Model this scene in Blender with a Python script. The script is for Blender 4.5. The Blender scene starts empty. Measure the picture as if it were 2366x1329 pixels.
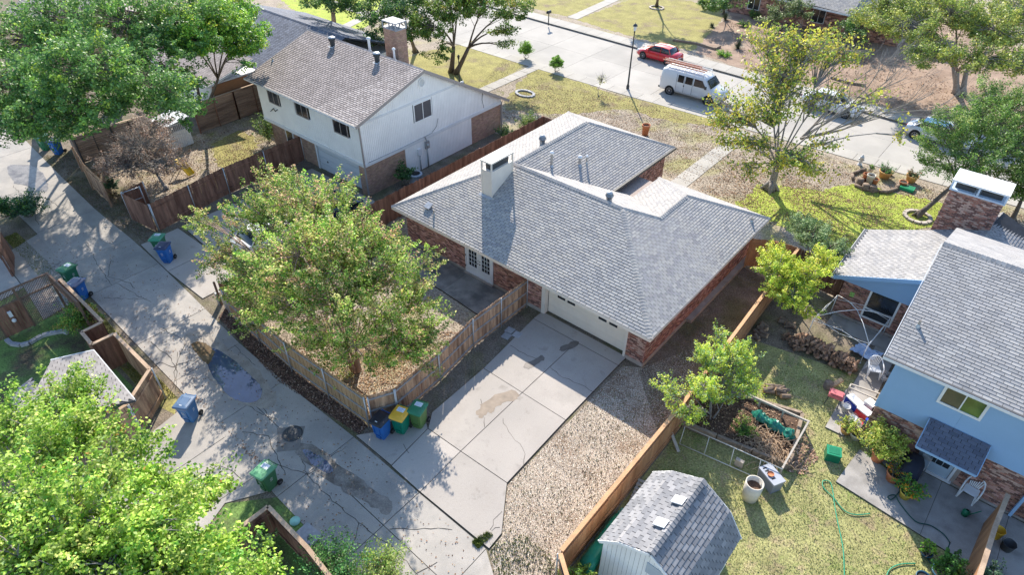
import bpy, math, random
import numpy as np
from mathutils import Vector, Matrix
R_ = math.radians
random.seed(7)
scene = bpy.context.scene
col = scene.collection
# ------------------------------------------------------------------ camera
cam_d = bpy.data.cameras.new('camera')
cam = bpy.data.objects.new('camera', cam_d)
col.objects.link(cam)
def set_camera(pitch, yaw, roll, loc, lens):
    c, s = math.cos(yaw), math.sin(yaw)
    cp, sp = math.cos(pitch), math.sin(pitch)
    cr, sr = math.cos(roll), math.sin(roll)
    m1 = Matrix(((c, s, 0), (-s, c, 0), (0, 0, 1)))
    m2 = Matrix(((1, 0, 0), (0, sp, cp), (0, cp, -sp)))
    m3 = Matrix(((cr, -sr, 0), (sr, cr, 0), (0, 0, 1)))
    r = m3 @ m2 @ m1
    rot = Matrix((r[0], r[1], -r[2])).transposed()
    cam.matrix_world = Matrix.Translation(loc) @ rot.to_4x4()
    cam_d.sensor_width = 36.0
    cam_d.lens = lens
set_camera(R_(38.9165), R_(39.6611), R_(-0.56495), (0, 0, 22), 22.988)
cam_d.clip_end = 900
cam_d.clip_start = 0.1
scene.camera = cam
# ------------------------------------------------------------------ sky, sun, exposure
SUN_EL, SUN_DIR = 34.5, (-5.10, 5.62)
world = bpy.data.worlds.new('World'); scene.world = world
world.use_nodes = True
wn = world.node_tree
bg = wn.nodes['Background']
sky = wn.nodes.new('ShaderNodeTexSky'); sky.sky_type = 'NISHITA'; sky.sun_disc = False
sky.ozone_density = 1.7; sky.dust_density = 0.4; sky.sun_elevation = R_(SUN_EL)
sky.sun_rotation = math.atan2(SUN_DIR[0], SUN_DIR[1])
wn.links.new(sky.outputs[0], bg.inputs[0])
bg.inputs[1].default_value = 0.15
sl = bpy.data.lights.new('sun', 'SUN'); sl.energy = 4.4; sl.angle = R_(0.55); sl.color = (1.0, 0.92, 0.80)
sun = bpy.data.objects.new('sun', sl); col.objects.link(sun)
h = math.hypot(*SUN_DIR); el = R_(SUN_EL)
sv = Vector((SUN_DIR[0] / h * math.cos(el), SUN_DIR[1] / h * math.cos(el), math.sin(el)))
sun.rotation_euler = sv.to_track_quat('Z', 'Y').to_euler()
sun.location = (-60, 60, 60)
vs = scene.view_settings
scene.display_settings.display_device = 'sRGB'
vs.view_transform = 'Standard'; vs.look = 'None'; vs.exposure = 1.05; vs.gamma = 1.0
vs.use_curve_mapping = False

# ------------------------------------------------------------------ materials
MATS = {}
def mat(name, c, rough=0.85, var=0.18, scale=3.0, c2=None, c2scale=0.6, c2lo=0.45, c2hi=0.62, bump=0.0, bscale=40,
        metal=0.0, spec=0.35, trans=0.0, fine=0.0, fscale=60, objrand=0.0, cracks=0.0, stretch=None, coat=0.0, emit=None, alpha=None, stains=None, warp=0.0):
    """procedural principled material; face colour attribute 'tone' multiplies the base colour"""
    if name in MATS: return MATS[name]
    m = bpy.data.materials.new(name); m.use_nodes = True
    nt = m.node_tree; N = nt.nodes; L = nt.links
    b = N['Principled BSDF']
    b.inputs['Roughness'].default_value = rough
    b.inputs['Metallic'].default_value = metal
    b.inputs['Specular IOR Level'].default_value = spec
    if coat: b.inputs['Coat Weight'].default_value = coat
    geo = N.new('ShaderNodeNewGeometry')
    vec = geo.outputs['Position']
    if stretch:
        mp = N.new('ShaderNodeMapping'); mp.inputs['Scale'].default_value = stretch
        L.new(vec, mp.inputs['Vector']); vec = mp.outputs[0]
    def noise(sc, det=4, rgh=0.55, dist=0.0):
        n = N.new('ShaderNodeTexNoise'); n.inputs['Scale'].default_value = sc; n.inputs['Detail'].default_value = det
        n.inputs['Roughness'].default_value = rgh; n.inputs['Distortion'].default_value = dist
        L.new(vec, n.inputs['Vector']); return n.outputs['Fac']
    def rng(v, a, b_, lo, hi):
        r = N.new('ShaderNodeMapRange'); r.inputs[1].default_value = a; r.inputs[2].default_value = b_
        r.inputs[3].default_value = lo; r.inputs[4].default_value = hi; L.new(v, r.inputs[0]); return r.outputs[0]
    def mix(fac, A, B, mode='MIX'):
        x = N.new('ShaderNodeMix'); x.data_type = 'RGBA'; x.blend_type = mode
        if isinstance(fac, float): x.inputs[0].default_value = fac
        else: L.new(fac, x.inputs[0])
        for i, q in ((6, A), (7, B)):
            if isinstance(q, tuple): x.inputs[i].default_value = (*q[:3], 1)
            else: L.new(q, x.inputs[i])
        return x.outputs[2]
    def grey(v):
        q = N.new('ShaderNodeCombineColor')
        for i in range(3): L.new(v, q.inputs[i])
        return q.outputs[0]
    out = tuple(c)
    if c2: out = mix(rng(noise(c2scale, 6, 0.62, warp), c2lo, c2hi, 0, 1), out, tuple(c2))
    if stains:
        for sc_, lo, hi, colr, amt in stains:
            out = mix(rng(noise(sc_, 5, 0.6, 0.4), lo, hi, 0, amt), out, tuple(colr))
    if var: out = mix(1.0, out, grey(rng(noise(scale), 0.3, 0.7, 1 - var, 1 + var)), 'MULTIPLY')
    if fine: out = mix(1.0, out, grey(rng(noise(fscale, 2, 0.7), 0.35, 0.65, 1 - fine, 1 + fine)), 'MULTIPLY')
    at = N.new('ShaderNodeAttribute'); at.attribute_name = 'tone'
    out = mix(1.0, out, at.outputs['Color'], 'MULTIPLY')
    if objrand:
        oi = N.new('ShaderNodeObjectInfo')
        out = mix(1.0, out, grey(rng(oi.outputs['Random'], 0, 1, 1 - objrand, 1 + objrand)), 'MULTIPLY')
    if cracks:
        nz = N.new('ShaderNodeTexNoise'); nz.inputs['Scale'].default_value = 1.1; nz.inputs['Detail'].default_value = 5
        L.new(vec, nz.inputs['Vector'])
        ad = N.new('ShaderNodeVectorMath'); ad.operation = 'SCALE'; ad.inputs[3].default_value = 1.3
        L.new(nz.outputs['Color'], ad.inputs[0])
        a2 = N.new('ShaderNodeVectorMath'); a2.operation = 'ADD'; L.new(vec, a2.inputs[0]); L.new(ad.outputs[0], a2.inputs[1])
        vo = N.new('ShaderNodeTexVoronoi'); vo.feature = 'DISTANCE_TO_EDGE'; vo.inputs['Scale'].default_value = cracks
        L.new(a2.outputs[0], vo.inputs['Vector'])
        ln = rng(vo.outputs['Distance'], 0.0, 0.012, 1, 0)
        msk = rng(noise(0.35, 2), 0.5, 0.6, 0, 0.75)
        mm = N.new('ShaderNodeMath'); mm.operation = 'MULTIPLY'; L.new(ln, mm.inputs[0]); L.new(msk, mm.inputs[1])
        out = mix(mm.outputs[0], out, (0.06, 0.055, 0.05))
    if isinstance(out, tuple): b.inputs['Base Color'].default_value = (*out, 1)
    else: L.new(out, b.inputs['Base Color'])
    if bump:
        bp = N.new('ShaderNodeBump'); bp.inputs['Strength'].default_value = bump; bp.inputs['Distance'].default_value = 0.02
        L.new(noise(bscale, 3, 0.6), bp.inputs['Height']); L.new(bp.outputs[0], b.inputs['Normal'])
    if emit: b.inputs['Emission Color'].default_value = (*emit, 1); b.inputs['Emission Strength'].default_value = 1
    if trans:
        tr = N.new('ShaderNodeBsdfTranslucent'); ms = N.new('ShaderNodeMixShader'); ms.inputs[0].default_value = trans
        if not isinstance(out, tuple): L.new(out, tr.inputs[0])
        L.new(b.outputs[0], ms.inputs[1]); L.new(tr.outputs[0], ms.inputs[2])
        L.new(ms.outputs[0], N['Material Output'].inputs[0])
    MATS[name] = m
    return m

# ------------------------------------------------------------------ mesh builder
def V(*a): return Vector(a)
class MB:
    def __init__(s): s.v = []; s.f = []; s.c = []; s.m = []; s.sm = []
    def add(s, vs, fs, c=1.0, m=0, smooth=False):
        o = len(s.v); s.v.extend([tuple(p) for p in vs])
        if not isinstance(c, (tuple, list)): c = (c, c, c)
        for f in fs:
            s.f.append([o + i for i in f]); s.c.append(c); s.m.append(m); s.sm.append(smooth)
        return s
    def box(s, x0, y0, z0, x1, y1, z1, c=1.0, m=0):
        vs = [(x, y, z) for z in (z0, z1) for y in (y0, y1) for x in (x0, x1)]
        return s.add(vs, [(0, 2, 3, 1), (4, 5, 7, 6), (0, 1, 5, 4), (2, 6, 7, 3), (0, 4, 6, 2), (1, 3, 7, 5)], c, m)
    def obox(s, ctr, hx, hy, hz, c=1.0, m=0):
        ctr = Vector(ctr); hx = Vector(hx); hy = Vector(hy); hz = Vector(hz)
        vs = [ctr + hx * i + hy * j + hz * k for k in (-1, 1) for j in (-1, 1) for i in (-1, 1)]
        return s.add(vs, [(0, 2, 3, 1), (4, 5, 7, 6), (0, 1, 5, 4), (2, 6, 7, 3), (0, 4, 6, 2), (1, 3, 7, 5)], c, m)
    def beam(s, p, q, w, h, c=1.0, m=0, up=(0, 0, 1)):
        p = Vector(p); q = Vector(q); d = (q - p)
        if d.length < 1e-6: return s
        dn = d.normalized(); up = Vector(up)
        if abs(dn.dot(up)) > 0.98: up = Vector((1, 0, 0))
        sx = dn.cross(up).normalized(); sy = sx.cross(dn).normalized()
        return s.obox((p + q) / 2, d / 2, sx * (w / 2), sy * (h / 2), c, m)
    def tube(s, pts, rad, n=6, c=1.0, m=0, smooth=True, cap=True):
        pts = [Vector(p) for p in pts]
        if not isinstance(rad, (list, tuple)): rad = [rad] * len(pts)
        o = []; prev = None
        for i, p in enumerate(pts):
            d = (pts[min(i + 1, len(pts) - 1)] - pts[max(i - 1, 0)])
            d = d.normalized() if d.length > 1e-9 else Vector((0, 0, 1))
            up = prev if prev is not None else (Vector((0, 0, 1)) if abs(d.z) < 0.9 else Vector((1, 0, 0)))
            x = up - d * up.dot(d)
            if x.length < 1e-6: x = d.orthogonal()
            x.normalize(); prev = x; y = d.cross(x)
            for k in range(n):
                a = 2 * math.pi * k / n
                o.append(p + (x * math.cos(a) + y * math.sin(a)) * rad[i])
        fs = []
        for i in range(len(pts) - 1):
            for k in range(n):
                k2 = (k + 1) % n
                fs.append((i * n + k, i * n + k2, (i + 1) * n + k2, (i + 1) * n + k))
        if cap:
            fs.append(tuple(range(n - 1, -1, -1))); e = (len(pts) - 1) * n; fs.append(tuple(range(e, e + n)))
        return s.add(o, fs, c, m, smooth)
    def lathe(s, ctr, prof, n=16, c=1.0, m=0, smooth=True):
        o = []; fs = []
        for r, z in prof:
            for k in range(n):
                a = 2 * math.pi * k / n
                o.append((ctr[0] + r * math.cos(a), ctr[1] + r * math.sin(a), ctr[2] + z))
        for i in range(len(prof) - 1):
            for k in range(n):
                k2 = (k + 1) % n
                fs.append((i * n + k, i * n + k2, (i + 1) * n + k2, (i + 1) * n + k))
        return s.add(o, fs, c, m, smooth)
    def disc(s, ctr, r, n=12, c=1.0, m=0):
        return s.add([(ctr[0] + r * math.cos(2 * math.pi * k / n), ctr[1] + r * math.sin(2 * math.pi * k / n), ctr[2]) for k in range(n)], [tuple(range(n))], c, m)
    def prism(s, poly, z0, z1, c=1.0, m=0, bottom=False):
        a = sum(poly[i][0] * poly[(i + 1) % len(poly)][1] - poly[(i + 1) % len(poly)][0] * poly[i][1] for i in range(len(poly)))
        if a < 0: poly = poly[::-1]
        n = len(poly)
        vs = [(p[0], p[1], z0) for p in poly] + [(p[0], p[1], z1) for p in poly]
        fs = [tuple(range(n, 2 * n))] + [(i, (i + 1) % n, n + (i + 1) % n, n + i) for i in range(n)]
        if bottom: fs.append(tuple(range(n - 1, -1, -1)))
        return s.add(vs, fs, c, m)
    def quad(s, *ps, c=1.0, m=0): return s.add(ps, [tuple(range(len(ps)))], c, m)
    def slabq(s, pts, th, c=1.0, m=0):
        """thick plate: polygon pts (3D), extruded against its normal by th"""
        pts = [Vector(p) for p in pts]
        n = Vector((0, 0, 0))
        for i in range(len(pts)): n += pts[i].cross(pts[(i + 1) % len(pts)])
        n.normalize(); k = len(pts)
        vs = pts + [p - n * th for p in pts]
        fs = [tuple(range(k)), tuple(range(2 * k - 1, k - 1, -1))] + [(i, k + i, k + (i + 1) % k, (i + 1) % k) for i in range(k)]
        return s.add(vs, fs, c, m)
    def mesh(s, name, mats, org=(0, 0, 0)):
        me = bpy.data.meshes.new(name)
        ox, oy, oz = org
        me.from_pydata([(x - ox, y - oy, z - oz) for x, y, z in s.v], [], s.f)
        if not isinstance(mats, (list, tuple)): mats = [mats]
        for q in mats: me.materials.append(q)
        me.polygons.foreach_set('material_index', s.m)
        me.polygons.foreach_set('use_smooth', s.sm)
        set_tone(me, s.c)
        me.update(); return me
def set_tone(me, cols):
    a = me.attributes.new('tone', 'FLOAT_COLOR', 'CORNER')
    tot = np.empty(len(me.polygons), dtype=np.int32); me.polygons.foreach_get('loop_total', tot)
    arr = np.ones((len(cols), 4), dtype=np.float32); arr[:, :3] = np.array(cols, dtype=np.float32).reshape(-1, 3)
    a.data.foreach_set('color', np.repeat(arr, tot, axis=0).ravel())
ORG = {}
def tag(o, label=None, cat=None, group=None, kind=None):
    if label: o['label'] = label
    if cat: o['category'] = cat
    if group: o['group'] = group
    if kind: o['kind'] = kind
    return o
def thing(name, label, cat, loc=(0, 0, 0), rz=0.0, group=None):
    o = bpy.data.objects.new(name, None); col.objects.link(o); o.empty_display_size = 0.1
    o.location = loc; o.rotation_euler = (0, 0, rz); ORG[o.name] = tuple(loc)
    return tag(o, label, cat, group)
def part(name, mb, m, parent=None, local=False, kind=None, label=None):
    """parts modelled in place (local=False) or in the thing's own frame (local=True)"""
    org = (0, 0, 0)
    if parent is not None and not local: org = ORG.get(parent.name, (0, 0, 0))
    me = mb.mesh(name, m, org) if isinstance(mb, MB) else mb
    o = bpy.data.objects.new(name, me); col.objects.link(o)
    if parent is not None: o.parent = parent
    ORG[o.name] = org
    if kind: o['kind'] = kind
    if label: o['label'] = label
    return o
def inst(name, me, parent, loc, rot=None, scl=None, world=True):
    o = bpy.data.objects.new(name, me); col.objects.link(o)
    if parent is not None:
        o.parent = parent
        if world:
            g = ORG.get(parent.name, (0, 0, 0)); loc = (loc[0] - g[0], loc[1] - g[1], loc[2] - g[2])
    o.location = loc
    if rot is not None: o.rotation_euler = rot
    if scl is not None: o.scale = scl
    return o
def dup(o, loc=None, rz=None, label=None, parent=None):
    c = o.copy(); col.objects.link(c)
    if parent is not None: c.parent = parent
    if loc is not None: c.location = loc
    if rz is not None: c.rotation_euler = (0, 0, rz)
    if label: c['label'] = label
    for ch in list(o.children): dup(ch, parent=c)
    return c
def struct(name, mb, m, parent=None, kind='structure'):
    o = part(name, mb, m, parent)
    if parent is None: o['kind'] = kind
    return o
def stuff(name, mb, m, label, cat, parent=None):
    o = part(name, mb, m, parent); o['kind'] = 'stuff'
    if parent is None: o['label'] = label; o['category'] = cat
    return o
CAMP = Vector((0, 0, 22))
def rnd(a, b): return random.uniform(a, b)
def inpoly(x, y, poly):
    r = False; j = len(poly) - 1
    for i in range(len(poly)):
        xi, yi = poly[i][0], poly[i][1]; xj, yj = poly[j][0], poly[j][1]
        if (yi > y) != (yj > y) and x < (xj - xi) * (y - yi) / (yj - yi) + xi: r = not r
        j = i
    return r
def sample_poly(poly, n):
    xs = [p[0] for p in poly]; ys = [p[1] for p in poly]; out = []
    g = 0
    while len(out) < n and g < n * 12:
        g += 1
        x = rnd(min(xs), max(xs)); y = rnd(min(ys), max(ys))
        if inpoly(x, y, poly): out.append((x, y))
    return out
def inset(poly, d):
    """inset a convex polygon"""
    a = sum(poly[i][0] * poly[(i + 1) % len(poly)][1] - poly[(i + 1) % len(poly)][0] * poly[i][1] for i in range(len(poly)))
    P_ = poly if a > 0 else poly[::-1]
    n = len(P_); out = []
    for i in range(n):
        p0 = Vector(P_[i - 1][:2]); p1 = Vector(P_[i][:2]); p2 = Vector(P_[(i + 1) % n][:2])
        e1 = (p1 - p0).normalized(); e2 = (p2 - p1).normalized()
        n1 = Vector((-e1.y, e1.x)); n2 = Vector((-e2.y, e2.x))
        k = 1 + n1.dot(n2); q = p1 + (n1 + n2) * (d / max(k, 0.3)); out.append((q.x, q.y))
    return out
# ------------------------------------------------------------------ generic tiled surface (shingles) and bricks
def tiled_face(root, pts, edir, tabw, courseh, mats_, toned, keep, gap=0.012, lift=0.012, jit=0.10, name='shingle'):
    """pts: planar row-convex polygon (3D). edir: direction of the eave. Lays courses of separate tabs.
    keep: list collecting (distance, corners) of whole tabs that become objects of their own; rest joined."""
    pts = [Vector(p) for p in pts]
    n = Vector((0, 0, 0))
    for i in range(len(pts)): n += (pts[i] - pts[0]).cross(pts[(i + 1) % len(pts)] - pts[0])
    n.normalize()
    if n.z < 0: n = -n
    e = Vector(edir); e = (e - n * e.dot(n)).normalized()
    u = n.cross(e).normalized()
    if u.z < 0: u = -u
    if e.cross(u).dot(n) < 0: e = -e
    o = min(pts, key=lambda p: p.dot(u)); st = [((p - o).dot(e), (p - o).dot(u)) for p in pts]
    tmax = max(t for s, t in st)
    def span(t):
        xs = []
        for i in range(len(st)):
            (s0, t0), (s1, t1) = st[i], st[(i + 1) % len(st)]
            if abs(t1 - t0) < 1e-9:
                if abs(t - t0) < 1e-4: xs += [s0, s1]
            elif min(t0, t1) - 1e-6 <= t <= max(t0, t1) + 1e-6: xs.append(s0 + (s1 - s0) * (t - t0) / (t1 - t0))
        return (min(xs), max(xs)) if xs else None
    row = 0; t = 0.0
    off = rnd(0, tabw)
    while t < tmax - 0.01:
        t1 = min(t + courseh, tmax - 1e-5)
        a, b = span(min(max(t, 1e-5), tmax)), span(t1)
        if not a or not b: break
        sh = (row % 2) * tabw * 0.5 + (row * 0.137 % 1) * tabw * 0.3 + off
        lo = min(a[0], b[0]); hi = max(a[1], b[1])
        k = math.floor((lo - sh) / tabw)
        while k * tabw + sh < hi:
            s0 = k * tabw + sh; s1 = s0 + tabw; k += 1
            g = gap * 0.5
            l0 = max(s0 + g, a[0]); l1 = min(s1 - g, a[1]); u0 = max(s0 + g, b[0]); u1 = min(s1 - g, b[1])
            if l1 - l0 < 0.01 and u1 - u0 < 0.01: continue
            l1 = max(l1, l0); u1 = max(u1, u0)
            full = abs((l1 - l0) - (tabw - gap)) < 1e-6 and abs((u1 - u0) - (tabw - gap)) < 1e-6 and abs(t1 - t - courseh) < 1e-6
            A = o + e * l0 + u * t; B = o + e * l1 + u * t; C = o + e * u1 + u * t1; D = o + e * u0 + u * t1
            keep.append(((A - CAMP).length, full, A, B, C, D, n, e, u, lift))
        row += 1; t = t1
def tiles_build(root, keep, tabw, courseh, m, tone_fn, nobj=300, pname='shingle', gap=0.012):
    keep.sort(key=lambda q: q[0])
    cnt = 0; mb = MB(); shared = {}
    for d, full, A, B, C, D, n, e, u, lift in keep:
        if full and cnt < nobj:
            key = (tuple(round(q, 4) for q in n), lift)
            if key not in shared:
                w = (B - A).length; hgt = (D - A).dot(u)
                q = MB()
                vs = [Vector((0, 0, lift)), Vector((w, 0, lift)), Vector((w, hgt, 0.003)), Vector((0, hgt, 0.003)), Vector((0, 0, 0)), Vector((w, 0, 0))]
                q.add(vs, [(0, 1, 2, 3), (4, 5, 1, 0)])
                shared[key] = [q.mesh(pname, m[k] if isinstance(m, list) else m) for k in (range(len(m)) if isinstance(m, list) else (0,))]
                for me in shared[key]: pass
            rot = Matrix((e, u, n)).transposed().to_euler()
            ob = inst(pname, random.choice(shared[key]), root, A, rot)
            cnt += 1
        else:
            L_ = n * lift; t = tone_fn(A)
            mb.add([A + L_, B + L_, C + n * 0.003, D + n * 0.003, A, B], [(0, 1, 2, 3), (4, 5, 1, 0)], t)
    if mb.f: part(pname + 's', mb, m[0] if isinstance(m, list) else m, root, kind='stuff')
def brick_wall(root, o, e, w, h, holes, m, tone_fn, keep=None, bl=0.205, bh=0.07, gap=0.01, proud=0.008, nrm=None, top=None):
    """courses of separate bricks on the plane o + e*s + z*t, standing proud of the wall by 'proud'. holes: (s0,s1,t0,t1)"""
    o = Vector(o); e = Vector(e).normalized(); z = Vector((0, 0, 1)); n = Vector(nrm) if nrm else e.cross(z)
    mb = MB(); row = 0; t = 0
    while t + bh <= h + 1e-6:
        s = -(row % 2) * bl * 0.5
        while s < w:
            a = max(s + gap / 2, 0.0); b = min(s + bl - gap / 2, w); s += bl
            if b - a < 0.02: continue
            lim = top(a, b) if top else 1e9
            if t + bh > lim: continue
            segs = [(a, b)]
            for (h0, h1, v0, v1) in holes:
                if t + bh > v0 + 0.005 and t < v1 - 0.005:
                    ns = []
                    for (p, q) in segs:
                        if q <= h0 or p >= h1: ns.append((p, q))
                        else:
                            if h0 - p > 0.02: ns.append((p, h0))
                            if q - h1 > 0.02: ns.append((h1, q))
                    segs = ns
            for (p, q) in segs:
                pr = proud * rnd(0.7, 1.25)
                A = o + e * p + z * (t + gap / 2); B = o + e * q + z * (t + gap / 2); up = z * (bh - gap)
                if keep is not None and abs((q - p) - (bl - gap)) < 1e-5:
                    keep.append(((A - CAMP).length, A, e, n)); continue
                mb.add([A, B, B + up, A + up, A + n * pr, B + n * pr, B + up + n * pr, A + up + n * pr],
                       [(4, 5, 6, 7), (7, 6, 2, 3), (0, 4, 7, 3), (5, 1, 2, 6)], tone_fn())
        row += 1; t += bh
    return mb
def bricks_finish(root, mbs, keep, ms, nobj=300, bl=0.205, bh=0.07, gap=0.01, proud=0.009, tone_fn=None):
    keep.sort(key=lambda q: q[0]); rest = MB()
    w, hh = bl - gap, bh - gap
    meshes = []
    for m in ms:
        q = MB(); q.add([(0, 0, 0), (w, 0, 0), (w, 0, hh), (0, 0, hh), (0, -proud, 0), (w, -proud, 0), (w, -proud, hh), (0, -proud, hh)],
                        [(4, 5, 6, 7), (7, 6, 2, 3), (0, 4, 7, 3), (5, 1, 2, 6)])
        meshes.append(q.mesh('brick', m))
    for i, (d, A, e, n) in enumerate(keep):
        if i < nobj:
            inst('brick', random.choice(meshes), root, A, (0, 0, math.atan2(e.y, e.x)))
        else:
            up = Vector((0, 0, hh)); B = A + e * w; pr = proud * rnd(0.7, 1.2)
            rest.add([A, B, B + up, A + up, A + n * pr, B + n * pr, B + up + n * pr, A + up + n * pr],
                     [(4, 5, 6, 7), (7, 6, 2, 3), (0, 4, 7, 3), (5, 1, 2, 6)], tone_fn())
    for mb in mbs:
        o = len(rest.v); rest.v += mb.v; rest.f += [[i + o for i in f] for f in mb.f]; rest.c += mb.c; rest.m += mb.m; rest.sm += mb.sm
    part('bricks', rest, ms[0], root, kind='stuff')
# plate and mitred helpers
def hollow_frame(mb, o, e, w, h, t, d, n):
    """rectangular frame on plane (o, e, z): width w, height h, bar t, depth d along n"""
    o = Vector(o); e = Vector(e).normalized(); z = Vector((0, 0, 1)); n = Vector(n)
    for (s0, s1, t0, t1) in ((0, w, 0, t), (0, w, h - t, h), (0, t, t, h - t), (w - t, w, t, h - t)):
        c = o + e * ((s0 + s1) / 2) + z * ((t0 + t1) / 2) + n * (d / 2)
        mb.obox(c, e * ((s1 - s0) / 2), n * (d / 2), z * ((t1 - t0) / 2))
    return mb

# ================================================================== SETTING
M_conc = mat('concrete', (0.41, 0.372, 0.335), 0.9, 0.10, 0.9, c2=(0.35, 0.32, 0.29), c2scale=0.45, c2lo=0.48, c2hi=0.66, fine=0.10, fscale=45, bump=0.25, bscale=60, objrand=0.05,
             stains=((1.3, 0.60, 0.70, (0.24, 0.215, 0.19), 0.55), (5.0, 0.64, 0.72, (0.25, 0.23, 0.21), 0.5)))
M_alley = mat('alley_concrete', (0.40, 0.365, 0.325), 0.92, 0.10, 0.8, c2=(0.32, 0.30, 0.275), c2scale=0.5, c2lo=0.42, c2hi=0.62, fine=0.13, fscale=40, bump=0.35, bscale=50, objrand=0.05,
              stains=((0.8, 0.56, 0.74, (0.24, 0.225, 0.205), 0.45), (7.0, 0.62, 0.75, (0.22, 0.20, 0.18), 0.4)))
M_street = mat('street_concrete', (0.39, 0.365, 0.33), 0.9, 0.07, 0.3, c2=(0.34, 0.32, 0.29), c2scale=0.2, fine=0.05, fscale=30, bump=0.15, objrand=0.03)
M_walk = mat('walk_concrete', (0.40, 0.375, 0.335), 0.9, 0.08, 0.8, fine=0.07, bump=0.2, objrand=0.04)
M_joint = mat('joint_dirt', (0.055, 0.05, 0.042), 1.0, 0.3, 6)
M_soil = mat('soil', (0.19, 0.155, 0.12), 1.0, 0.25, 1.5, c2=(0.14, 0.13, 0.07), c2scale=0.5, fine=0.4, fscale=14, bump=0.8, bscale=18)
M_dry = mat('dry_grass', (0.33, 0.275, 0.215), 1.0, 0.2, 0.8, c2=(0.29, 0.265, 0.12), c2scale=0.33, c2lo=0.5, c2hi=0.66, fine=0.42, fscale=9, bump=0.9, bscale=12, warp=0.5,
            stains=((2.2, 0.6, 0.68, (0.155, 0.105, 0.075), 0.7), (1.1, 0.62, 0.7, (0.20, 0.22, 0.06), 0.6)))
M_olive = mat('olive_grass', (0.29, 0.26, 0.09), 1.0, 0.2, 0.9, c2=(0.22, 0.17, 0.105), c2scale=0.5, c2lo=0.52, c2hi=0.68, fine=0.32, fscale=9, bump=0.8, bscale=14)
M_lawn = mat('bright_lawn', (0.36, 0.42, 0.07), 1.0, 0.22, 1.1, c2=(0.27, 0.22, 0.10), c2scale=0.8, c2lo=0.58, c2hi=0.7, fine=0.33, fscale=10, bump=0.9, bscale=15,
             stains=((3.5, 0.58, 0.7, (0.11, 0.17, 0.025), 0.7),))
M_back = mat('back_lawn', (0.30, 0.29, 0.12), 1.0, 0.22, 1.3, c2=(0.19, 0.235, 0.065), c2scale=0.7, c2lo=0.52, c2hi=0.66, fine=0.35, fscale=13, bump=0.9, bscale=20,
             stains=((1.4, 0.52, 0.66, (0.32, 0.25, 0.15), 0.85),))
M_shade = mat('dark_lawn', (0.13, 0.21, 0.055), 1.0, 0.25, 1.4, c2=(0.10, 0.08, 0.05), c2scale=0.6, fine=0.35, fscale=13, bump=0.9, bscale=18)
M_mulch = mat('mulch', (0.105, 0.065, 0.045), 1.0, 0.3, 5, fine=0.5, fscale=28, bump=1.0, bscale=30)
M_bare = mat('bare_earth', (0.33, 0.235, 0.175), 1.0, 0.15, 1.0, c2=(0.24, 0.165, 0.12), c2scale=0.6, fine=0.15, fscale=15, bump=0.5, bscale=20)
M_gravelbed = mat('gravel_bed', (0.40, 0.33, 0.265), 1.0, 0.2, 1.2, c2=(0.20, 0.13, 0.085), c2scale=0.45, c2lo=0.5, c2hi=0.66, fine=0.55, fscale=24, bump=1.0, bscale=30)

NEAR_KERB = [(-150, 48.6), (-60, 48.3), (-38, 48.25), (-27.4, 48.4), (-9, 49.25), (0, 49.6), (40, 51), (150, 55)]
FAR_KERB = [(-150, 62.5), (-80, 60), (-45, 58.3), (-22, 57.55), (-6.5, 56.85), (0, 56.6), (40, 57), (150, 61)]
mb = MB(); mb.box(-500, -400, -0.6, 500, 700, -0.30)
struct('ground', mb, M_soil)
mb = MB(); mb.prism([(-150, -60), (150, -60), (150, 55)] + NEAR_KERB[::-1][1:-1] + [(-150, 48.6)], -0.3, 0.0)
struct('yard_ground', mb, M_soil)
mb = MB(); mb.prism([(150, 61), (150, 300), (-150, 300), (-150, 62.5)] + FAR_KERB[1:-1], -0.3, 0.0)
struct('far_ground', mb, M_dry)
def off(line, d): return [(x, y + d) for x, y in line]
def yat(line, x):
    for (x0, y0), (x1, y1) in zip(line, line[1:]):
        if x0 <= x <= x1: return y0 + (y1 - y0) * (x - x0) / (x1 - x0)
    return line[-1][1]
# street: dark base and concrete panels
mb = MB(); mb.prism(off(NEAR_KERB, -0.3) + off(FAR_KERB, 0.3)[::-1], -0.29, -0.17)
street = struct('street', mb, M_joint)
xs = [-145 + 4.6 * i for i in range(62)]
for x0, x1 in zip(xs, xs[1:]):
    for h0, h1 in ((0.0, 0.5), (0.5, 1.0)):
        def pp(x, hh): a = yat(NEAR_KERB, x) + 0.02; b = yat(FAR_KERB, x) - 0.02; return (x, a + (b - a) * hh)
        g = 0.004
        q = MB(); q.prism([pp(x0 + 0.012, h0 + g / 4), pp(x1 - 0.012, h0 + g / 4), pp(x1 - 0.012, h1 - g / 4), pp(x0 + 0.012, h1 - g / 4)], -0.18, -0.13, rnd(0.94, 1.05))
        part('slab', q, M_street, street)
# kerbs and the two sidewalks
def strip(name, line, d0, d1, z0, z1, m):
    q = MB(); q.prism(off(line, d0) + off(line, d1)[::-1], z0, z1); return struct(name, q, m)
strip('near_kerb', NEAR_KERB, -0.16, 0.0, -0.2, 0.025, M_walk)
strip('far_kerb', FAR_KERB, 0.0, 0.16, -0.2, 0.025, M_walk)
def sidewalk(name, line, d0, d1):
    base = strip(name, line, d0, d1, -0.05, 0.004, M_joint)
    x = -75.0
    while x < 40:
        q = MB(); xe = x + 1.45
        q.prism([(x + 0.012, yat(line, x) + d0 + 0.01), (xe - 0.012, yat(line, xe) + d0 + 0.01), (xe - 0.012, yat(line, xe) + d1 - 0.01), (x + 0.012, yat(line, x) + d1 - 0.01)], 0.0, 0.03, rnd(0.93, 1.05))
        part('slab', q, M_walk, base); x = xe
sidewalk('near_sidewalk', NEAR_KERB, -1.40, -0.165)
sidewalk('far_sidewalk', FAR_KERB, 0.165, 1.75)
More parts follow.
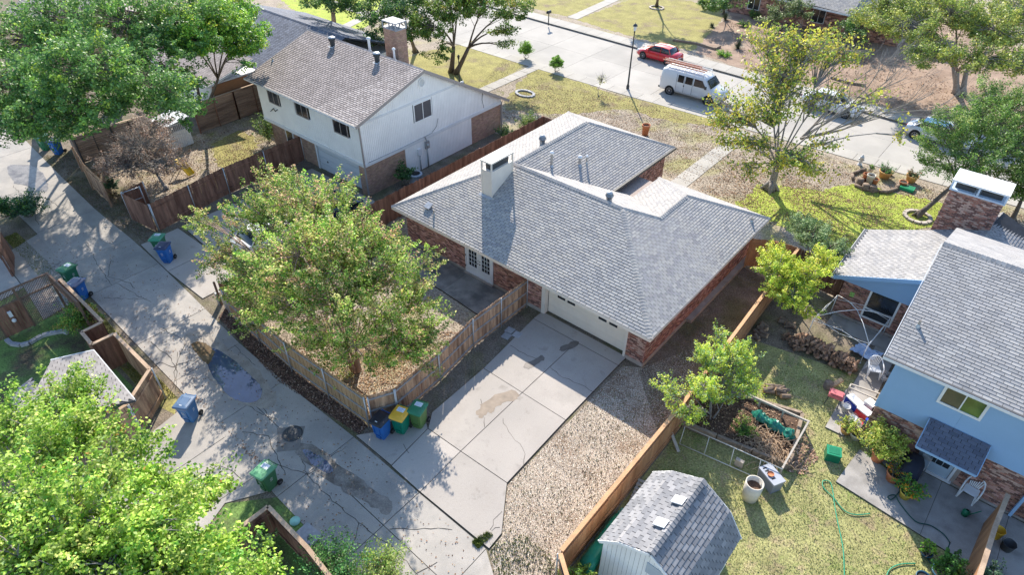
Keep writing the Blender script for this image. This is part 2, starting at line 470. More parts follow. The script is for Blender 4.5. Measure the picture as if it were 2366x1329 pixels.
# lawns (sheets 4 mm apart)
def sheet(name, poly, z, m, top=None):
    if name in ('bright_lawn', 'olive_lawn', 'olive_patch', 'far_lawn', 'far_bare_yard'):
        out = []
        for i, p in enumerate(poly):
            a, b = Vector(p[:2]), Vector(poly[(i + 1) % len(poly)][:2]); n = max(2, int((b - a).length / 0.35))
            for j in range(n): q = a.lerp(b, j / n); out.append((q.x + rnd(-.22, .22), q.y + rnd(-.22, .22)))
        poly = out
    q = MB(); q.prism([tuple(p[:2]) for p in poly], -0.02, z); return struct(name, q, m)
sheet('front_lawn', [(-75, 33), (-36, 33), (-26, 35.4), (-26, 30), (45, 30), (45, 49.4)] + [(44, 49.5), (0, 48.15), (-9, 47.8), (-27.4, 46.95), (-38, 46.8), (-60, 46.85), (-75, 46.9)], 0.004, M_dry)
sheet('olive_lawn', [(-34.36,41.02), (-36.74,46.94), (-26.79,46.76), (-19.64,48.39), (-17.07,47.66), (-20.84,44.9), (-25.46,44.66), (-27.8,41.3), (-30.42,39.02), (-32.76,38.3)], 0.008, M_olive)
sheet('olive_lawn', [(-47.48,41.27), (-45.77,48.5), (-37.69,46.84), (-36.68,40.87), (-37.78,35.65)], 0.008, M_olive)
sheet('bright_lawn', [(-12.02,36.87), (-11.78,40.33), (-8.38,42.15), (-6.8,44.63), (-3.56,45.22), (-1.84,45.63), (-1.42,42.68), (-4.08,37.97), (-5.75,34.82), (-8.91,36.25)], 0.008, M_lawn)
sheet('bright_lawn', [(-78.43,46.22), (-80.07,53.16), (-66.96,56.45), (-57.24,44.76), (-57.6,41.62), (-60.57,40.87)], 0.008, M_lawn)
sheet('far_lawn', [(-47.71,61.45), (-43.41,61.4), (-43.46,71.04), (-43.9,79.77), (-59.75,77.64), (-64.42,61.43)], 0.004, M_olive)
sheet('far_lawn', [(-42.06,61.15), (-33.34,60.31), (-27.64,60.58), (-28.64,66.24), (-30.63,74.4), (-33.66,76.19), (-39.66,75.66), (-41.81,71.3)], 0.004, M_olive)
sheet('far_bare_yard', [(-27.36,60.5), (-21.71,59.38), (-14.77,60), (-8.8,59.15), (0.62,59.07), (3.18,69.57), (-6.63,89.45), (-30.22,81.61), (-31,76.28)], 0.008, M_bare)
sheet('left_yard', [(-47, 13), (-38, 12), (-38, 22), (-47, 33)], 0.004, M_dry)
sheet('olive_patch', [(-39.61,18.26), (-42.31,21.89), (-45.17,22.26), (-44.93,19.62), (-41.71,18.06)], 0.008, M_olive)
sheet('olive_patch', [(-37.68,14.77), (-38.09,16.53), (-40.6,17.4), (-39.28,14.79)], 0.008, M_olive)
sheet('fenced_yard', [(-27, 10), (-16, 10), (-15.6, 11), (-16, 20), (-25, 20.3), (-27, 30)], 0.004, M_dry)
sheet('side_yard', [(-8.9, 20), (-6.4, 17.4), (-6.6, 30.5), (-8.9, 30.8)], 0.007, M_soil)
sheet('drive_verge', [(-15.7, 10.4), (-14.4, 11.3), (-14.9, 20.2), (-16, 20.2)], 0.007, M_soil)
sheet('back_lawn', [(-5.7, 5), (12, 5), (12, 22.6), (0, 22.6), (-0.5, 26.5), (-5.9, 25.5)], 0.004, M_back)
sheet('wood_yard', [(-6.1, 25.5), (-0.5, 26.5), (0, 30), (-4.5, 30), (-6.3, 32)], 0.009, M_soil)
sheet('alley_verge', [(-43, 5.9), (-33, 5.85), (-23.6, 5.45), (-22.8, 4.9), (-24.2, 4.6), (-33.5, 4.9), (-43, 5.2)], 0.004, M_olive)
sheet('mulch_bed', [(-27.05,9.49), (-21.16,8.89), (-15.94,9.32), (-16.02,9.85), (-21.41,10.48), (-26,10.18), (-27.7,10.49)], 0.008, M_mulch)
sheet('alley_weeds', [(-52, 10.7), (-43, 10.1), (-36, 10.3), (-36.8, 11.8), (-43, 12), (-52, 12.3)], 0.004, M_soil)
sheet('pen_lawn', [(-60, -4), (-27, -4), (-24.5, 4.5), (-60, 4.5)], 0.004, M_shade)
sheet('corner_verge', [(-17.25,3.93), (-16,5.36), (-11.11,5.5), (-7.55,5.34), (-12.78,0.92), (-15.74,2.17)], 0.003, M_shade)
GRAVEL = [(-9.69,19.88), (-9.01,20.31), (-7.54,23.47), (-6.1, 18), (-5.95, 9.4), (-5.9, 7.4), (-7.4, 8.3), (-8.36,8.95), (-8.39,9.69), (-9.63,11.47)]
gravel_bed = sheet('gravel_bed', GRAVEL, 0.004, M_gravelbed)
# dirt edge right of the garage
# --------------------------------------------------------------- slabs
def slab_set(name, polys, z, m, base_poly=None, gap=0.016, tone=(0.93, 1.06)):
    q = MB()
    if base_poly: q.prism([p[:2] for p in base_poly], -0.03, z - 0.022)
    else:
        for i, p in enumerate(polys): q.prism([a[:2] for a in p], -0.03, z - 0.022 - 0.0005 * i)
    root = struct(name, q, M_joint)
    for p in polys:
        q = MB(); q.prism(inset([a[:2] for a in p], gap), z - 0.06, z + rnd(-0.004, 0.004), rnd(*tone)); part('slab', q, m, root)
    return root
AR = [(-70, 12.2), (-57, 11.05), (-43.2, 10.05), (-36, 9.95), (-29.3, 9.55), (-26, 9.2), (-21.4, 9.05), (-15.9, 9.1), (-12, 9.0), (-8.5, 8.95), (-5.5, 7.0), (3, 6.5)]
AL = [(-70, 7.5), (-57, 7.0), (-42, 6.6), (-33.5, 6.05), (-23.7, 5.75), (-19.7, 5.6), (-16, 5.35), (-11.2, 5.2), (3, 4.6)]
jx = [-66, -60, -54, -48, -42, -37.3, -33.7, -28.2, -24.6, -20.9, -16.0, -12.0, -8.5, -5.5, -2, 3]
polys = []
for a, b in zip(jx, jx[1:]):
    sk = 0.0
    P1 = [(a, yat(AL, a)), (b, yat(AL, b)), (b, yat(AR, b)), (a, yat(AR, a))]
    mid = [(a, (yat(AL, a) * 0.48 + yat(AR, a) * 0.52)), (b, (yat(AL, b) * 0.48 + yat(AR, b) * 0.52))]
    if a >= -24:
        polys.append([P1[0], P1[1], mid[1], mid[0]]); polys.append([mid[0], mid[1], P1[2], P1[3]])
    else: polys.append(P1)
alley = slab_set('alley', polys, 0.028, M_alley, gap=0.014, tone=(0.95, 1.04))
drive_polys = [
    [(-14.93, 20.45), (-9.85, 20.45), (-9.86, 19.72), (-14.93, 19.72)],
    [(-14.93, 19.72), (-12.27, 19.72), (-12.2, 15.5), (-14.52, 15.5)],
    [(-12.27, 19.72), (-9.86, 19.72), (-9.8, 15.5), (-12.2, 15.5)],
    [(-14.52, 15.5), (-12.2, 15.5), (-12.1, 11.42), (-13.95, 11.38), (-14.45, 12.1)],
    [(-12.2, 15.5), (-9.8, 15.5), (-9.68, 11.5), (-12.1, 11.42)],
    [(-13.95, 11.38), (-12.1, 11.42), (-11.98, 9.03), (-13.72, 9.12)],
    [(-12.1, 11.42), (-9.68, 11.5), (-8.45, 9.75), (-8.4, 9.0), (-11.98, 9.03)],
    [(-16,9.18), (-13.73,9.14), (-13.95, 11.38), (-14.45,11.71), (-14.48,11.16)],
]
driveway = slab_set('driveway', drive_polys, 0.06, M_conc)
lx = [-36.2, -32.6, -29.0]
lp = []
for a, b in zip(lx, lx[1:]):
    for c, d in ((9.75, 12.3), (12.3, 16), (16, 19.2), (19.2, 22.0)):
        lp.append([(a, c + (0.25 if a < -34 else 0)), (b, c), (b, d), (a, d)])
slab_set('neighbour_driveway', lp, 0.045, M_conc, gap=0.02)
# concrete on the lower left of the alley
slab_set('side_driveway', [[(-22.98,5.82), (-20.06,5.82), (-20.06,2.66), (-22.44,2.78)], [(-20.06,5.82), (-17.41,5.82), (-17.61,2.56), (-20.06,2.66)], [(-22.44,2.78), (-20.06,2.66), (-20.4,-0.7), (-22.81,-0.67)],
                            [(-20.06,2.66), (-17.61,2.56), (-18.33,-0.83), (-20.4,-0.7)], [(-17.41,5.82), (-16.2,5.69), (-17.25,3.93), (-16.59,2.41), (-17.61,2.56)], [(-17.61,2.56), (-16.59,2.41), (-16.21,-0.2), (-18.33,-0.83)]], 0.028, M_alley, gap=0.014)
slab_set('corner_driveway', [[(-40.99,4.32), (-41.94,6.76), (-38.03,6.59), (-37.06,4.12)], [(-37.06,4.12), (-38.03,6.59), (-33.91,6.1), (-33.53,3.74)], [(-40.44,2.45), (-40.99,4.32), (-37.06,4.12), (-36.55,2.02)]], 0.028, M_alley, gap=0.02)
slab_set('patio', [[(-22.3, 18.3), (-20.0, 18.3), (-20.0, 20.3), (-22.3, 20.3)], [(-20.0, 18.3), (-17.2, 18.1), (-17.2, 20.3), (-20.0, 20.3)]], 0.09, mat('patio_concrete', (0.26, 0.235, 0.21), 0.8, 0.2, 1.6, c2=(0.13, 0.12, 0.11), c2scale=0.9, c2lo=0.45, c2hi=0.62, fine=0.1, bump=0.2), gap=0.01)
# front walk
fw = []
for i in range(9):
    a = 36.2 + i * 1.22; fw.append([(-16.6, a), (-15.4, a), (-15.4, a + 1.22), (-16.6, a + 1.22)])
slab_set('front_walk', fw, 0.03, M_walk)
fw = [[(-42.9, 35 + i * 1.3), (-41.8, 35 + i * 1.3), (-41.8, 36.3 + i * 1.3), (-42.9, 36.3 + i * 1.3)] for i in range(0)]
def walk(name, line, w, n):
    ps = []
    for i in range(n):
        f0, f1 = i / n, (i + 1) / n
        a = Vector(line[0]).lerp(Vector(line[1]), f0); b = Vector(line[0]).lerp(Vector(line[1]), f1)
        s = Vector((-(b - a).y, (b - a).x)).normalized() * w / 2
        ps.append([tuple(a - s), tuple(b - s), tuple(b + s), tuple(a + s)])
    slab_set(name, ps, 0.03, M_walk)
walk('neighbour_front_walk', ((-36.48,39.54), (-36.54,47.84)), 1.1, 7)
walk('neighbour_front_walk', ((-58.49,41.77), (-60.64,48.9)), 1.2, 6)
walk('far_front_walk', ((-42.61,61.27), (-43.39,72.84)), 1.3, 6)
# blue house: slabs behind it
M_pat2 = mat('back_patio_concrete', (0.34, 0.32, 0.30), 0.85, 0.12, 0.9, c2=(0.24, 0.225, 0.21), c2scale=0.8, fine=0.09, bump=0.2)
slab_set('back_patio', [[(0.1,19.9), (0.31,22.11), (1.67,21.76), (0.35, 22.6), (3.3, 22.6), (3.25, 19.6)], [(3.3, 22.6), (3.25, 19.6), (5.6, 19.4), (5.6, 22.6)], [(5.6, 22.6), (5.6, 16), (9, 16), (9, 22.6)]], 0.06, M_pat2, gap=0.008)
slab_set('stepping_slab', [[(-1.18,22.35), (-0.43,22.38), (-0.1, 23.2), (-1.23,25.17)]], 0.06, M_pat2, gap=0.0)
slab_set('narrow_walk', [[(-3.5, 28.9), (-0.4, 28.9), (-0.4, 30.0), (-3.5, 30.0)], [(-1.1, 24.6), (-0.05, 24.6), (-0.1, 28.9), (-1.1, 28.9)]], 0.05, M_pat2, gap=0.01)

# cracks: thin dark ribbons pressed into the slabs
def crack(root, pts, z, w=0.02, seed=0):
    rr = random.Random(seed)
    P_ = []
    for a, b in zip(pts, pts[1:]):
        a = Vector(a[:2]); b = Vector(b[:2]); n = max(2, int((b - a).length / 0.22))
        s = Vector((-(b - a).y, (b - a).x)).normalized()
        for i in range(n): P_.append(a.lerp(b, i / n) + s * rr.uniform(-0.05, 0.05))
    P_.append(Vector(pts[-1][:2])); vs = []; fs = []
    for i, p in enumerate(P_):
        d = (P_[min(i + 1, len(P_) - 1)] - P_[max(i - 1, 0)]).normalized(); s = Vector((-d.y, d.x)) * w * rr.uniform(0.25, 0.7)
        vs += [(p.x - s.x, p.y - s.y, z), (p.x + s.x, p.y + s.y, z)]
    for i in range(len(P_) - 1): fs.append((2 * i, 2 * i + 2, 2 * i + 3, 2 * i + 1))
    q = MB(); q.add(vs, fs); part('crack', q, M_joint, root)
ZC = 0.0335
for i, pts in enumerate([
    [(-36.015,8.211,0), (-34.621,7.435,0), (-33.178,7.927,0), (-32.499,7.878,0)], [(-33.738,7.447,0), (-31.419,7.766,0), (-30.741,7.886,0)], [(-28.42,7.262,0), (-26.665,7.544,0), (-26.127,7.029,0), (-25.421,6.327,0)], [(-26.665,7.544,0), (-26.436,8.544,0)],
    [(-27.929,6.465,0), (-26.105,6.481,0), (-25.056,6.278,0), (-24.157,5.65,0)], [(-26.282,6.897,0), (-24.23,5.587,0), (-23.798,4.96,0)], [(-24.953,7.464,0), (-25.282,6.997,0), (-25.496,6.263,0)], [(-22.21,7.139,0), (-20.107,7.301,0), (-19.236,7.574,0)],
    [(-15.924,6.717,0), (-17.219,7.223,0), (-18.094,7.637,0)], [(-15.924,6.717,0), (-14.488,6.637,0), (-12.753,6.676,0), (-11.231,6.802,0), (-10.069,6.768,0), (-9.276,6.631,0)], [(-17.26,6.221,0), (-15.924,6.717,0), (-15.861,8.575,0)], [(-12.753,6.676,0), (-12.263,5.971,0), (-12.051,5.507,0)],
    [(-11.704,7.223,0), (-10.774,8.078,0), (-9.938,8.696,0)], [(-38.812,4.865,0), (-39.003,5.489,0), (-37.709,6.228,0)], [(-38.305,5.56,0), (-36.389,5.921,0)], [(-49.053,7.816,0), (-46.663,7.727,0), (-46.118,8.546,0), (-43.928,8.718,0)], [(-48.069,7.218,0), (-45.348,7.496,0), (-42.862,7.059,0)],
    [(-19.744,6.234,0), (-18.726,6.805,0), (-16.567,6.144,0)], [(-18.482,3.748,0), (-19.097,4.661,0), (-18.299,4.938,0), (-17.685,4.935,0)], [(-9.488,7.467,0), (-9.737,6.661,0)], [(-26.472,4.715,0), (-26.218,6.013,0), (-25.496,6.263,0)], [(-34.621,4.569,0), (-33.273,5.721,0)],
    [(-19.721,7.472,0), (-21.886,7.584,0)], [(-24.656,8.864,0), (-22.736,8.798,0)], [(-32.951,6.456,0), (-31.181,7.877,0)], [(-38.851,8.113,0), (-35.76,7.481,0), (-33.692,7.243,0)]]):
    crack(alley, pts, ZC, 0.022, i)
for i, pts in enumerate([[(-12.238,17.563,0), (-11.37,17.405,0), (-10.535,17.592,0), (-9.718,17.607,0)], [(-14.546,17.49,0), (-13.697,17.44,0), (-13.013,17.569,0)], [(-11.92,13.797,0), (-11.045,13.333,0), (-10.214,13.173,0), (-9.527,12.385,0)], [(-13.36,14.007,0), (-12.714,13.433,0), (-12.173,12.97,0)],
                         [(-8.827,9.592,0), (-9.032,9.946,0), (-9.02,10.425,0)], [(-8.827,9.592,0), (-8.653,9.876,0)], [(-14.152,10.112,0), (-13.632,9.989,0)]]):
    crack(driveway, pts, 0.066, 0.018, 50 + i)
# puddles and wet concrete
M_water = mat('puddle_water', (0.075, 0.10, 0.17), 0.03, 0.1, 1.0, c2=(0.055, 0.07, 0.12), c2scale=0.8, spec=0.9)  # blue base colour stands in for the sky's reflection
M_mud = mat('mud_water', (0.17, 0.125, 0.08), 0.12, 0.15, 2.0, c2=(0.12, 0.08, 0.045), c2scale=1.5, spec=0.7)
M_wet = mat('wet_concrete', (0.22, 0.195, 0.17), 0.35, 0.25, 2.5, c2=(0.12, 0.10, 0.085), c2scale=1.6, fine=0.2, fscale=20, spec=0.5)
M_damp = mat('damp_silt', (0.335, 0.295, 0.25), 0.8, 0.2, 2.0, fine=0.12, fscale=20)
def blob(name, pts, z, m, sub=6, jit=0.06):
    """smooth closed outline through points"""
    n = len(pts); out = []
    for i in range(n):
        p0, p1, p2, p3 = [Vector(pts[(i + k - 1) % n][:2]) for k in range(4)]
        for j in range(sub):
            t = j / sub
            q = 0.5 * ((2 * p1) + (p2 - p0) * t + (2 * p0 - 5 * p1 + 4 * p2 - p3) * t * t + (3 * p1 - p0 - 3 * p2 + p3) * t ** 3)
            out.append((q.x + rnd(-jit, jit), q.y + rnd(-jit, jit)))
    q = MB(); q.add([(p[0], p[1], z) for p in out], [tuple(range(len(out)))])
    f = q.f[0]
    a = sum(out[i][0] * out[(i + 1) % len(out)][1] - out[(i + 1) % len(out)][0] * out[i][1] for i in range(len(out)))
    if a < 0: q.f[0] = f[::-1]
    return struct(name, q, m)
blob('damp_silt', [(-27.029,7.632,0), (-26.74,8.49,0), (-24.971,8.595,0), (-22.223,8.691,0), (-20.062,8.139,0), (-20.317,7.439,0), (-21.612,6.984,0), (-23.15,6.849,0), (-25.26,7.201,0)], 0.0345, M_damp)
blob('puddle', [(-25.226,7.798,0), (-25.07,8.2,0), (-23.597,8.322,0), (-22.095,8.269,0), (-21.084,8.097,0), (-20.782,7.527,0), (-21.54,7.045,0), (-22.736,7.03,0), (-24.254,7.322,0)], 0.0385, M_water, jit=0.03)
blob('mud_puddle', [(-26.264,7.61,0), (-26.056,7.984,0), (-25.041,8.07,0), (-24.546,7.624,0), (-24.519,7.388,0), (-25.349,7.426,0)], 0.0415, M_mud, jit=0.03)
blob('wet_patch', [(-17.535,7.238,0), (-16.994,7.697,0), (-15.502,7.849,0), (-13.8,7.975,0), (-12.451,7.997,0), (-12.231,7.585,0), (-13.335,7.369,0), (-14.825,7.105,0), (-16.644,7.016,0)], 0.0345, M_wet, jit=0.07)
blob('small_puddle', [(-17.084,7.337,0), (-16.286,7.595,0), (-15.386,7.544,0), (-15.418,7.251,0), (-16.394,7.147,0)], 0.0385, M_water, jit=0.03)
blob('wet_patch', [(-52.141,8.632,0), (-50.807,9.784,0), (-47.95,9.514,0), (-46.583,8.855,0), (-48.416,8.366,0), (-49.667,8.032,0)], 0.0345, M_wet, jit=0.07)
blob('oil_stain', [(-13.193,13.823,0), (-12.669,15.262,0), (-12.124,15.059,0), (-12.534,14.222,0), (-12.43,13.675,0)], 0.0665, mat('oil_stain', (0.25, 0.20, 0.155), 0.7, 0.2, 4), jit=0.08)
blob('oil_stain', [(-13.246,16.887,0), (-12.981,17.86,0), (-12.727,17.7,0), (-12.917,16.802,0)], 0.0665, mat('dark_oil_stain', (0.16, 0.14, 0.125), 0.6, 0.2, 4), jit=0.05)
blob('oil_stain', [(-13.008,13.34,0), (-12.976,14.007,0), (-12.66,13.794,0), (-12.629,13.256,0)], 0.0668, MATS['oil_stain'], jit=0.05)
blob('oil_stain', [(-12.63,18.929,0), (-12.339,19.769,0), (-12.083,19.591,0), (-12.374,18.759,0)], 0.0665, MATS['dark_oil_stain'], jit=0.04)

# --------------------------------------------------------------- scattered small stuff, fast numpy meshes
def scatter_mesh(name, pos, nrm, size, aspect, cols, m, fold=0.0):
    """one rhombus-shaped quad per entry. pos,nrm: (n,3); size: (n,)"""
    n = len(pos); rg = np.random.default_rng(len(pos))
    nrm = nrm / np.linalg.norm(nrm, axis=1, keepdims=True)
    r = rg.normal(size=(n, 3)); t = r - nrm * np.sum(r * nrm, axis=1, keepdims=True); t /= np.linalg.norm(t, axis=1, keepdims=True)
    b = np.cross(nrm, t); s = size[:, None]
    vs = np.empty((n, 4, 3), dtype=np.float32)
    vs[:, 0] = pos - t * s * 0.5; vs[:, 1] = pos + b * s * 0.5 * aspect + t * s * 0.05 + nrm * s * fold; vs[:, 2] = pos + t * s * 0.5; vs[:, 3] = pos - b * s * 0.5 * aspect + t * s * 0.05 + nrm * s * fold
    me = bpy.data.meshes.new(name)
    me.vertices.add(n * 4); me.vertices.foreach_set('co', vs.ravel())
    me.loops.add(n * 4); me.loops.foreach_set('vertex_index', np.arange(n * 4, dtype=np.int32))
    me.polygons.add(n); me.polygons.foreach_set('loop_start', np.arange(0, n * 4, 4, dtype=np.int32))
    try: me.polygons.foreach_set('loop_total', np.full(n, 4, dtype=np.int32))
    except Exception: pass
    me.update(calc_edges=True); me.materials.append(m)
    a = me.attributes.new('tone', 'FLOAT_COLOR', 'CORNER')
    arr = np.ones((n, 4), dtype=np.float32); arr[:, :3] = cols
    a.data.foreach_set('color', np.repeat(arr, 4, axis=0).ravel())
    me.validate(); return me
def pal(n, colors, weights, jit, rg):
    w = np.array(weights, float); w /= w.sum()
    c = np.array(colors)[rg.choice(len(colors), n, p=w)]
    return c * (1 + rg.normal(size=(n, 1)) * jit).clip(0.4, 1.8)
M_white = mat('tinted', (1, 1, 1), 0.85, 0.0)
def patchy(p, f=1.0):
    x, y = p[:, 0] * f, p[:, 1] * f
    v = np.sin(1.3 * x + 1.7 * np.sin(0.9 * y + 1.0)) + np.sin(1.1 * y + 1.5 * np.sin(1.25 * x)) + 0.6 * np.sin(3.1 * x + 2.0 * np.sin(2.3 * y)) + 0.6 * np.sin(2.7 * y - 1.8 * np.sin(2.9 * x))
    return v / 3.2
def litter(name, label, cat, poly, n, size, colors, weights, z=0.02, kind='stuff', flat=0.35, aspect=0.7, parent=None):
    rg = np.random.default_rng(n); p = np.array(sample_poly([q[:2] for q in poly], n)); p = p[rg.random(len(p)) < 0.62 + 0.75 * patchy(p)]; n = len(p)
    pos = np.column_stack([p, z + rg.random(n) * 0.02]); nr = np.column_stack([rg.normal(size=(n, 2)) * flat, np.ones(n)])
    me = scatter_mesh(name, pos, nr, size * (0.6 + 0.8 * rg.random(n)), aspect, pal(n, colors, weights, 0.15, rg), M_white, 0.1)
    o = bpy.data.objects.new(name, me); col.objects.link(o); o['kind'] = 'stuff'; o['label'] = label; o['category'] = cat
    return o
def grass(name, label, poly, n, hgt, colors, weights, z=0.0, lean=0.35):
    """upright blades (triangular)"""
    rg = np.random.default_rng(n + 3); p = np.array(sample_poly([q[:2] for q in poly], n)); n = len(p)
    p = p[rg.random(n) < 0.9 - 0.55 * patchy(p, 0.9)]; n = len(p); ang = rg.random(n) * 6.283; w = 0.012 + 0.014 * rg.random(n); hh = hgt * (0.5 + rg.random(n))
    d = np.column_stack([np.cos(ang), np.sin(ang)]); le = rg.normal(size=(n, 2)) * lean * hh[:, None]
    vs = np.zeros((n, 3, 3), dtype=np.float32)
    vs[:, 0, :2] = p - d * w[:, None]; vs[:, 1, :2] = p + d * w[:, None]; vs[:, 2, :2] = p + le
    vs[:, :2, 2] = z; vs[:, 2, 2] = z + hh
    me = bpy.data.meshes.new(name); me.vertices.add(n * 3); me.vertices.foreach_set('co', vs.ravel())
    me.loops.add(n * 3); me.loops.foreach_set('vertex_index', np.arange(n * 3, dtype=np.int32))
    me.polygons.add(n); me.polygons.foreach_set('loop_start', np.arange(0, n * 3, 3, dtype=np.int32))
    try: me.polygons.foreach_set('loop_total', np.full(n, 3, dtype=np.int32))
    except Exception: pass
    me.update(calc_edges=True); me.materials.append(M_white)
    a = me.attributes.new('tone', 'FLOAT_COLOR', 'CORNER'); arr = np.ones((n, 4), dtype=np.float32); cc_ = pal(n, colors, weights, 0.2, rg); br = (patchy(p, 0.9) * 1.3 - 0.15).clip(0, 0.75)[:, None]; arr[:, :3] = cc_ * (1 - br) + np.array((0.34, 0.27, 0.19)) * br
    a.data.foreach_set('color', np.repeat(arr, 3, axis=0).ravel()); me.validate()
    o = bpy.data.objects.new(name, me); col.objects.link(o); o['kind'] = 'stuff'; o['label'] = label; o['category'] = 'grass'
    return o
def stones(name, label, poly, n, size, colors, weights, z=0.004):
    rg = np.random.default_rng(n + 9); p = np.array(sample_poly([q[:2] for q in poly], n)); n = len(p)
    p = p[rg.random(n) < 0.95 - 0.6 * (patchy(p, 0.8) - 0.1).clip(0, 1)]; n = len(p); s = size * (0.5 + rg.random(n) ** 2)
    base = np.array([(1, 0, 0), (-0.5, 0.87, 0), (-0.5, -0.87, 0), (0, 0, 0.8)]) * 0.5
    a = rg.random(n) * 6.283; ca, sa = np.cos(a), np.sin(a); sq = 0.6 + 0.6 * rg.random(n)
    vs = np.zeros((n, 4, 3), dtype=np.float32)
    for i, b in enumerate(base):
        x = b[0] * s; y = b[1] * s * sq
        vs[:, i, 0] = p[:, 0] + x * ca - y * sa; vs[:, i, 1] = p[:, 1] + x * sa + y * ca; vs[:, i, 2] = z + b[2] * s
    vs[:, 3, :2] += (rg.random((n, 2)) - 0.5) * s[:, None] * 0.4
    idx = np.array([(0, 1, 3), (1, 2, 3), (2, 0, 3)]); loops = (np.arange(n)[:, None, None] * 4 + idx).astype(np.int32)
    me = bpy.data.meshes.new(name); me.vertices.add(n * 4); me.vertices.foreach_set('co', vs.ravel())
    me.loops.add(n * 9); me.loops.foreach_set('vertex_index', loops.ravel())
    me.polygons.add(n * 3); me.polygons.foreach_set('loop_start', np.arange(0, n * 9, 3, dtype=np.int32))
    try: me.polygons.foreach_set('loop_total', np.full(n * 3, 3, dtype=np.int32))
    except Exception: pass
    me.update(calc_edges=True); me.materials.append(M_white)
    at = me.attributes.new('tone', 'FLOAT_COLOR', 'CORNER'); arr = np.ones((n, 4), dtype=np.float32); arr[:, :3] = pal(n, colors, weights, 0.12, rg)
    at.data.foreach_set('color', np.repeat(arr, 9, axis=0).ravel()); me.validate()
    o = bpy.data.objects.new(name, me); col.objects.link(o); o['kind'] = 'stuff'; o['label'] = label; o['category'] = 'gravel'
    return o
stones('gravel', 'pale crushed stone spread beside the driveway', GRAVEL, 52000, 0.04, [(0.64, 0.57, 0.46), (0.52, 0.43, 0.32), (0.32, 0.22, 0.16), (0.80, 0.75, 0.66), (0.12, 0.08, 0.065)], [4, 3, 1.6, 2.2, 1.2])
GREENS = [(0.12, 0.17, 0.03), (0.20, 0.24, 0.05), (0.07, 0.11, 0.02)]
grass('weeds', 'green weeds in the lower end of the gravel', [(-8.53,9.14), (-7.84,10.27), (-6.23,10.22), (-5.38,8.96), (-6.87,7.7)], 1800, 0.09, GREENS, [3, 3, 1])
grass('weeds', 'sparse tufts growing through the pale gravel', GRAVEL, 9000, 0.055, [(0.20, 0.20, 0.06), (0.28, 0.20, 0.10), (0.10, 0.15, 0.03)], [2, 2, 1])
grass('weeds', 'green weeds in the joint at the foot of the driveway', [(-9.06,8.79), (-8.9,9.44), (-8.63,9.49), (-8.71,8.76)], 1500, 0.09, GREENS, [2, 3, 1], 0.02)
grass('lawn_grass', 'short green and straw coloured grass behind the blue house', [(-5.6, 9), (6, 9), (6, 19.4), (3, 19.4), (-1, 22.4), (-0.5, 26), (-5.8, 25)], 60000, 0.04, [(0.37, 0.38, 0.14), (0.22, 0.33, 0.08), (0.46, 0.40, 0.22)], [3, 2, 2])
grass('lawn_grass', 'bright yellow green grass on the front lawn', [(-12.02,36.87), (-11.78,40.33), (-8.38,42.15), (-6.8,44.63), (-3.56,45.22), (-1.84,45.63), (-1.42,42.68), (-4.08,37.97), (-5.75,34.82), (-8.91,36.25)], 16000, 0.04, [(0.44, 0.50, 0.09), (0.32, 0.42, 0.06), (0.42, 0.36, 0.16)], [5, 3, 1.5])
grass('dry_grass', 'dry straw coloured grass on the front lawn by the street', [(-36, 37), (10, 37), (10, 48), (-30, 46.8), (-40, 46.6)], 70000, 0.045, [(0.44, 0.37, 0.29), (0.36, 0.33, 0.14), (0.26, 0.20, 0.15)], [4, 2, 2])
grass('verge_grass', 'grass strip between the alley and the dark fences', [(-43, 5.9), (-33, 5.85), (-23.6, 5.45), (-24.2, 4.6), (-33.5, 4.9), (-43, 5.2)], 14000, 0.06, [(0.24, 0.23, 0.05), (0.15, 0.19, 0.04), (0.28, 0.19, 0.09)], [3, 3, 1])
grass('yard_grass', 'patchy grass inside the fenced back yard', [(-27, 10), (-16, 10), (-15.8, 20), (-17, 18), (-25, 18), (-27, 30)], 16000, 0.05, [(0.38, 0.29, 0.19), (0.27, 0.24, 0.11)], [3, 2])
grass('yard_grass', 'sparse grass in the shaded strip right of the house', [(-8.9, 20), (-6.4, 17.4), (-6.6, 30.5), (-8.9, 30.8)], 5000, 0.04, [(0.18, 0.18, 0.08), (0.26, 0.21, 0.13)], [1, 2])
grass('yard_grass', 'dry grass behind the white house around the slide', [(-47, 13), (-38, 12), (-38, 22), (-41, 28), (-47, 30)], 13000, 0.06, [(0.38, 0.31, 0.18), (0.28, 0.26, 0.09)], [3, 2])
LEAFC = [(0.22, 0.11, 0.06), (0.34, 0.20, 0.11), (0.12, 0.06, 0.04), (0.42, 0.30, 0.17)]
litter('leaf_litter', 'brown fallen leaves on the bed between alley and fence', 'leaves', [(-27.05,9.49), (-21.16,8.89), (-15.94,9.32), (-16.02,9.85), (-21.41,10.48), (-26,10.18), (-27.7,10.49)], 16000, 0.07, [(0.20, 0.11, 0.075), (0.32, 0.20, 0.14), (0.09, 0.055, 0.04), (0.45, 0.33, 0.24)], [4, 2, 4, 1])
litter('leaf_litter', 'fallen leaves under the crape myrtle inside the fence', 'leaves', [(-22, 10), (-16, 10), (-15.6, 12), (-16.2, 17), (-20, 15), (-23, 13)], 12000, 0.07, LEAFC, [2, 4, 1, 3])
litter('leaf_litter', 'brown leaves over the dry front lawn by the street', 'leaves', [(-34, 37), (4, 37), (4, 47.4), (-12, 46.9), (-27, 46.2), (-34, 44)], 26000, 0.08, LEAFC, [3, 3, 2, 2])
litter('leaf_litter', 'leaves around the base of the big front tree', 'leaves', [(-15, 36), (-5, 36), (-4, 42), (-14, 43)], 6000, 0.09, LEAFC, [2, 3, 1, 2])
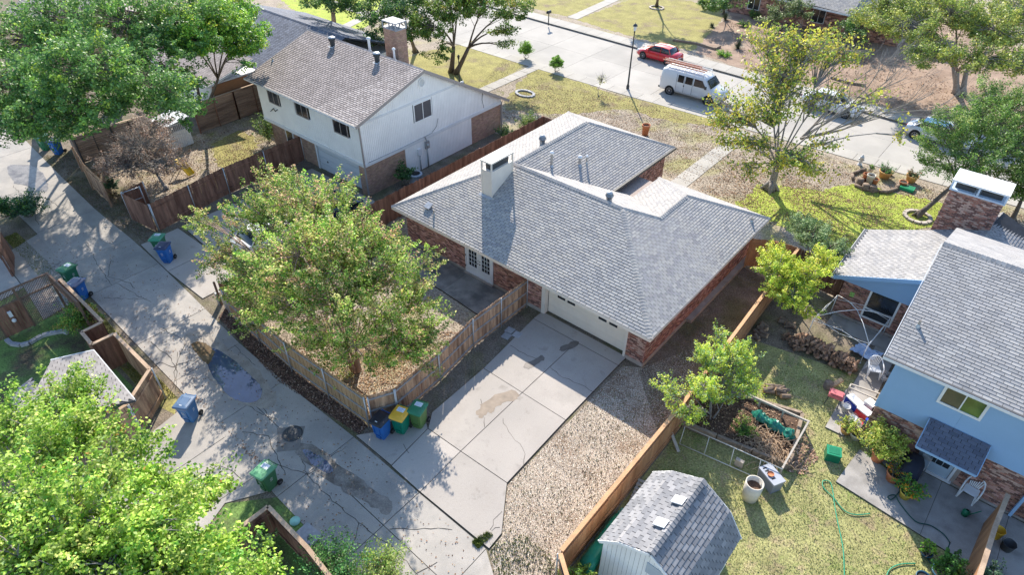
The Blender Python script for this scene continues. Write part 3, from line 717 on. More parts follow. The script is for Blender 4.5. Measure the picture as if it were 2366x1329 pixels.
litter('leaf_litter', 'leaves and twigs on the ground along the dark fence', 'leaves', [(-52, 10.7), (-43, 10.1), (-36, 10.3), (-36.8, 11.8), (-43, 12), (-52, 12.3)], 7000, 0.08, [(0.16, 0.11, 0.06), (0.10, 0.12, 0.05), (0.24, 0.18, 0.12)], [3, 2, 1])
litter('leaf_litter', 'scattered leaves on the neighbouring back yard', 'leaves', [(-46, 13), (-38, 12), (-38, 22), (-46, 27)], 7000, 0.08, LEAFC, [3, 2, 3, 1])
litter('leaf_litter', 'fallen leaves scattered on the alley by the trees', 'leaves', [(-40, 5.8), (-5, 5.2), (-9, 8.9), (-16, 9), (-40, 9.8)], 2200, 0.06, LEAFC, [3, 2, 3, 1], z=0.036)
litter('leaf_litter', 'leaves spread over the far bare yard', 'leaves', [(-22, 60), (8, 59), (8, 68), (-30, 72)], 9000, 0.11, LEAFC, [3, 2, 3, 1])
litter('leaf_litter', 'leaves along the gutter joint of the side driveway', 'leaves', [(-23.29,5.89), (-23,6.13), (-17.74,5.95), (-17.8,5.68)], 220, 0.06, LEAFC, [3, 3, 3, 1], z=0.036)

# ================================================================== HOUSES
M_shbase = mat('roof_underlay', (0.06, 0.062, 0.068), 1.0, 0.2)
M_shA = [mat('shingle_grey', (0.37, 0.352, 0.335), 0.95, 0.05, 1.2, fine=0.14, fscale=50, bump=0.3, bscale=80, objrand=0.09),
         mat('shingle_light_grey', (0.395, 0.375, 0.352), 0.95, 0.05, 1.2, fine=0.14, fscale=50, objrand=0.07),
         mat('shingle_slate', (0.32, 0.31, 0.305), 0.95, 0.05, 1.2, fine=0.14, fscale=50, objrand=0.07)]
def toneA(p=None):
    r = random.random()
    k = rnd(0.93, 1.07)
    if r < 0.34: return (1.11 * k, 1.09 * k, 1.05 * k)
    if r < 0.55: return (0.86 * k, 0.87 * k, 0.90 * k)
    return (k, k, k)
M_trim = mat('cream_trim', (0.72, 0.65, 0.57), 0.6, 0.05, 2)
M_white_trim = mat('white_trim', (0.68, 0.69, 0.70), 0.55, 0.05, 2)
M_brickcore = mat('mortar', (0.36, 0.30, 0.265), 0.95, 0.15, 8)
M_br = [mat('brick_red', (0.33, 0.155, 0.115), 0.95, 0.15, 8, fine=0.2, objrand=0.22), mat('brick_pale', (0.46, 0.31, 0.25), 0.95, 0.15, 8, fine=0.2, objrand=0.2), mat('brick_dark', (0.17, 0.09, 0.075), 0.95, 0.15, 8, fine=0.2, objrand=0.2)]
def tone_brick():
    r = random.random()
    if r < 0.5: k = rnd(0.85, 1.15); return (k, k * rnd(0.95, 1.15), k * rnd(0.95, 1.15))
    if r < 0.72: k = rnd(0.9, 1.1); return (1.45 * k, 1.75 * k, 1.9 * k)
    k = rnd(0.8, 1.1); return (0.5 * k, 0.55 * k, 0.62 * k)
M_tan = mat('tan_brick', (0.40, 0.265, 0.195), 0.95, 0.12, 5, fine=0.15)
def tone_tan():
    k = rnd(0.8, 1.2); return (k, k * rnd(0.93, 1.05), k * rnd(0.93, 1.05))
M_found = mat('foundation', (0.38, 0.33, 0.29), 0.95, 0.2, 2)
M_glass = mat('window_glass', (0.02, 0.025, 0.03), 0.08, 0.1, 2, spec=0.8)
M_metal = mat('galvanised', (0.42, 0.43, 0.44), 0.45, 0.15, 6, metal=0.6)
M_dark = mat('dark_metal', (0.05, 0.055, 0.06), 0.5, 0.1, 6)
M_pipe = mat('vent_pipe', (0.36, 0.33, 0.29), 0.6, 0.2, 6)
KC = {}
def caps(root, a, b, m, w=0.26, step=0.17, lab='ridge_cap'):
    a = Vector(a); b = Vector(b); d = (b - a); L_ = d.length; d.normalize()
    if d.z < 0: a, b, d = b, a, -d
    if lab + m[0].name not in KC:
        ms = []
        for mm in m:
            q = MB(); s = step * 1.15
            q.add([(0, -w / 2, -0.035), (0, 0, 0.045), (0, w / 2, -0.035), (s, w / 2, -0.052), (s, 0, 0.022), (s, -w / 2, -0.052), (0, -w / 2, -0.06), (0, w / 2, -0.06)],
                  [(0, 1, 4, 5), (1, 2, 3, 4), (6, 7, 2, 1, 0)]); ms.append(q.mesh(lab, mm))
        KC[lab + m[0].name] = ms
    n = int(L_ / step)
    x = d; y = Vector((0, 0, 1)).cross(x).normalized(); z = x.cross(y)
    rot = Matrix((x, y, z)).transposed().to_euler()
    for i in range(n):
        inst(lab, random.choice(KC[lab + m[0].name]), root, a + d * (i * step) + Vector((0, 0, 0.02)), rot)
def roof(root, faces, tabw, courseh, m, tone_fn, nobj=300, th=0.10, gap=0.014, lift=0.014):
    base = MB(); keep = []
    for pts, e in faces:
        pp = orient(pts); nn = Vector((0, 0, 0))
        for i in range(len(pp)): nn += (pp[i] - pp[0]).cross(pp[(i + 1) % len(pp)] - pp[0])
        nn.normalize(); base.slabq([p - nn * 0.012 for p in pp], th)
        tiled_face(root, pts, e, tabw, courseh, m, tone_fn, keep, gap=gap, lift=lift)
    part('roof', base, M_shbase, root)
    tiles_build(root, keep, tabw, courseh, m, tone_fn, nobj, gap=gap)
def orient(pts):
    pts = [Vector(p) for p in pts]; n = Vector((0, 0, 0))
    for i in range(len(pts)): n += (pts[i] - pts[0]).cross(pts[(i + 1) % len(pts)] - pts[0])
    return pts if n.z > 0 else pts[::-1]
def fascia(root, a, b, m, h=0.16, t=0.04, name='fascia', drop=0.09):
    a = Vector(a); b = Vector(b); d = Vector((0, 0, -drop))
    q = MB(); q.beam(a + d, b + d, t, h); part(name, q, m, root)
def gutter(root, a, b, m):
    a = Vector(a); b = Vector(b); d = Vector((0, 0, -0.05)); q = MB(); q.beam(a + d, b + d, 0.13, 0.11); q.beam(a + Vector((0, 0, 0.012)), b + Vector((0, 0, 0.012)), 0.085, 0.02, c=0.12)
    part('gutter', q, m, root)
def turbine(root_loc, label, group=None, s=1.0):
    t = thing('roof_turbine_vent', label, 'roof vent', root_loc, 0, group)
    q = MB(); q.lathe((0, 0, -0.25), [(0.17 * s, 0), (0.16 * s, 0.45)], 14); part('base', q, M_metal, t, True)
    q = MB()
    for k in range(18):
        a = 2 * math.pi * k / 18; a2 = a + 0.22
        P_ = lambda r, z, an: (r * s * math.cos(an), r * s * math.sin(an), z * s)
        q.add([P_(0.16, 0.2, a), P_(0.16, 0.2, a2), P_(0.235, 0.36, a2), P_(0.235, 0.36, a), P_(0.15, 0.52, a2), P_(0.15, 0.52, a)], [(0, 1, 2, 3), (3, 2, 4, 5)])
    q.lathe((0, 0, 0), [(0.13 * s, 0.2), (0.2 * s, 0.36), (0.13 * s, 0.51)], 14, 0.25)
    part('fins', q, mat('turbine_fins', (0.30, 0.31, 0.33), 0.4, 0.1, 8, metal=0.5), t, True)
    q = MB(); q.lathe((0, 0, 0), [(0.165 * s, 0.51 * s), (0.12 * s, 0.57 * s), (0.0, 0.60 * s)], 16); part('cap', q, M_metal, t, True)
    return t
def pipe_vent(loc, h, r, label, cap=True, m=None, group=None, flash=True):
    t = thing('vent_pipe', label, 'vent pipe', loc, 0, group)
    q = MB(); q.lathe((0, 0, -0.15), [(r, 0), (r, h + 0.15)], 10); q.disc((0, 0, h), r, 10, 0.3); part('pipe', q, m or M_pipe, t, True)
    if cap:
        q = MB(); q.lathe((0, 0, h), [(r * 1.0, -0.05), (r * 1.7, -0.03), (r * 1.7, 0.05), (r * 0.6, 0.11), (0, 0.11)], 12); part('cap', q, M_white_trim, t, True)
    if flash:
        q = MB(); q.lathe((0, 0, 0), [(r * 2.2, -0.06), (r * 1.3, 0.10), (r, 0.12)], 10); part('flashing', q, M_metal, t, True)
    return t

# ------------------------------------------------------------------ H1: the brick house in the middle
H1 = thing('brick_house', 'low brick house in the middle with grey hip roof and cream garage door', 'house', (-17, 27, 0))
E_ = 2.5
A_ = (-25.2, 19.75, E_); B_ = (-8.55, 19.75, E_); RL = (-20.36, 24.59, 4.92); RR = (-13.39, 24.59, 4.92)
WF = (-20.36, 31.5, 4.92); C_ = (-25.2, 36.5, E_); D_ = (-16.4, 35.9, 2.87); VE = (-16.4, 28.69, 2.87)
LR = (-12.0, 25.98, 4.225); RF = (-12.0, 28.85, 4.225); F_ = (-8.55, 32.45, E_); E2 = (-15.45, 32.45, E_); VB = (-15.45, 29.43, E_); VC = (-16.4, 29.43, E_)
faces = [([A_, B_, RR, RL], (1, 0, 0)), ([A_, RL, WF, C_], (0, 1, 0)), ([C_, WF, D_], Vector(D_) - Vector(C_)), ([RL, VE, D_, WF], (0, 1, 0)),
         ([RL, RR, LR, VB, VC, VE], (1, 0, 0)), ([LR, RF, E2, VB], (0, 1, 0)), ([RF, F_, E2], (1, 0, 0)), ([B_, F_, RF, LR, RR], (0, 1, 0))]
roof(H1, faces, 0.33, 0.145, M_shA, toneA, 300, gap=0.02, lift=0.024)
for a, b in ((A_, RL), (B_, RR), (RL, RR), (RR, LR), (LR, RF), (RF, F_), (RF, E2), (RL, WF), (WF, C_), (WF, D_)): caps(H1, a, b, M_shA)
def eave_trim(root, pts, m, z=-0.1, h=0.17):
    for a, b in pts: fascia(root, a, b, m, h)
for a, b in ((A_, B_), (B_, F_), (F_, E2), (E2, VB), (A_, C_), (C_, D_)): fascia(H1, a, b, M_trim)
fascia(H1, VE, D_, M_trim, 0.1, 0.03); gutter(H1, Vector(VE) + Vector((0.07, 0, 0.0)), Vector(D_) + Vector((0.07, 0, 0)), M_dark)
q = MB()
q.box(-24.8, 20.9, 0, -16.8, 35.6, 2.40); q.box(-16.8, 20.9, 0, -9.0, 31.9, 2.39); q.box(-16.9, 29, 2.3, -16.8, 35.5, 2.78)
q.box(-24.8, 20.4, 0, -20.12, 20.9, 2.4); q.box(-18.2, 20.4, 0, -14.93, 20.9, 2.4); q.box(-9.95, 20.4, 0, -9.0, 20.9, 2.4)
q.box(-20.12, 20.4, 2.12, -18.2, 20.9, 2.4); q.box(-14.93, 20.4, 2.16, -9.95, 20.9, 2.4)
part('wall', q, M_brickcore, H1)
q = MB(); q.box(-25.2 + 0.1, 19.85, 2.36, -8.65, 20.395, 2.40); q.box(-8.99, 20.4, 2.355, -8.6, 32.3, 2.398); part('soffit', q, M_trim, H1)
for bx in ((-24.83, 20.37, 0, -20.12, 20.395, 0.22), (-18.2, 20.37, 0, -14.93, 20.395, 0.22), (-9.95, 20.37, 0, -9.0, 20.395, 0.22), (-8.995, 20.37, 0, -8.96, 31.9, 0.22)): part('foundation', MB().box(*bx), M_found, H1)
part('foundation', MB().box(-8.955, 24.6, 0.0, -8.7, 31.9, 0.20), M_found, H1)
kb = []; mbs = []
mbs.append(brick_wall(H1, (-24.8, 20.4, 0.22), (1, 0, 0), 4.68, 2.15, [(1.3, 3.1, 1.5, 2.0)], M_br, tone_brick, None))
mbs.append(brick_wall(H1, (-18.2, 20.4, 0.22), (1, 0, 0), 3.27, 2.15, [], M_br, tone_brick, None))
mbs.append(brick_wall(H1, (-9.95, 20.4, 0.22), (1, 0, 0), 0.96, 2.15, [], M_br, tone_brick, kb))
mbs.append(brick_wall(H1, (-9.0, 20.4, 0.22), (0, 1, 0), 11.5, 2.15, [], M_br, tone_brick, kb))
mbs.append(brick_wall(H1, (-16.8, 29.2, 0.5), (0, 1, 0), 6.4, 2.26, [], M_br, tone_brick, None))
bricks_finish(H1, mbs, kb, M_br, 300, tone_fn=tone_brick)
# small high window under the eave
q = MB(); hollow_frame(q, (-23.5, 20.39, 1.72), (1, 0, 0), 1.8, 0.5, 0.05, 0.03, (0, -1, 0)); w = part('window', q, M_trim, H1)
q = MB(); q.box(-23.47, 20.385, 1.75, -21.73, 20.395, 2.19); part('pane', q, M_glass, w)
# french doors
q = MB(); hollow_frame(q, (-20.16, 20.385, 0.16), (1, 0, 0), 1.98, 2.02, 0.07, 0.06, (0, -1, 0)); fd = part('door_frame', q, M_white_trim, H1)
q = MB(); q.box(-20.2, 20.2, 0.08, -18.14, 20.38, 0.16); part('threshold', q, M_found, H1)
for s0 in (-20.085, -19.165):
    q = MB(); x0, x1, z0, z1 = s0, s0 + 0.905, 0.235, 2.105
    gx0, gx1, gz0, gz1 = x0 + 0.17, x1 - 0.17, z0 + 0.42, z1 - 0.13
    q.box(x0, 20.36, z0, gx0, 20.40, z1); q.box(gx1, 20.36, z0, x1, 20.40, z1); q.box(gx0, 20.36, z0, gx1, 20.40, gz0); q.box(gx0, 20.36, gz1, gx1, 20.40, z1)
    for i in (1, 2):
        xx = gx0 + (gx1 - gx0) * i / 3; q.box(xx - 0.012, 20.362, gz0, xx + 0.012, 20.395, gz1)
    for i in (1, 2, 3, 4):
        zz = gz0 + (gz1 - gz0) * i / 5; q.box(gx0, 20.364, zz - 0.012, gx1, 20.393, zz + 0.012)
    dr = part('french_door', q, M_white_trim, H1)
    for i in range(3):
        for j in range(5):
            q = MB(); a = gx0 + (gx1 - gx0) * i / 3 + 0.014; b = gx0 + (gx1 - gx0) * (i + 1) / 3 - 0.014; c = gz0 + (gz1 - gz0) * j / 5 + 0.014; d = gz0 + (gz1 - gz0) * (j + 1) / 5 - 0.014
            q.box(a, 20.378, c, b, 20.386, d); part('pane', q, M_glass, dr)
    q = MB(); hx = x1 - 0.06 if s0 < -20 else x0 + 0.06
    q.lathe((hx, 20.33, 1.05), [(0.0, -0.03), (0.03, -0.02), (0.03, 0.02), (0, 0.03)], 8); q.box(hx - 0.02, 20.34, 1.2, hx + 0.02, 20.36, 1.26); part('handle', q, M_dark, dr)
q = MB()
for z in (0.5, 1.2, 1.9):
    q.box(-20.14, 20.30, z, -20.10, 20.34, z + 0.1)
part('hinges', q, M_dark, fd)
# garage door with trim, panels and four small lights
q = MB(); q.box(-14.93, 20.33, 0.06, -14.72, 20.62, 2.16); q.box(-10.08, 20.38, 0.06, -9.95, 20.62, 2.16); q.box(-14.72, 20.36, 2.02, -10.08, 20.62, 2.16); part('garage_trim', q, M_trim, H1)
gd = part('garage_door', MB().box(-14.72, 20.70, 0.06, -10.08, 20.74, 2.02), M_trim, H1)
M_gd = mat('garage_door_paint', (0.80, 0.71, 0.60), 0.55, 0.04, 1.5)
for r in range(4):
    q = MB(); z0 = 0.065 + r * 0.488; z1 = z0 + 0.482
    lights = [(-14.17, -13.72), (-13.57, -13.12), (-11.74, -11.29), (-11.13, -10.68)] if r == 2 else []
    q.box(-14.715, 20.66, z0, -10.085, 20.70, z1)
    for i in range(8):
        if r >= 2: continue
        a = -14.66 + i * 0.575; q.box(a, 20.652, z0 + 0.07, a + 0.5, 20.66, z1 - 0.07, 1.02)
    pn = part('door_panel', q, M_gd, gd)
    for a, b in lights:
        q = MB(); q.box(a, 20.645, z0 + 0.22, b, 20.659, z0 + 0.36); part('pane', q, M_glass, pn)
# chimney
q = MB(); q.box(-20.75, 22.45, 3.3, -20.08, 24.15, 5.28); ch = part('chimney', q, M_trim, H1)
q = MB()
for x in (-20.78, -20.11):
    for y in (22.42, 24.11): q.box(x, y, 3.6, x + 0.07, y + 0.07, 5.80)
q.box(-20.76, 22.44, 5.28, -20.07, 24.16, 5.34); part('corner_post', q, M_trim, ch)
q = MB(); q.box(-20.8, 22.4, 5.80, -20.03, 24.2, 5.88); part('chimney_cap', q, M_trim, ch)
q = MB(); q.box(-20.62, 22.62, 5.345, -20.21, 23.98, 5.62); part('flue', q, M_dark, ch)
q = MB(); q.slabq([(-20.9, 22.3, 3.80), (-20.0, 22.3, 3.80), (-20.0, 22.46, 3.88), (-20.9, 22.46, 3.88)], 0.01); part('flashing', q, M_metal, ch)
turbine((-20.909,27.847,4.646), 'round turbine vent on the pale left slope of the middle house roof', 'round turbine vents')
turbine((-14.402,24.959,4.721), 'round turbine vent just behind the ridge above the garage of the middle house', 'round turbine vents', 0.95)
pipe_vent((-19.24,26.553,4.305), 0.85, 0.07, 'tallest of the three capped pipes on the dark slope of the middle house')
pipe_vent((-18.496,28.262,3.924), 0.55, 0.08, 'wider capped pipe, middle one of three on the dark slope')
pipe_vent((-18.395,28.816,3.873), 0.45, 0.045, 'thin pipe beside the wider capped pipe on the dark slope', True)
pipe_vent((-18.852,26.849,3.776), 0.12, 0.04, 'very short pipe on the pale slope behind the middle chimney', False, M_dark)
pipe_vent((-22.375,20.328,2.789), 0.35, 0.045, 'thin pipe near the left eave of the middle house', False)
pipe_vent((-9.062,31.056,2.756), 0.22, 0.06, 'short pipe near the right corner of the middle house roof', False)
t = thing('box_vent', 'small square hooded vent near the left end of the middle house roof', 'roof vent', (-23.033,20.56,2.905))
q = MB(); q.obox((0, 0, 0.12), (0.2, 0, 0), (0, 0.17, 0.085), (0, 0, 0.04)); q.obox((0, 0.02, 0.03), (0.14, 0, 0), (0, 0.13, 0.05), (0, 0, 0.09), 0.6); part('hood', q, M_metal, t, True)
q = MB(); q.obox((0, 0, -0.0), (0.26, 0, 0), (0, 0.22, 0.11), (0, 0, 0.006)); part('flange', q, M_metal, t, True)

# ------------------------------------------------------------------ H2: two-storey pale house on the left
M_shB = [mat('shingle_taupe', (0.34, 0.295, 0.275), 0.95, 0.1, 1.2, fine=0.12, objrand=0.1), mat('shingle_taupe_light', (0.42, 0.37, 0.345), 0.95, 0.1, 1.2, fine=0.12, objrand=0.08)]
def toneB(p=None): k = rnd(0.82, 1.14); return (k, k, k * 1.01)
M_siding = mat('pale_siding', (0.86, 0.85, 0.825), 0.7, 0.06, 1.0, fine=0.03)
M_sidgap = mat('siding_gap', (0.25, 0.25, 0.25), 0.9, 0.1)
H2 = thing('two_storey_house', 'pale two-storey house with taupe roof and white garage door, left of the middle house', 'house', (-36, 28, 0))
XR = -30.35; YB = 22.1; YF = 35.1; XL = -41.15
eb = 5.12; RZ = 6.87
rb0 = (-41.6, 21.65, eb); rb1 = (-30.05, 21.65, eb); rr0 = (-41.9, 27.45, RZ); rr1 = (-30.1, 27.45, RZ); rf0 = (-41.9, 35.75, 2.3); rf1 = (-30.1, 35.75, 2.3)
roof(H2, [([rb0, rb1, rr1, rr0], (1, 0, 0)), ([rr0, rr1, rf1, rf0], (1, 0, 0))], 0.30, 0.15, M_shB, toneB, 300, gap=0.03, lift=0.03)
caps(H2, rr0, rr1, M_shB, 0.24, 0.2)
q = MB(); q.box(XL, YB + 0.12, 2.1, XR - 0.05, YF, 2.35); q.box(XL, YB + 0.12, 2.3, XR - 0.05, 26.5, 5.0)
# gable prism core
def zroof(y): return (eb + (y - 21.65) * (RZ - eb) / (27.45 - 21.65)) if y < 27.45 else (RZ + (y - 27.45) * (2.3 - RZ) / (35.75 - 27.45))
prof = [(YB + 0.12, 2.1), (YF, 2.1), (YF, zroof(YF) - 0.14), (27.45, RZ - 0.14), (YB + 0.12, zroof(YB) - 0.14)]
n = len(prof); vs = [(XR - 0.05, y, z) for y, z in prof] + [(XL, y, z) for y, z in prof]
q.add(vs, [tuple(range(n)), tuple(range(2 * n - 1, n - 1, -1))] + [(i, n + i, n + (i + 1) % n, (i + 1) % n) for i in range(n)])
part('upper_wall', q, M_sidgap, H2)
q = MB(); q.box(XL, YB + 0.4, 0, XR - 0.06, YF, 2.1); part('wall', q, M_tan, H2)
# vertical siding boards, right gable and back
wins_g = [(954, 242, 999, 284)]
gw = (26.5, 28.1, 3.55, 4.8)
q = MB(); y = YB
while y < YF:
    y1 = min(y + 0.145, YF)
    zt = min(zroof(y), zroof(y1)) - 0.16
    segs = [(2.32, zt)]
    if y1 > gw[0] and y < gw[1]: segs = [(2.32, gw[2]), (gw[3], zt)]
    for a, b in segs:
        if b > a: q.box(XR - 0.05, y + 0.008, a, XR, y1 - 0.008, b)
    y = y1
part('siding_boards', q, M_siding, H2, kind='stuff')
bw = [(-39.9, -38.65), (-36.8, -35.5), (-32.9, -31.5)]
q = MB(); x = XL
while x < XR:
    x1 = min(x + 0.20, XR)
    segs = [(2.32, 5.0)]
    for a, b in bw:
        if x1 > a and x < b: segs = [(2.32, 3.78), (4.9, 5.0)]
    for a, b in segs: q.box(x + 0.006, YB, a, x1 - 0.006, YB + 0.12, b)
    x = x1
part('siding_boards', q, M_siding, H2, kind='stuff')
q = MB(); q.beam((XR + 0.01, YB, 4.95), (XR + 0.01, 31.2, 4.95), 0.03, 0.14); q.beam((XR + 0.01, YB - 0.02, 2.22), (XR + 0.01, YF, 2.22), 0.06, 0.22); q.beam((XL, YB - 0.01, 2.22), (XR + 0.04, YB - 0.01, 2.22), 0.06, 0.22)
q.beam((XR + 0.015, YB - 0.0, 2.3), (XR + 0.015, YB, 5.0), 0.05, 0.09); part('trim_board', q, M_white_trim, H2)
q = MB(); q.beam((XR + 0.06, YB - 0.04, 0.0), (XR + 0.06, YB - 0.04, 5.02), 0.09, 0.08); q.beam((XR + 0.04, YF + 0.02, 0.0), (XR + 0.04, YF + 0.02, 2.25), 0.09, 0.08); part('downspout', q, mat('taupe_trim', (0.33, 0.29, 0.27), 0.6, 0.05), H2)
gutter(H2, (-41.6, 21.60, eb + 0.02), (-30.05, 21.60, eb + 0.02), M_white_trim)
for a, b in ((rb1, rr1), (rr1, rf1), (rb0, rr0)): fascia(H2, Vector(a) + Vector((0.02, 0, 0)), Vector(b) + Vector((0.02, 0, 0)), MATS['taupe_trim'], 0.2, 0.04, drop=0.08)
# gable window and round vent
def simple_window(root, o, e, n, w, h, fm, t=0.06, split=True, pane_m=None, proud=0.05):
    q = MB(); hollow_frame(q, o, e, w, h, t, proud, n); f = part('window', q, fm, root)
    o = Vector(o); e = Vector(e); n = Vector(n); z = Vector((0, 0, 1))
    for k in ((0, 1) if split else (0,)):
        ww = (w - 2 * t) / (2 if split else 1)
        q = MB(); c = o + e * (t + ww * (k + 0.5)) + z * (h / 2) + n * 0.012; q.obox(c, e * (ww / 2 - 0.005), n * 0.006, z * (h / 2 - t)); part('pane', q, (pane_m[k] if isinstance(pane_m, (list, tuple)) else pane_m) or M_glass, f)
    if split:
        q = MB(); q.obox(o + e * (w / 2) + z * (h / 2) + n * 0.025, e * 0.02, n * 0.02, z * (h / 2 - t)); part('mullion', q, fm, f)
    return f
M_frame_taupe = MATS['taupe_trim']
simple_window(H2, (XR, gw[0], gw[2]), (0, 1, 0), (1, 0, 0), gw[1] - gw[0], gw[3] - gw[2], M_siding, pane_m=mat('screen_glass', (0.09, 0.09, 0.10), 0.5, 0.1))
for a, b in bw: simple_window(H2, (a, YB, 3.76), (1, 0, 0), (0, -1, 0), b - a, 1.15, M_frame_taupe)
q = MB()
for k in range(20):
    a = 2 * math.pi * k / 20; b = 2 * math.pi * (k + 1) / 20
    q.beam((XR + 0.03, 27.38 + 0.27 * math.cos(a), 6.0 + 0.27 * math.sin(a)), (XR + 0.03, 27.38 + 0.27 * math.cos(b), 6.0 + 0.27 * math.sin(b)), 0.05, 0.05)
for k in range(7):
    z = -0.2 + k * 0.066; wdt = math.sqrt(max(0.26 ** 2 - z * z, 0)); q.beam((XR + 0.02, 27.38 - wdt, 6.0 + z), (XR + 0.02, 27.38 + wdt, 6.0 + z), 0.03, 0.035, 0.8)
part('gable_vent', q, M_siding, H2)
# ground floor: brick ends and sunk panel on the right side
b1 = brick_wall(H2, (XR - 0.05, YB, 0.0), (0, 1, 0), 3.35, 2.1, [], M_tan, tone_tan, None, bl=0.21, bh=0.075)
b2 = brick_wall(H2, (XR - 0.05, 31.9, 0.0), (0, 1, 0), 3.2, 2.1, [], M_tan, tone_tan, None, bl=0.21, bh=0.075)
b3 = brick_wall(H2, (XL, YB + 0.4, 0.0), (1, 0, 0), 5.2, 2.1, [(1.7, 2.7, 0, 2.05)], M_tan, tone_tan, None, bl=0.21, bh=0.075)
b4 = brick_wall(H2, (XR - 1.15, YB, 0.0), (1, 0, 0), 1.1, 2.1, [(0, 0.55, 0, 3)], M_tan, tone_tan, None, bl=0.21, bh=0.075)
bricks_finish(H2, [b1, b2, b3, b4], [], [M_tan], 0, tone_fn=tone_tan)
q = MB(); q.box(XR - 0.6, YB + 0.005, 0, XR - 0.055, YB + 0.4, 2.1); q.box(XR - 0.06, YB + 0.005, 0, XR - 0.052, YB + 3.35, 2.1); part('brick_pier', q, M_tan, H2); part('brick_pier', MB().box(XR - 0.06, 31.9, 0, XR - 0.052, YF, 2.1), M_tan, H2)
q = MB(); y = 25.5
while y < 31.85: q.box(XR - 0.06, y + 0.006, 0.05, XR - 0.02, y + 0.139, 2.08); y += 0.145
part('siding_boards', q, M_siding, H2, kind='stuff')
q = MB(); q.box(-35.95, YB + 0.30, 0, -35.8, YB + 0.42, 2.1); part('garage_trim', q, M_white_trim, H2)
M_gdb = mat('bluish_white_paint', (0.56, 0.59, 0.63), 0.5, 0.04, 1.5)
gd = part('garage_door', MB().box(-35.8, YB + 0.40, 0.02, -31.1, YB + 0.43, 1.98), M_gdb, H2)
for r in range(4):
    q = MB(); q.box(-35.75, YB + 0.37, 0.03 + r * 0.485, -31.15, YB + 0.41, 0.03 + r * 0.485 + 0.465); part('door_panel', q, M_gdb, gd)
q = MB(); q.box(-34.9, YB + 0.33, 0.75, -34.8, YB + 0.37, 0.85); part('handle', q, M_dark, gd)
q = MB(); q.box(XL + 1.72, YB + 0.36, 0, XL + 2.68, YB + 0.44, 2.05); dd = part('door', q, M_white_trim, H2)
q = MB(); q.box(XL + 1.86, YB + 0.34, 0.2, XL + 2.54, YB + 0.358, 1.95); part('pane', q, M_glass, dd)
# utilities on the right side
q = MB(); q.box(XR - 0.02, 26.55, 1.2, XR + 0.1, 26.85, 1.65); part('breaker_box', q, M_white_trim, H2)
q = MB(); q.tube([(XR + 0.05, 26.7, 0.0), (XR + 0.05, 26.7, 1.2)], 0.035); q.tube([(XR + 0.05, 27.4, 0), (XR + 0.05, 27.4, 1.5)], 0.045); q.tube([(XR + 0.05, 27.4, 1.9), (XR + 0.06, 27.3, 2.3), (XR + 0.06, 27.2, 2.35)], 0.03)
q.tube([(XR + 0.05, 22.4, 2.36), (XR + 0.06, 25, 2.33), (XR + 0.06, 28.0, 2.37)], 0.015); part('conduit', q, M_metal, H2)
q = MB(); q.box(XR - 0.02, 27.25, 1.45, XR + 0.12, 27.58, 1.95); q.lathe((XR + 0.14, 27.4, 1.72), [(0.09, -0.08), (0.1, 0.0), (0.07, 0.08), (0, 0.09)], 10, 1.1); part('electric_meter', q, M_metal, H2)
q = MB(); q.tube([(XR + 0.02, 33.2, 2.4), (XR + 0.04, 33.0, 3.1), (XR + 0.03, 33.1, 3.6)], 0.012); q.tube([(XR + 0.02, 28.0, 2.4), (XR + 0.05, 28.4, 2.7), (XR + 0.03, 28.6, 3.2)], 0.012); part('cable', q, M_dark, H2)
q = MB(); q.tube([(-40.014,22.05,3.056), (-39.521,22.05,3.417), (-39.387,22.05,3.238), (-39.055,22.05,3.458)], 0.03); part('wall_ornament', q, M_dark, H2)
def box_turbine(loc, label):
    t = thing('roof_vent', label, 'roof vent', loc, 0, 'capped round vents')
    q = MB(); q.lathe((0, 0, -0.2), [(0.17, 0), (0.17, 0.5), (0.24, 0.6), (0.24, 0.75)], 14); part('stack', q, M_dark, t, True)
    q = MB(); q.lathe((0, 0, 0), [(0.245, 0.54), (0.2, 0.6), (0, 0.62)], 14); part('cap', q, M_metal, t, True)
    q = MB(); q.obox((0, 0, 0.01), (0.24, 0, 0), (0, 0.24, 0.07), (0, 0, 0.006)); part('flange', q, M_white_trim, t, True)
zB = (RZ - eb) / (27.45 - 21.65)
box_turbine((-38.393,26.836,6.684), 'dark capped vent farther left of two on the taupe roof')
box_turbine((-33.785,26.827,6.682), 'dark capped vent nearer the gable on the taupe roof')
pipe_vent((-41.271,23.771,5.76), 0.25, 0.05, 'thin pipe near the left edge of the taupe roof', False)
pipe_vent((-36.3, 28.3, 6.35), 0.9, 0.09, 'thick white capped pipe behind the ridge of the taupe roof', True, M_white_trim)
pipe_vent((-33.8, 28.3, 6.35), 0.75, 0.07, 'white capped pipe beside the brick chimney behind the taupe ridge', True, M_white_trim)
c = thing('brick_chimney', 'tall tan brick chimney with metal cap beyond the taupe roof', 'chimney', (-37.3, 31.7, 0))
q = MB(); q.box(-38.1, 31.15, 0, -36.75, 32.1, 6.95); part('stack', q, M_tan, c)
mb1 = brick_wall(c, (-38.1, 31.15, 3.8), (1, 0, 0), 1.35, 3.15, [], M_tan, tone_tan, None); mb2 = brick_wall(c, (-36.75, 31.15, 3.8), (0, 1, 0), 0.95, 3.15, [], M_tan, tone_tan, None)
bricks_finish(c, [mb1, mb2], [], [M_tan], 0, tone_fn=tone_tan)
q = MB(); q.box(-38.15, 31.1, 6.95, -36.7, 32.15, 7.05); q.box(-38.15, 31.1, 7.42, -36.7, 32.15, 7.5)
for x in (-38.15, -37.45, -36.77):
    for y in (31.1, 32.08): q.box(x, y, 7.05, x + 0.07, y + 0.07, 7.42)
part('chimney_cap', q, mat('dull_steel', (0.27, 0.29, 0.32), 0.6, 0.2, 5), c)

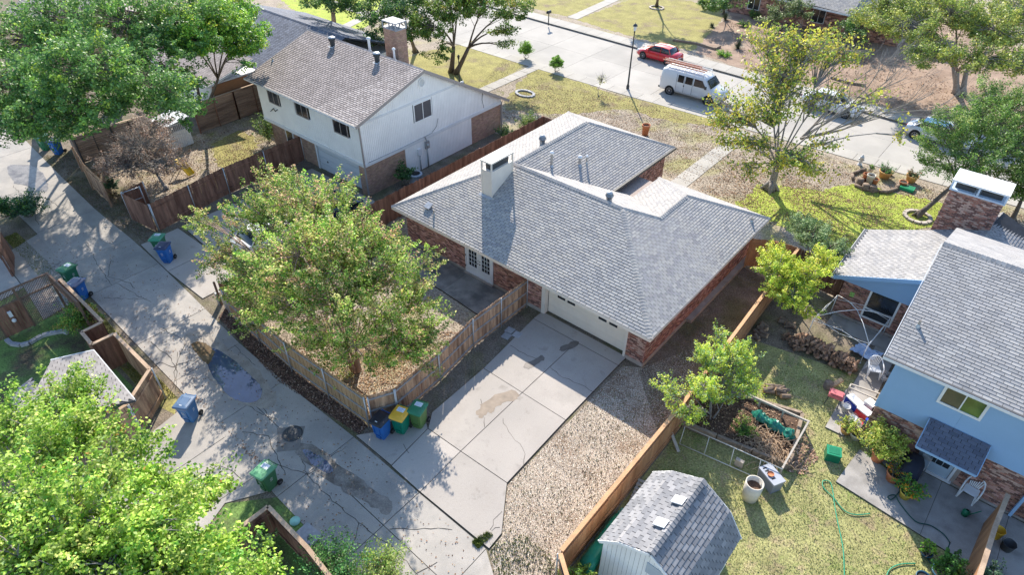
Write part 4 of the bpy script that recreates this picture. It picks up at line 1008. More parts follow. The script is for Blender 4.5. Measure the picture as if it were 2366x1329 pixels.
# ------------------------------------------------------------------ H3: blue house on the right
M_shC = [mat('shingle_blue_grey', (0.315, 0.305, 0.30), 0.95, 0.1, 1.2, fine=0.14, objrand=0.07), mat('shingle_pale_grey', (0.345, 0.335, 0.325), 0.95, 0.1, 1.2, fine=0.14, objrand=0.12), mat('shingle_deep_grey', (0.27, 0.267, 0.27), 0.95, 0.1, 1.2, fine=0.14, objrand=0.07)]
def toneC(p=None):
    r = random.random(); k = rnd(0.93, 1.07)
    if r < 0.35: return (1.1 * k, 1.09 * k, 1.07 * k)
    if r < 0.5: return (0.87 * k, 0.88 * k, 0.9 * k)
    return (k, k, k)
M_blue = mat('blue_siding', (0.25, 0.40, 0.60), 0.75, 0.04, 0.8, fine=0.03)
H3 = thing('blue_house', 'blue and brick two-storey house with grey shingle roofs at the right edge', 'house', (5, 27, 0))
u0 = (-0.4, 22.2, 4.93); u1 = (13, 22.2, 4.93); ur0 = (-0.5, 27.8, 7.0); ur1 = (13, 27.8, 7.0); uf0 = (-0.4, 33.4, 4.93); uf1 = (13, 33.4, 4.93)
roof(H3, [([u0, u1, ur1, ur0], (1, 0, 0)), ([ur0, ur1, uf1, uf0], (1, 0, 0))], 0.31, 0.145, M_shC, toneC, 230, gap=0.012, lift=0.02)
caps(H3, ur0, (11, 27.8, 7.0), M_shC)
YW = 22.7; XW = 0.05
q = MB(); q.box(XW + 0.02, YW + 0.02, 2.1, 13, 32.9, 4.85)
q.add([(XW + 0.02, YW, 4.85), (XW + 0.02, 32.9, 4.85), (XW + 0.02, 27.8, 6.85), (12, YW, 4.85), (12, 32.9, 4.85), (12, 27.8, 6.85)], [(0, 2, 1), (3, 4, 5), (0, 3, 5, 2), (2, 5, 4, 1)]); part('upper_wall', q, M_blue, H3)
q = MB(); z = 2.08
bounds = [0, 0.28, 2.9, 7.0, 11.0]
for a, b in zip([0.05, 2.65, 5.25, 7.85], [2.65, 5.25, 7.85, 10.45]):
    q = MB(); w0, w1 = 2.35, 4.75
    q.box(a + 0.002, YW - 0.02, 2.08, b - 0.002, YW + 0.018, 2.95); q.box(a + 0.002, YW - 0.024, 2.954, b - 0.002, YW + 0.018, 4.83)
    part('siding_panel', q, M_blue, H3)
q = MB(); q.box(XW - 0.03, YW - 0.05, 2.08, XW + 0.10, YW - 0.025, 4.83); part('corner_board', q, M_blue, H3)
q = MB(); q.box(XW + 0.04, YW + 0.06, 0, 13, 32.8, 2.1); part('wall', q, M_brickcore, H3)
kb = []
wx0, wz0 = (1.703,22.7,3.506)[0], (1.703,22.7,3.506)[2]
DX0, DX1 = 2.38, 3.42
brk = [brick_wall(H3, (XW + 0.04, YW + 0.06, 0.1), (1, 0, 0), 9.5, 1.97, [(DX0 - 0.25, DX1 + 0.12, 0, 2.0)], M_br, tone_brick, kb)]
kb2 = []
# lower wing
M_shC2 = M_shC
l0 = (-4.05, 29.55, 2.5); l1 = (-4.1, 34.8, 2.5); lr0 = (0.75, 29.55, 4.5); lr1 = (0.8, 35.3, 4.5); rr_0 = (6.0, 29.55, 2.35); rr_1 = (6.0, 37.0, 2.35)
V1 = (-1.35, 34.85, 3.62); KP = (1.049,36.647,4.85)
roof(H3, [([l0, lr0, lr1, V1, l1], (0, 1, 0)), ([lr0, lr1, (6.0, 35.3, 2.35), rr_0], (0, 1, 0)), ([V1, lr1, KP], Vector(KP) - Vector(V1)), ([lr1, (6.0, 35.3, 2.35), (6.2, KP[1] + 0.3, 2.6), KP], (0, 1, 0))], 0.31, 0.145, M_shC, toneC, 70, gap=0.022, lift=0.022)
caps(H3, lr0, lr1, M_shC)
q = MB(); q.box(-3.6, 30.15, 0, 5.6, 34.6, 2.3); q.box(0.9, 34.6, 0, 5.6, 37.2, 2.3); part('wing_wall', q, M_brickcore, H3)
q = MB(); q.add([(-3.95, 30.05, 2.12), (5.9, 30.05, 2.12), (5.9, 30.05, 2.3), (0.75, 30.05, 4.38), (-3.95, 30.05, 2.42), (-3.95, 30.2, 2.12), (5.9, 30.2, 2.12), (5.9, 30.2, 2.3), (0.75, 30.2, 4.38), (-3.95, 30.2, 2.42)],
                [(0, 1, 2, 3, 4), (9, 8, 7, 6, 5), (0, 4, 9, 5), (0, 5, 6, 1)]); part('gable_siding', q, M_blue, H3)
q = MB(); q.beam((-4.05, 29.55, 2.42), (0.75, 29.55, 4.42), 0.04, 0.2); q.beam((0.75, 29.55, 4.42), (6, 29.55, 2.27), 0.04, 0.2); q.beam((-4.05, 29.57, 2.38), (-4.05, 29.99, 2.38), 0.2, 0.14); part('rake_board', q, M_blue, H3)
q = MB(); q.slabq([(-4.0, 29.6, 2.40), (0.75, 29.6, 4.38), (0.75, 30.05, 4.38), (-4.0, 30.05, 2.40)], 0.02); part('soffit', q, M_blue, H3)
wh = [(1.28, 2.62, 0.55, 2.1)]
brk.append(brick_wall(H3, (-3.6, 30.15, 0.12), (1, 0, 0), 3.9, 2.0, [(1.25, 2.65, 0.35, 2.3)], M_br, tone_brick, kb2))
part('foundation', MB().box(-3.65, 30.08, 0, 5.6, 30.14, 0.12), M_found, H3); part('foundation', MB().box(XW, YW - 0.0, 0, 10, YW + 0.05, 0.1), M_found, H3)
kb += kb2
bricks_finish(H3, brk, kb, M_br, 300, tone_fn=tone_brick)
f = simple_window(H3, (-2.35, 30.15, 0.47), (1, 0, 0), (0, -1, 0), 1.4, 1.72, M_white_trim, 0.09, False)
q = MB(); q.box(-2.27, 30.09, 1.02, -1.03, 30.14, 1.10); part('mullion', q, M_white_trim, f)
q = MB(); q.box(-3.15, 30.10, 1.35, -2.95, 30.14, 1.6); part('wall_plaque', q, mat('painted_plaque', (0.25, 0.45, 0.12), 0.7, 0.6, 20), H3)
gutter(H3, (-4.12, 29.5, 2.5), (-4.17, 34.8, 2.5), M_white_trim)
gutter(H3, (-0.45, 22.14, 4.93), (13, 22.14, 4.93), M_white_trim)
fascia(H3, (-0.44, 22.2, 4.93), (-0.54, 27.8, 7.0), M_white_trim, 0.14, 0.03)
q = MB(); q.box(-0.3, 22.25, 4.80, 13, 22.68, 4.84); part('soffit', q, M_blue, H3)
# upstairs window
P0 = (1.729,22.68,3.567); P1 = (3.186,22.68,3.548); P2 = (1.747,22.68,4.541)
f = simple_window(H3, (P0[0], 22.68, P0[2]), (1, 0, 0), (0, -1, 0), P1[0] - P0[0], 4.72 - P0[2], M_white_trim, 0.09, True, (mat('dim_glass', (0.07, 0.065, 0.05), 0.12, 0.4, 1.5, spec=0.8), mat('curtained_glass', (0.07, 0.12, 0.03), 0.12, 0.5, 1.5, spec=0.8)))
# back door
q = MB(); hollow_frame(q, (DX0 - 0.05, 22.72, 0.12), (1, 0, 0), 1.14, 2.0, 0.09, 0.09, (0, -1, 0)); q.box(DX0 - 0.2, 22.62, 0.08, DX1 + 0.14, 22.76, 0.14); q.box(DX0 - 0.22, 22.70, 0.1, DX0 - 0.06, 22.75, 2.1, 0.6); fr = part('door_frame', q, M_white_trim, H3)
M_lb = mat('pale_blue_door', (0.42, 0.52, 0.60), 0.6, 0.04)
q = MB(); q.box(DX0 + 0.05, 22.68, 0.2, DX1 - 0.06, 22.74, 2.02); dr = part('back_door', q, M_lb, H3)
for i in range(3):
    for j in range(3):
        q = MB(); a = DX0 + 0.17 + i * 0.235; b = 0.72 + j * 0.29; q.box(a, 22.668, b, a + 0.21, 22.678, b + 0.26); part('pane', q, M_glass, dr)
q = MB(); q.lathe((DX1 - 0.14, 22.63, 1.05), [(0, -0.03), (0.035, 0), (0, 0.03)], 8); q.box(DX1 - 0.17, 22.66, 0.95, DX1 - 0.11, 22.68, 1.18); part('handle', q, mat('brass', (0.6, 0.42, 0.15), 0.3, 0.1, metal=0.9), dr)
# door canopy
C0 = Vector((1.909,22.66,2.714)); C1 = Vector((3.863,22.66,2.792)); zt = (C0.z + C1.z) / 2; cx0, cx1 = C0.x, C1.x
zb = zt - 0.62; yb = 21.55
keep = []; cp = [(cx0 - 0.05, yb, zb), (cx1 + 0.02, yb, zb), (cx1 + 0.02, 22.64, zt), (cx0 - 0.05, 22.64, zt)]
tiled_face(H3, cp, (1, 0, 0), 0.31, 0.14, M_shC, toneC, keep, gap=0.02, lift=0.018)
q = MB(); q.slabq(orient(cp), 0.07); cn = part('door_canopy', q, M_shbase, H3)
mbk = MB()
for d, full, A, B, C, D, n_, e, u, lift in keep:
    t_ = toneC(); t_ = (t_[0] * 0.36, t_[1] * 0.42, t_[2] * 0.58); mbk.add([A + n_ * lift, B + n_ * lift, C + n_ * 0.003, D + n_ * 0.003, A, B], [(0, 1, 2, 3), (4, 5, 1, 0)], t_)  # house shade deepened in the canopy shingle tones, darker and bluer
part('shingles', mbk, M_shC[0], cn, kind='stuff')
q = MB(); q.beam((cx0 - 0.05, yb - 0.01, zb - 0.05), (cx1 + 0.02, yb - 0.01, zb - 0.05), 0.03, 0.1); q.beam((cx0 - 0.06, yb, zb - 0.05), (cx0 - 0.06, 22.62, zt - 0.06), 0.03, 0.1); q.beam((cx1 + 0.03, yb, zb - 0.05), (cx1 + 0.03, 22.62, zt - 0.06), 0.03, 0.1); part('fascia', q, M_blue, cn)
pipe_vent((0.07,23.824,5.529), 0.28, 0.05, 'thin pipe on the big grey roof of the blue house', False)
q = MB(); q.beam((5.6, 22.6, 0.1), (5.6, 22.6, 4.8), 0.12, 0.1); q.beam((6.3, 22.5, 0.1), (6.3, 22.5, 1.5), 0.16, 0.16); part('downspout', q, M_blue, H3)
# brick chimney of the blue house
c = thing('brick_chimney', 'wide red brick chimney with rusty white metal top on the blue house', 'chimney', (-0.3, 35.3, 0))
q = MB(); q.box(-1.42, 34.95, 0, 0.85, 36.3, 5.95); part('stack', q, M_brickcore, c)
kb = []; mb1 = brick_wall(c, (-1.42, 34.95, 3.0), (1, 0, 0), 2.27, 2.94, [], M_br, tone_brick, kb); mb2 = brick_wall(c, (0.85, 34.95, 3.0), (0, 1, 0), 1.35, 2.94, [], M_br, tone_brick, None)
def tb2():
    t = tone_brick(); return (t[0] * 1.1, t[1] * 1.0, t[2] * 1.0)
bricks_finish(c, [mb1, mb2], kb, M_br, 300, tone_fn=tb2)
M_rust = mat('rusty_white_metal', (0.74, 0.74, 0.73), 0.5, 0.05, 2, stains=((1.3, 0.58, 0.63, (0.45, 0.22, 0.10), 0.8),))
q = MB(); q.box(-1.5, 34.88, 6.42, 0.92, 36.35, 6.50); part('chimney_cap', q, M_rust, c)
M_lbm = mat('blue_white_metal', (0.45, 0.55, 0.66), 0.5, 0.05)
q = MB()
q.box(-1.47, 34.9, 5.95, 0.9, 36.33, 6.03)
for x in (-1.47, -0.33, 0.82): q.box(x, 34.9, 6.03, x + 0.08, 34.98, 6.42); q.box(x, 36.25, 6.03, x + 0.08, 36.33, 6.42)
part('cap_posts', q, M_lbm, c)
q = MB(); q.box(-1.3, 35.15, 6.03, -0.45, 36.1, 6.25); q.box(-0.2, 35.15, 6.03, 0.7, 36.1, 6.25); part('flue', q, M_dark, c)

# ------------------------------------------------------------------ other houses
M_shD = [mat('shingle_charcoal', (0.15, 0.16, 0.19), 0.95, 0.15, 1.2, fine=0.15, objrand=0.1)]
def toneD(p=None): k = rnd(0.8, 1.2); return (k, k, k)
H4 = thing('dark_roofed_house', 'house with long charcoal roof striped by tree shade behind the two-storey house', 'house', (-50, 31, 0))
roof(H4, [([(-58, 25.6, 2.7), (-43.4, 25.6, 2.7), (-43.4, 31.6, 5.0), (-58, 31.6, 5.0)], (1, 0, 0)), ([(-58, 31.6, 5.0), (-43.4, 31.6, 5.0), (-43.4, 38, 2.7), (-58, 38, 2.7)], (1, 0, 0))], 0.3, 0.15, M_shD, toneD, 0)
roof(H4, [([(-57, 21.6, 3.0), (-47.4, 21.6, 3.0), (-47.4, 25.7, 4.0), (-57, 25.7, 4.0)], (1, 0, 0))], 0.3, 0.15, M_shB, toneB, 0)
q = MB(); q.box(-57.5, 26, 0, -44, 37.4, 2.6); q.box(-56.5, 22.0, 0, -47.8, 26, 2.9); part('wall', q, M_siding, H4)
q = MB(); q.box(-47.78, 22.1, 1.2, -47.7, 25.6, 2.8); part('cedar_wall', q, mat('orange_cedar', (0.36, 0.17, 0.08), 0.8, 0.15, 3, stretch=(1, 1, 8)), H4)
caps(H4, (-58, 31.6, 5.0), (-43.4, 31.6, 5.0), M_shD)
for a, b in (((-47.36, 21.6, 3.0), (-47.36, 25.7, 4.0)), ((-57, 21.56, 3.0), (-47.4, 21.56, 3.0))): fascia(H4, a, b, M_white_trim)
H5 = thing('distant_house', 'house seen through the big trees at the top left corner', 'house', (-72, 24, 0))
roof(H5, [([(-80, 19, 2.6), (-68.5, 19, 2.6), (-68.5, 23.5, 4.6), (-80, 23.5, 4.6)], (1, 0, 0)), ([(-80, 23.5, 4.6), (-68.5, 23.5, 4.6), (-68.5, 28, 2.6), (-80, 28, 2.6)], (1, 0, 0))], 0.3, 0.2, M_shB, toneB, 0)
q = MB(); q.box(-79.5, 19.4, 0, -69, 27.5, 2.5); part('wall', q, M_tan, H5)
H6 = thing('far_brick_house', 'brick house with grey roof across the street at the top edge', 'house', (-22, 78, 0))
roof(H6, [([(-27, 73.6, 2.8), (-17.3, 72.6, 2.8), (-17.3, 78, 5.2), (-27, 78.5, 5.2)], (1, -0.1, 0)), ([(-17.3, 72.6, 2.8), (-11.5, 78, 2.8), (-17.3, 78, 5.2)], (1, 1, 0)), ([(-27, 78.5, 5.2), (-17.3, 78, 5.2), (-11.5, 78, 2.8), (-11.5, 84, 2.8), (-27, 84, 2.8)], (1, 0, 0)),
          ([(-36, 76, 2.8), (-27, 75, 2.8), (-27, 84, 5.0), (-36, 84, 5.0)], (1, 0, 0))], 0.33, 0.2, M_shA, toneA, 0)
q = MB(); q.box(-31, 75.2, 0, -12.8, 84, 2.7); part('wall', q, M_brickcore, H6)
m1 = brick_wall(H6, (-31, 75.2, 0.0), (1, 0, 0), 18.2, 2.6, [(2.2, 3.6, 0.7, 2.1), (9.3, 10.6, 0.7, 2.1)], M_br, tone_brick, None, bl=0.4, bh=0.14); bricks_finish(H6, [m1], [], M_br, 0, tone_fn=tone_brick)
for x in (-28.8, -21.7): simple_window(H6, (x, 75.2, 0.7), (1, 0, 0), (0, -1, 0), 1.35, 1.4, M_white_trim)
fascia(H6, (-27, 73.55, 2.8), (-17.3, 72.55, 2.8), M_white_trim); fascia(H6, (-17.3, 72.55, 2.8), (-11.5, 78, 2.8), M_white_trim)

# ------------------------------------------------------------------ garden shed with gambrel roof
SH = thing('garden_shed', 'small white garden shed with grey barn roof beside the cedar fence', 'shed', (-3.2, 12.2, 0))
ya, yb_ = 10.62, 14.05
pr = [(-5.02, 2.3), (-4.35, 2.95), (-3.3, 3.45), (-2.2, 2.72), (-1.58, 1.75)]
fs = []
for (x0, z0), (x1, z1) in zip(pr, pr[1:]): fs.append(([(x0, ya, z0), (x1, ya, z1), (x1, yb_, z1), (x0, yb_, z0)], (0, 1, 0)))
M_shS = [mat('shed_shingle', (0.27, 0.265, 0.27), 0.95, 0.1, 1.2, fine=0.14, objrand=0.12), mat('shed_shingle_dark', (0.21, 0.21, 0.22), 0.95, 0.1, 1.2, fine=0.14, objrand=0.1)]
roof(SH, fs, 0.31, 0.16, M_shS, toneC, 300, th=0.05, gap=0.02, lift=0.02)
caps(SH, (-3.3, ya, 3.47), (-3.3, yb_, 3.47), M_shS)
wp = [(-4.9, 0.0), (-1.7, 0.0), (-1.7, 1.75), (-2.27, 2.62), (-3.3, 3.32), (-4.33, 2.84), (-4.9, 2.28)]
n = len(wp); y0, y1 = ya + 0.12, yb_ - 0.12
q = MB(); q.add([(x, y0 + 0.02, z) for x, z in wp] + [(x, y1 - 0.02, z) for x, z in wp], [tuple(range(n)), tuple(range(2 * n - 1, n - 1, -1))] + [(i, n + i, n + (i + 1) % n, (i + 1) % n) for i in range(n)]); part('wall', q, M_sidgap, SH)
def wz(x):
    for (a, za), (b, zb2) in zip(wp[2:][::-1], wp[2:][::-1][1:]):
        if a <= x <= b: return za + (zb2 - za) * (x - a) / (b - a)
    return 1.75
x = -4.9
while x < -1.72:
    x1 = min(x + 0.16, -1.7); q = MB(); q.add([(x + 0.006, y0, 0), (x1 - 0.006, y0, 0), (x1 - 0.006, y0, wz(x1 - 0.006) - 0.02), (x + 0.006, y0, wz(x + 0.006) - 0.02), (x + 0.006, y0 + 0.02, 0), (x1 - 0.006, y0 + 0.02, 0), (x1 - 0.006, y0 + 0.02, wz(x1 - 0.006) - 0.02), (x + 0.006, y0 + 0.02, wz(x + 0.006) - 0.02)],
                                            [(0, 1, 2, 3), (3, 2, 6, 7), (0, 3, 7, 4), (1, 5, 6, 2)]); part('siding_board', q, M_siding, SH); x = x1
q = MB(); y = y0 + 0.02
while y < y1: q.box(-1.70, y, 0, -1.68, y + 0.15, 1.7); q.box(-4.92, y, 0, -4.90, y + 0.15, 2.2); y += 0.16
part('siding_boards', q, M_siding, SH, kind='stuff')
q = MB(); q.box(-3.35, y0 - 0.03, 2.2, -2.75, y0 - 0.004, 2.75); part('vent_panel', q, mat('grey_panel', (0.45, 0.50, 0.55), 0.6, 0.05), SH)
q = MB()
for (x0_, z0_), (x1_, z1_) in zip(pr, pr[1:]):
    for yy in (ya - 0.01, yb_ + 0.01): part('rake_board', MB().beam((x0_, yy, z0_ - 0.08), (x1_, yy, z1_ - 0.08), 0.03, 0.12), M_siding, SH)
for u in (((-3.594,11.769,3.309)), ((-3.559,12.836,3.326))):
    t = thing('roof_box_vent', 'flat white square vent on the shed roof, ' + ('nearer one to the front gable' if u[1] < 12 else 'farther one from the front gable'), 'roof vent', u, 0, 'square shed vents')
    q = MB(); q.obox((0, 0, 0.10), (0.19, 0, 0.09), (0, 0.17, 0), (0, 0, 0.025)); q.obox((0.0, 0, 0.05), (0.14, 0, 0.066), (0, 0.12, 0), (0, 0, 0.05), 0.4); part('hood', q, M_white_trim, t, True)

# ================================================================== FENCES
M_cedar = mat('cedar_wood', (0.44, 0.235, 0.12), 0.85, 0.15, 2.5, c2=(0.36, 0.17, 0.08), c2scale=1.2, fine=0.12, fscale=30, stretch=(1, 1, 0.25), objrand=0.14)
M_weath = mat('weathered_wood', (0.44, 0.28, 0.175), 0.9, 0.25, 2.5, c2=(0.22, 0.125, 0.08), c2scale=1.5, fine=0.15, fscale=30, stretch=(2, 2, 0.3), objrand=0.2)
M_pale = mat('pale_fence_wood', (0.40, 0.255, 0.14), 0.9, 0.15, 2.5, c2=(0.38, 0.24, 0.12), c2scale=1.5, fine=0.12, fscale=30, stretch=(2, 2, 0.3), objrand=0.14)
M_redst = mat('red_stained_wood', (0.24, 0.125, 0.085), 0.85, 0.2, 2.5, c2=(0.13, 0.06, 0.04), c2scale=1.5, fine=0.12, fscale=30, stretch=(2, 2, 0.3), objrand=0.15)
M_grey = mat('grey_fence_wood', (0.25, 0.19, 0.15), 0.9, 0.2, 2.0, c2=(0.15, 0.115, 0.095), c2scale=1.2, fine=0.15, fscale=25, stretch=(0.4, 0.4, 4), objrand=0.15)
M_capw = mat('cap_rail_wood', (0.46, 0.33, 0.23), 0.85, 0.15, 3, c2=(0.36, 0.25, 0.17), fine=0.1, fscale=20)
M_capo = mat('orange_cap_wood', (0.55, 0.32, 0.17), 0.85, 0.12, 3, fine=0.1, fscale=20)
M_post = mat('steel_post', (0.45, 0.46, 0.48), 0.5, 0.1, 5, metal=0.5)
def fence(label, pts, m, h=1.83, alt=0.0, pw=0.14, side=1, cap=None, posts='steel', rails=2, rail_m=None, z0=0.04, group=None, post_gap=2.4, hvar=0.02, skip=None, thing_name='wooden_fence', kick=False):
    """pts: plan line. side: +1 rails and posts left of the walking direction"""
    cx = sum(p[0] for p in pts) / len(pts); cy = sum(p[1] for p in pts) / len(pts)
    root = thing(thing_name, label, 'fence', (cx, cy, 0), 0, group)
    q = MB(); w = pw * (0.955 if not alt else 1.06); t = 0.018
    q.add([(0, -t / 2, 0), (w, -t / 2, 0), (w, -t / 2, h - 0.03), (w * 0.8, -t / 2, h), (w * 0.2, -t / 2, h), (0, -t / 2, h - 0.03),
           (0, t / 2, 0), (w, t / 2, 0), (w, t / 2, h - 0.03), (w * 0.8, t / 2, h), (w * 0.2, t / 2, h), (0, t / 2, h - 0.03)],
          [(0, 1, 2, 3, 4, 5), (11, 10, 9, 8, 7, 6), (0, 5, 11, 6), (1, 7, 8, 2), (2, 8, 9, 3), (3, 9, 10, 4), (4, 10, 11, 5)])
    me = q.mesh('picket', m); cnt = 0; rest = MB()
    for (a, b) in zip(pts, pts[1:]):
        a = Vector(a[:2]); b = Vector(b[:2]); d = b - a; L_ = d.length; d.normalize(); nrm = Vector((-d.y, d.x)); ang = math.atan2(d.y, d.x)
        n = max(1, int(round(L_ / pw))); st = L_ / n
        for i in range(n):
            p = a + d * (i * st)
            if skip and skip(p.x, p.y): continue
            oo = nrm * (alt * (i % 2)); inst('picket', me, root, (p.x + oo.x, p.y + oo.y, z0 + rnd(-hvar, hvar)), (0, rnd(-0.006, 0.006), ang + rnd(-0.03, 0.03)), (st / pw, 1, 1)); cnt += 1
        rm = rail_m or m
        for k in range(rails):
            z = h * ([0.5] if rails == 1 else [0.18, 0.82] if rails == 2 else [0.12, 0.52, 0.9])[k] + z0
            npn = max(1, int(round(L_ / post_gap)))
            for j in range(npn):
                q = MB(); s0 = a + d * (L_ * j / npn + 0.01); s1 = a + d * (L_ * (j + 1) / npn - 0.01); o = nrm * side * 0.035
                q.beam((s0.x + o.x, s0.y + o.y, z), (s1.x + o.x, s1.y + o.y, z), 0.045, 0.085); part('rail', q, rm, root)
        npn = max(1, int(round(L_ / post_gap)))
        for j in range(npn + 1):
            s0 = a + d * (L_ * j / npn); o = nrm * side * 0.085
            q = MB()
            if posts == 'steel': q.tube([(s0.x + o.x, s0.y + o.y, 0), (s0.x + o.x, s0.y + o.y, h + 0.03 + z0)], 0.03, 7); part('post', q, M_post, root)
            elif posts == 'wood': q.box(s0.x + o.x - 0.045, s0.y + o.y - 0.045, 0, s0.x + o.x + 0.045, s0.y + o.y + 0.045, h - 0.02 + z0); part('post', q, m, root)
        if cap:
            q = MB(); q.beam((a.x, a.y, h + z0 + 0.028), (b.x, b.y, h + z0 + 0.028), 0.15, 0.04); part('cap_rail', q, cap, root)
        if kick:
            q = MB(); o = nrm * side * 0.02; q.beam((a.x + o.x, a.y + o.y, 0.1), (b.x + o.x, b.y + o.y, 0.1), 0.03, 0.16); part('kick_board', q, m, root)
    return root
def hfence(label, pts, m, h=1.83, bh=0.145, side=1, cap=None, gap=1.25, post_m=None, z0=0.03, rib=True):
    cx = sum(p[0] for p in pts) / len(pts); cy = sum(p[1] for p in pts) / len(pts)
    root = thing('board_fence', label, 'fence', (cx, cy, 0))
    for (a, b) in zip(pts, pts[1:]):
        a = Vector(a[:2]); b = Vector(b[:2]); d = b - a; L_ = d.length; d.normalize(); nrm = Vector((-d.y, d.x))
        n = max(1, int(round(L_ / (gap * 2)))); rows = int(h / bh)
        for j in range(n):
            s0 = a + d * (L_ * j / n + 0.01); s1 = a + d * (L_ * (j + 1) / n - 0.01)
            for r in range(rows):
                q = MB(); z = z0 + bh * (r + 0.5); o = nrm * rnd(-0.005, 0.005)
                q.beam((s0.x + o.x, s0.y + o.y, z), (s1.x + o.x, s1.y + o.y, z), 0.02, bh * 0.94, rnd(0.85, 1.15)); part('board', q, m, root)
        n2 = n * (2 if rib else 1)
        for j in range(n2 + 1):
            s0 = a + d * (L_ * j / n2); o = nrm * side * 0.055; wd = 0.09 if j % 2 == 0 else 0.04
            q = MB(); q.beam((s0.x + o.x, s0.y + o.y, 0), (s0.x + o.x, s0.y + o.y, h + z0), wd, 0.08); part('post', q, post_m or m, root)
        if cap:
            q = MB(); q.beam((a.x, a.y, h + z0 + 0.02), (b.x, b.y, h + z0 + 0.02), 0.14, 0.04); part('cap_rail', q, cap, root)
    return root
fence('bright cedar fence with flat top board between the gravel and the blue house yard', [(-6.45, 31.6), (-6.3, 27.5), (-5.9, 18), (-5.86, 9.72)], M_cedar, side=1, cap=M_capo, rails=2, posts='none', hvar=0.012, kick=True)
fence('short return of the bright cedar fence beside the alley at the bottom edge', [(-5.82, 9.62), (-3.2, 7.6)], M_cedar, side=-1, cap=M_capo, rails=2, rail_m=M_dark, posts='steel', hvar=0.008)
fence('weathered picket fence with steel posts beside the driveway, curving to the bins', [(-15.82, 20.2), (-15.85, 16.2), (-15.5, 13.6), (-15.35, 10.95), (-15.85, 9.98)], M_weath, side=1, rails=3, rail_m=mat('grey_rail', (0.30, 0.28, 0.27), 0.9, 0.2, 3), post_gap=2.0, hvar=0.02, alt=0.022)
fence('tan picket fence with steel posts along the alley below the crape myrtle', [(-15.9, 9.92), (-21.1, 9.75), (-26.6, 10.0)], M_pale, side=1, rails=3, rail_m=MATS['grey_rail'], hvar=0.03, alt=0.022)
fence('long reddish brown picket fence between the two-storey house and the middle house', [(-27.0, 10.1), (-27.1, 20.2), (-26.95, 35.85), (-25.2, 35.75)], M_redst, side=1, rails=2, posts='wood', hvar=0.035)
fence('dark red picket fence left of the two-storey house driveway', [(-37.6, 22.4), (-37.5, 16.5), (-36.75, 11.4)], M_redst, side=1, rails=2, posts='steel', hvar=0.02)
fence('dark red picket fence bending along the alley with an open steel gate frame', [(-36.75, 11.3), (-39.3, 10.95), (-39.6, 12.4)], M_redst, side=-1, rails=2, posts='steel', hvar=0.02)
t = thing('gate_frame', 'galvanised gate frame standing open in the dark red fence', 'gate', (-39, 11.3, 0))
q = MB()
g0, g1 = Vector((-39.339,11.089,1.8)), Vector((-39.228,12.053,1.8))
for z in (1.8, 1.1): q.tube([(g0.x, g0.y, z), (g1.x, g1.y, z)], 0.03)
q.tube([(g0.x, g0.y, 0), (g0.x, g0.y, 1.85)], 0.035); q.tube([(g1.x, g1.y, 0), (g1.x, g1.y, 1.85)], 0.035)
part('frame', q, M_post, t)
fence('brown fence curving down from the grey board fence along the alley', [(-41.6, 10.9), (-44.6, 11.1), (-47.6, 11.7)], M_weath, side=1, rails=2, posts='wood', hvar=0.02)
hfence('grey horizontal board fence with dark posts behind the dead tree', [(-48.8, 12.2), (-48.7, 14.6), (-48.35, 17.0)], M_grey, side=-1, cap=M_capw, h=1.95, post_m=M_dark)
hfence('brown horizontal board fence beside the white house garage wall', [(-47.0, 19.9), (-47.05, 23.2), (-47.1, 26.6)], mat('brown_board', (0.36, 0.24, 0.17), 0.9, 0.2, 2.0, c2=(0.22, 0.14, 0.10), c2scale=1.2, fine=0.15, fscale=25, stretch=(0.4, 0.4, 4), objrand=0.12), side=-1, cap=M_capw, h=2.2, post_m=M_redst)
hfence('low brown board fence along the alley by the upper bins', [(-51.8, 12.7), (-48.9, 12.1)], M_grey, side=1, cap=M_capw, h=1.9)
hfence('tan horizontal board fence far back behind the big trees', [(-67.5, 15.5), (-67.3, 21), (-66.9, 26)], mat('tan_board', (0.50, 0.33, 0.19), 0.9, 0.15, 2.0, fine=0.15, fscale=25, stretch=(0.4, 0.4, 4), objrand=0.1), side=-1, cap=M_capw, h=1.9)
t = thing('white_shed', 'small white outbuilding with lattice window between the dead tree and the board fence', 'shed', (-46.8, 18.2, 0))
q = MB(); q.box(-47.6, 17.2, 0, -45.9, 18.75, 1.75); part('wall', q, M_sidgap, t)
q = MB()
for i in range(11): q.box(-47.6 + i * 0.155, 17.17, 0, -47.46 + i * 0.155, 17.2, 1.25)
for i in range(10): q.box(-45.9, 17.2 + i * 0.155, 0, -45.87, 17.34 + i * 0.155, 1.25)
part('siding_boards', q, M_siding, t, kind='stuff')
q = MB()
for i in range(12): q.box(-45.90, 17.22 + i * 0.13, 1.25, -45.87, 17.25 + i * 0.13, 1.75)
q.box(-45.92, 17.2, 1.72, -45.85, 18.75, 1.8); q.box(-45.92, 17.2, 1.22, -45.85, 18.75, 1.28); part('lattice_window', q, M_white_trim, t)
q = MB(); q.slabq([(-47.8, 17.0, 1.85), (-45.7, 17.0, 1.85), (-45.7, 18.9, 2.1), (-47.8, 18.9, 2.1)], 0.05); part('roof', q, M_white_trim, t)
fence('cedar gate panel between the middle house and the bright cedar fence', [(-8.75, 30.9), (-7.6, 31.6), (-6.5, 31.7)], M_cedar, side=-1, rails=2, posts='wood', hvar=0.01)
fence('dark fence behind the shrubs between the cedar fence and the blue house', [(-6.4, 31.7), (-3.7, 31.4)], M_redst, side=-1, rails=2, posts='wood')
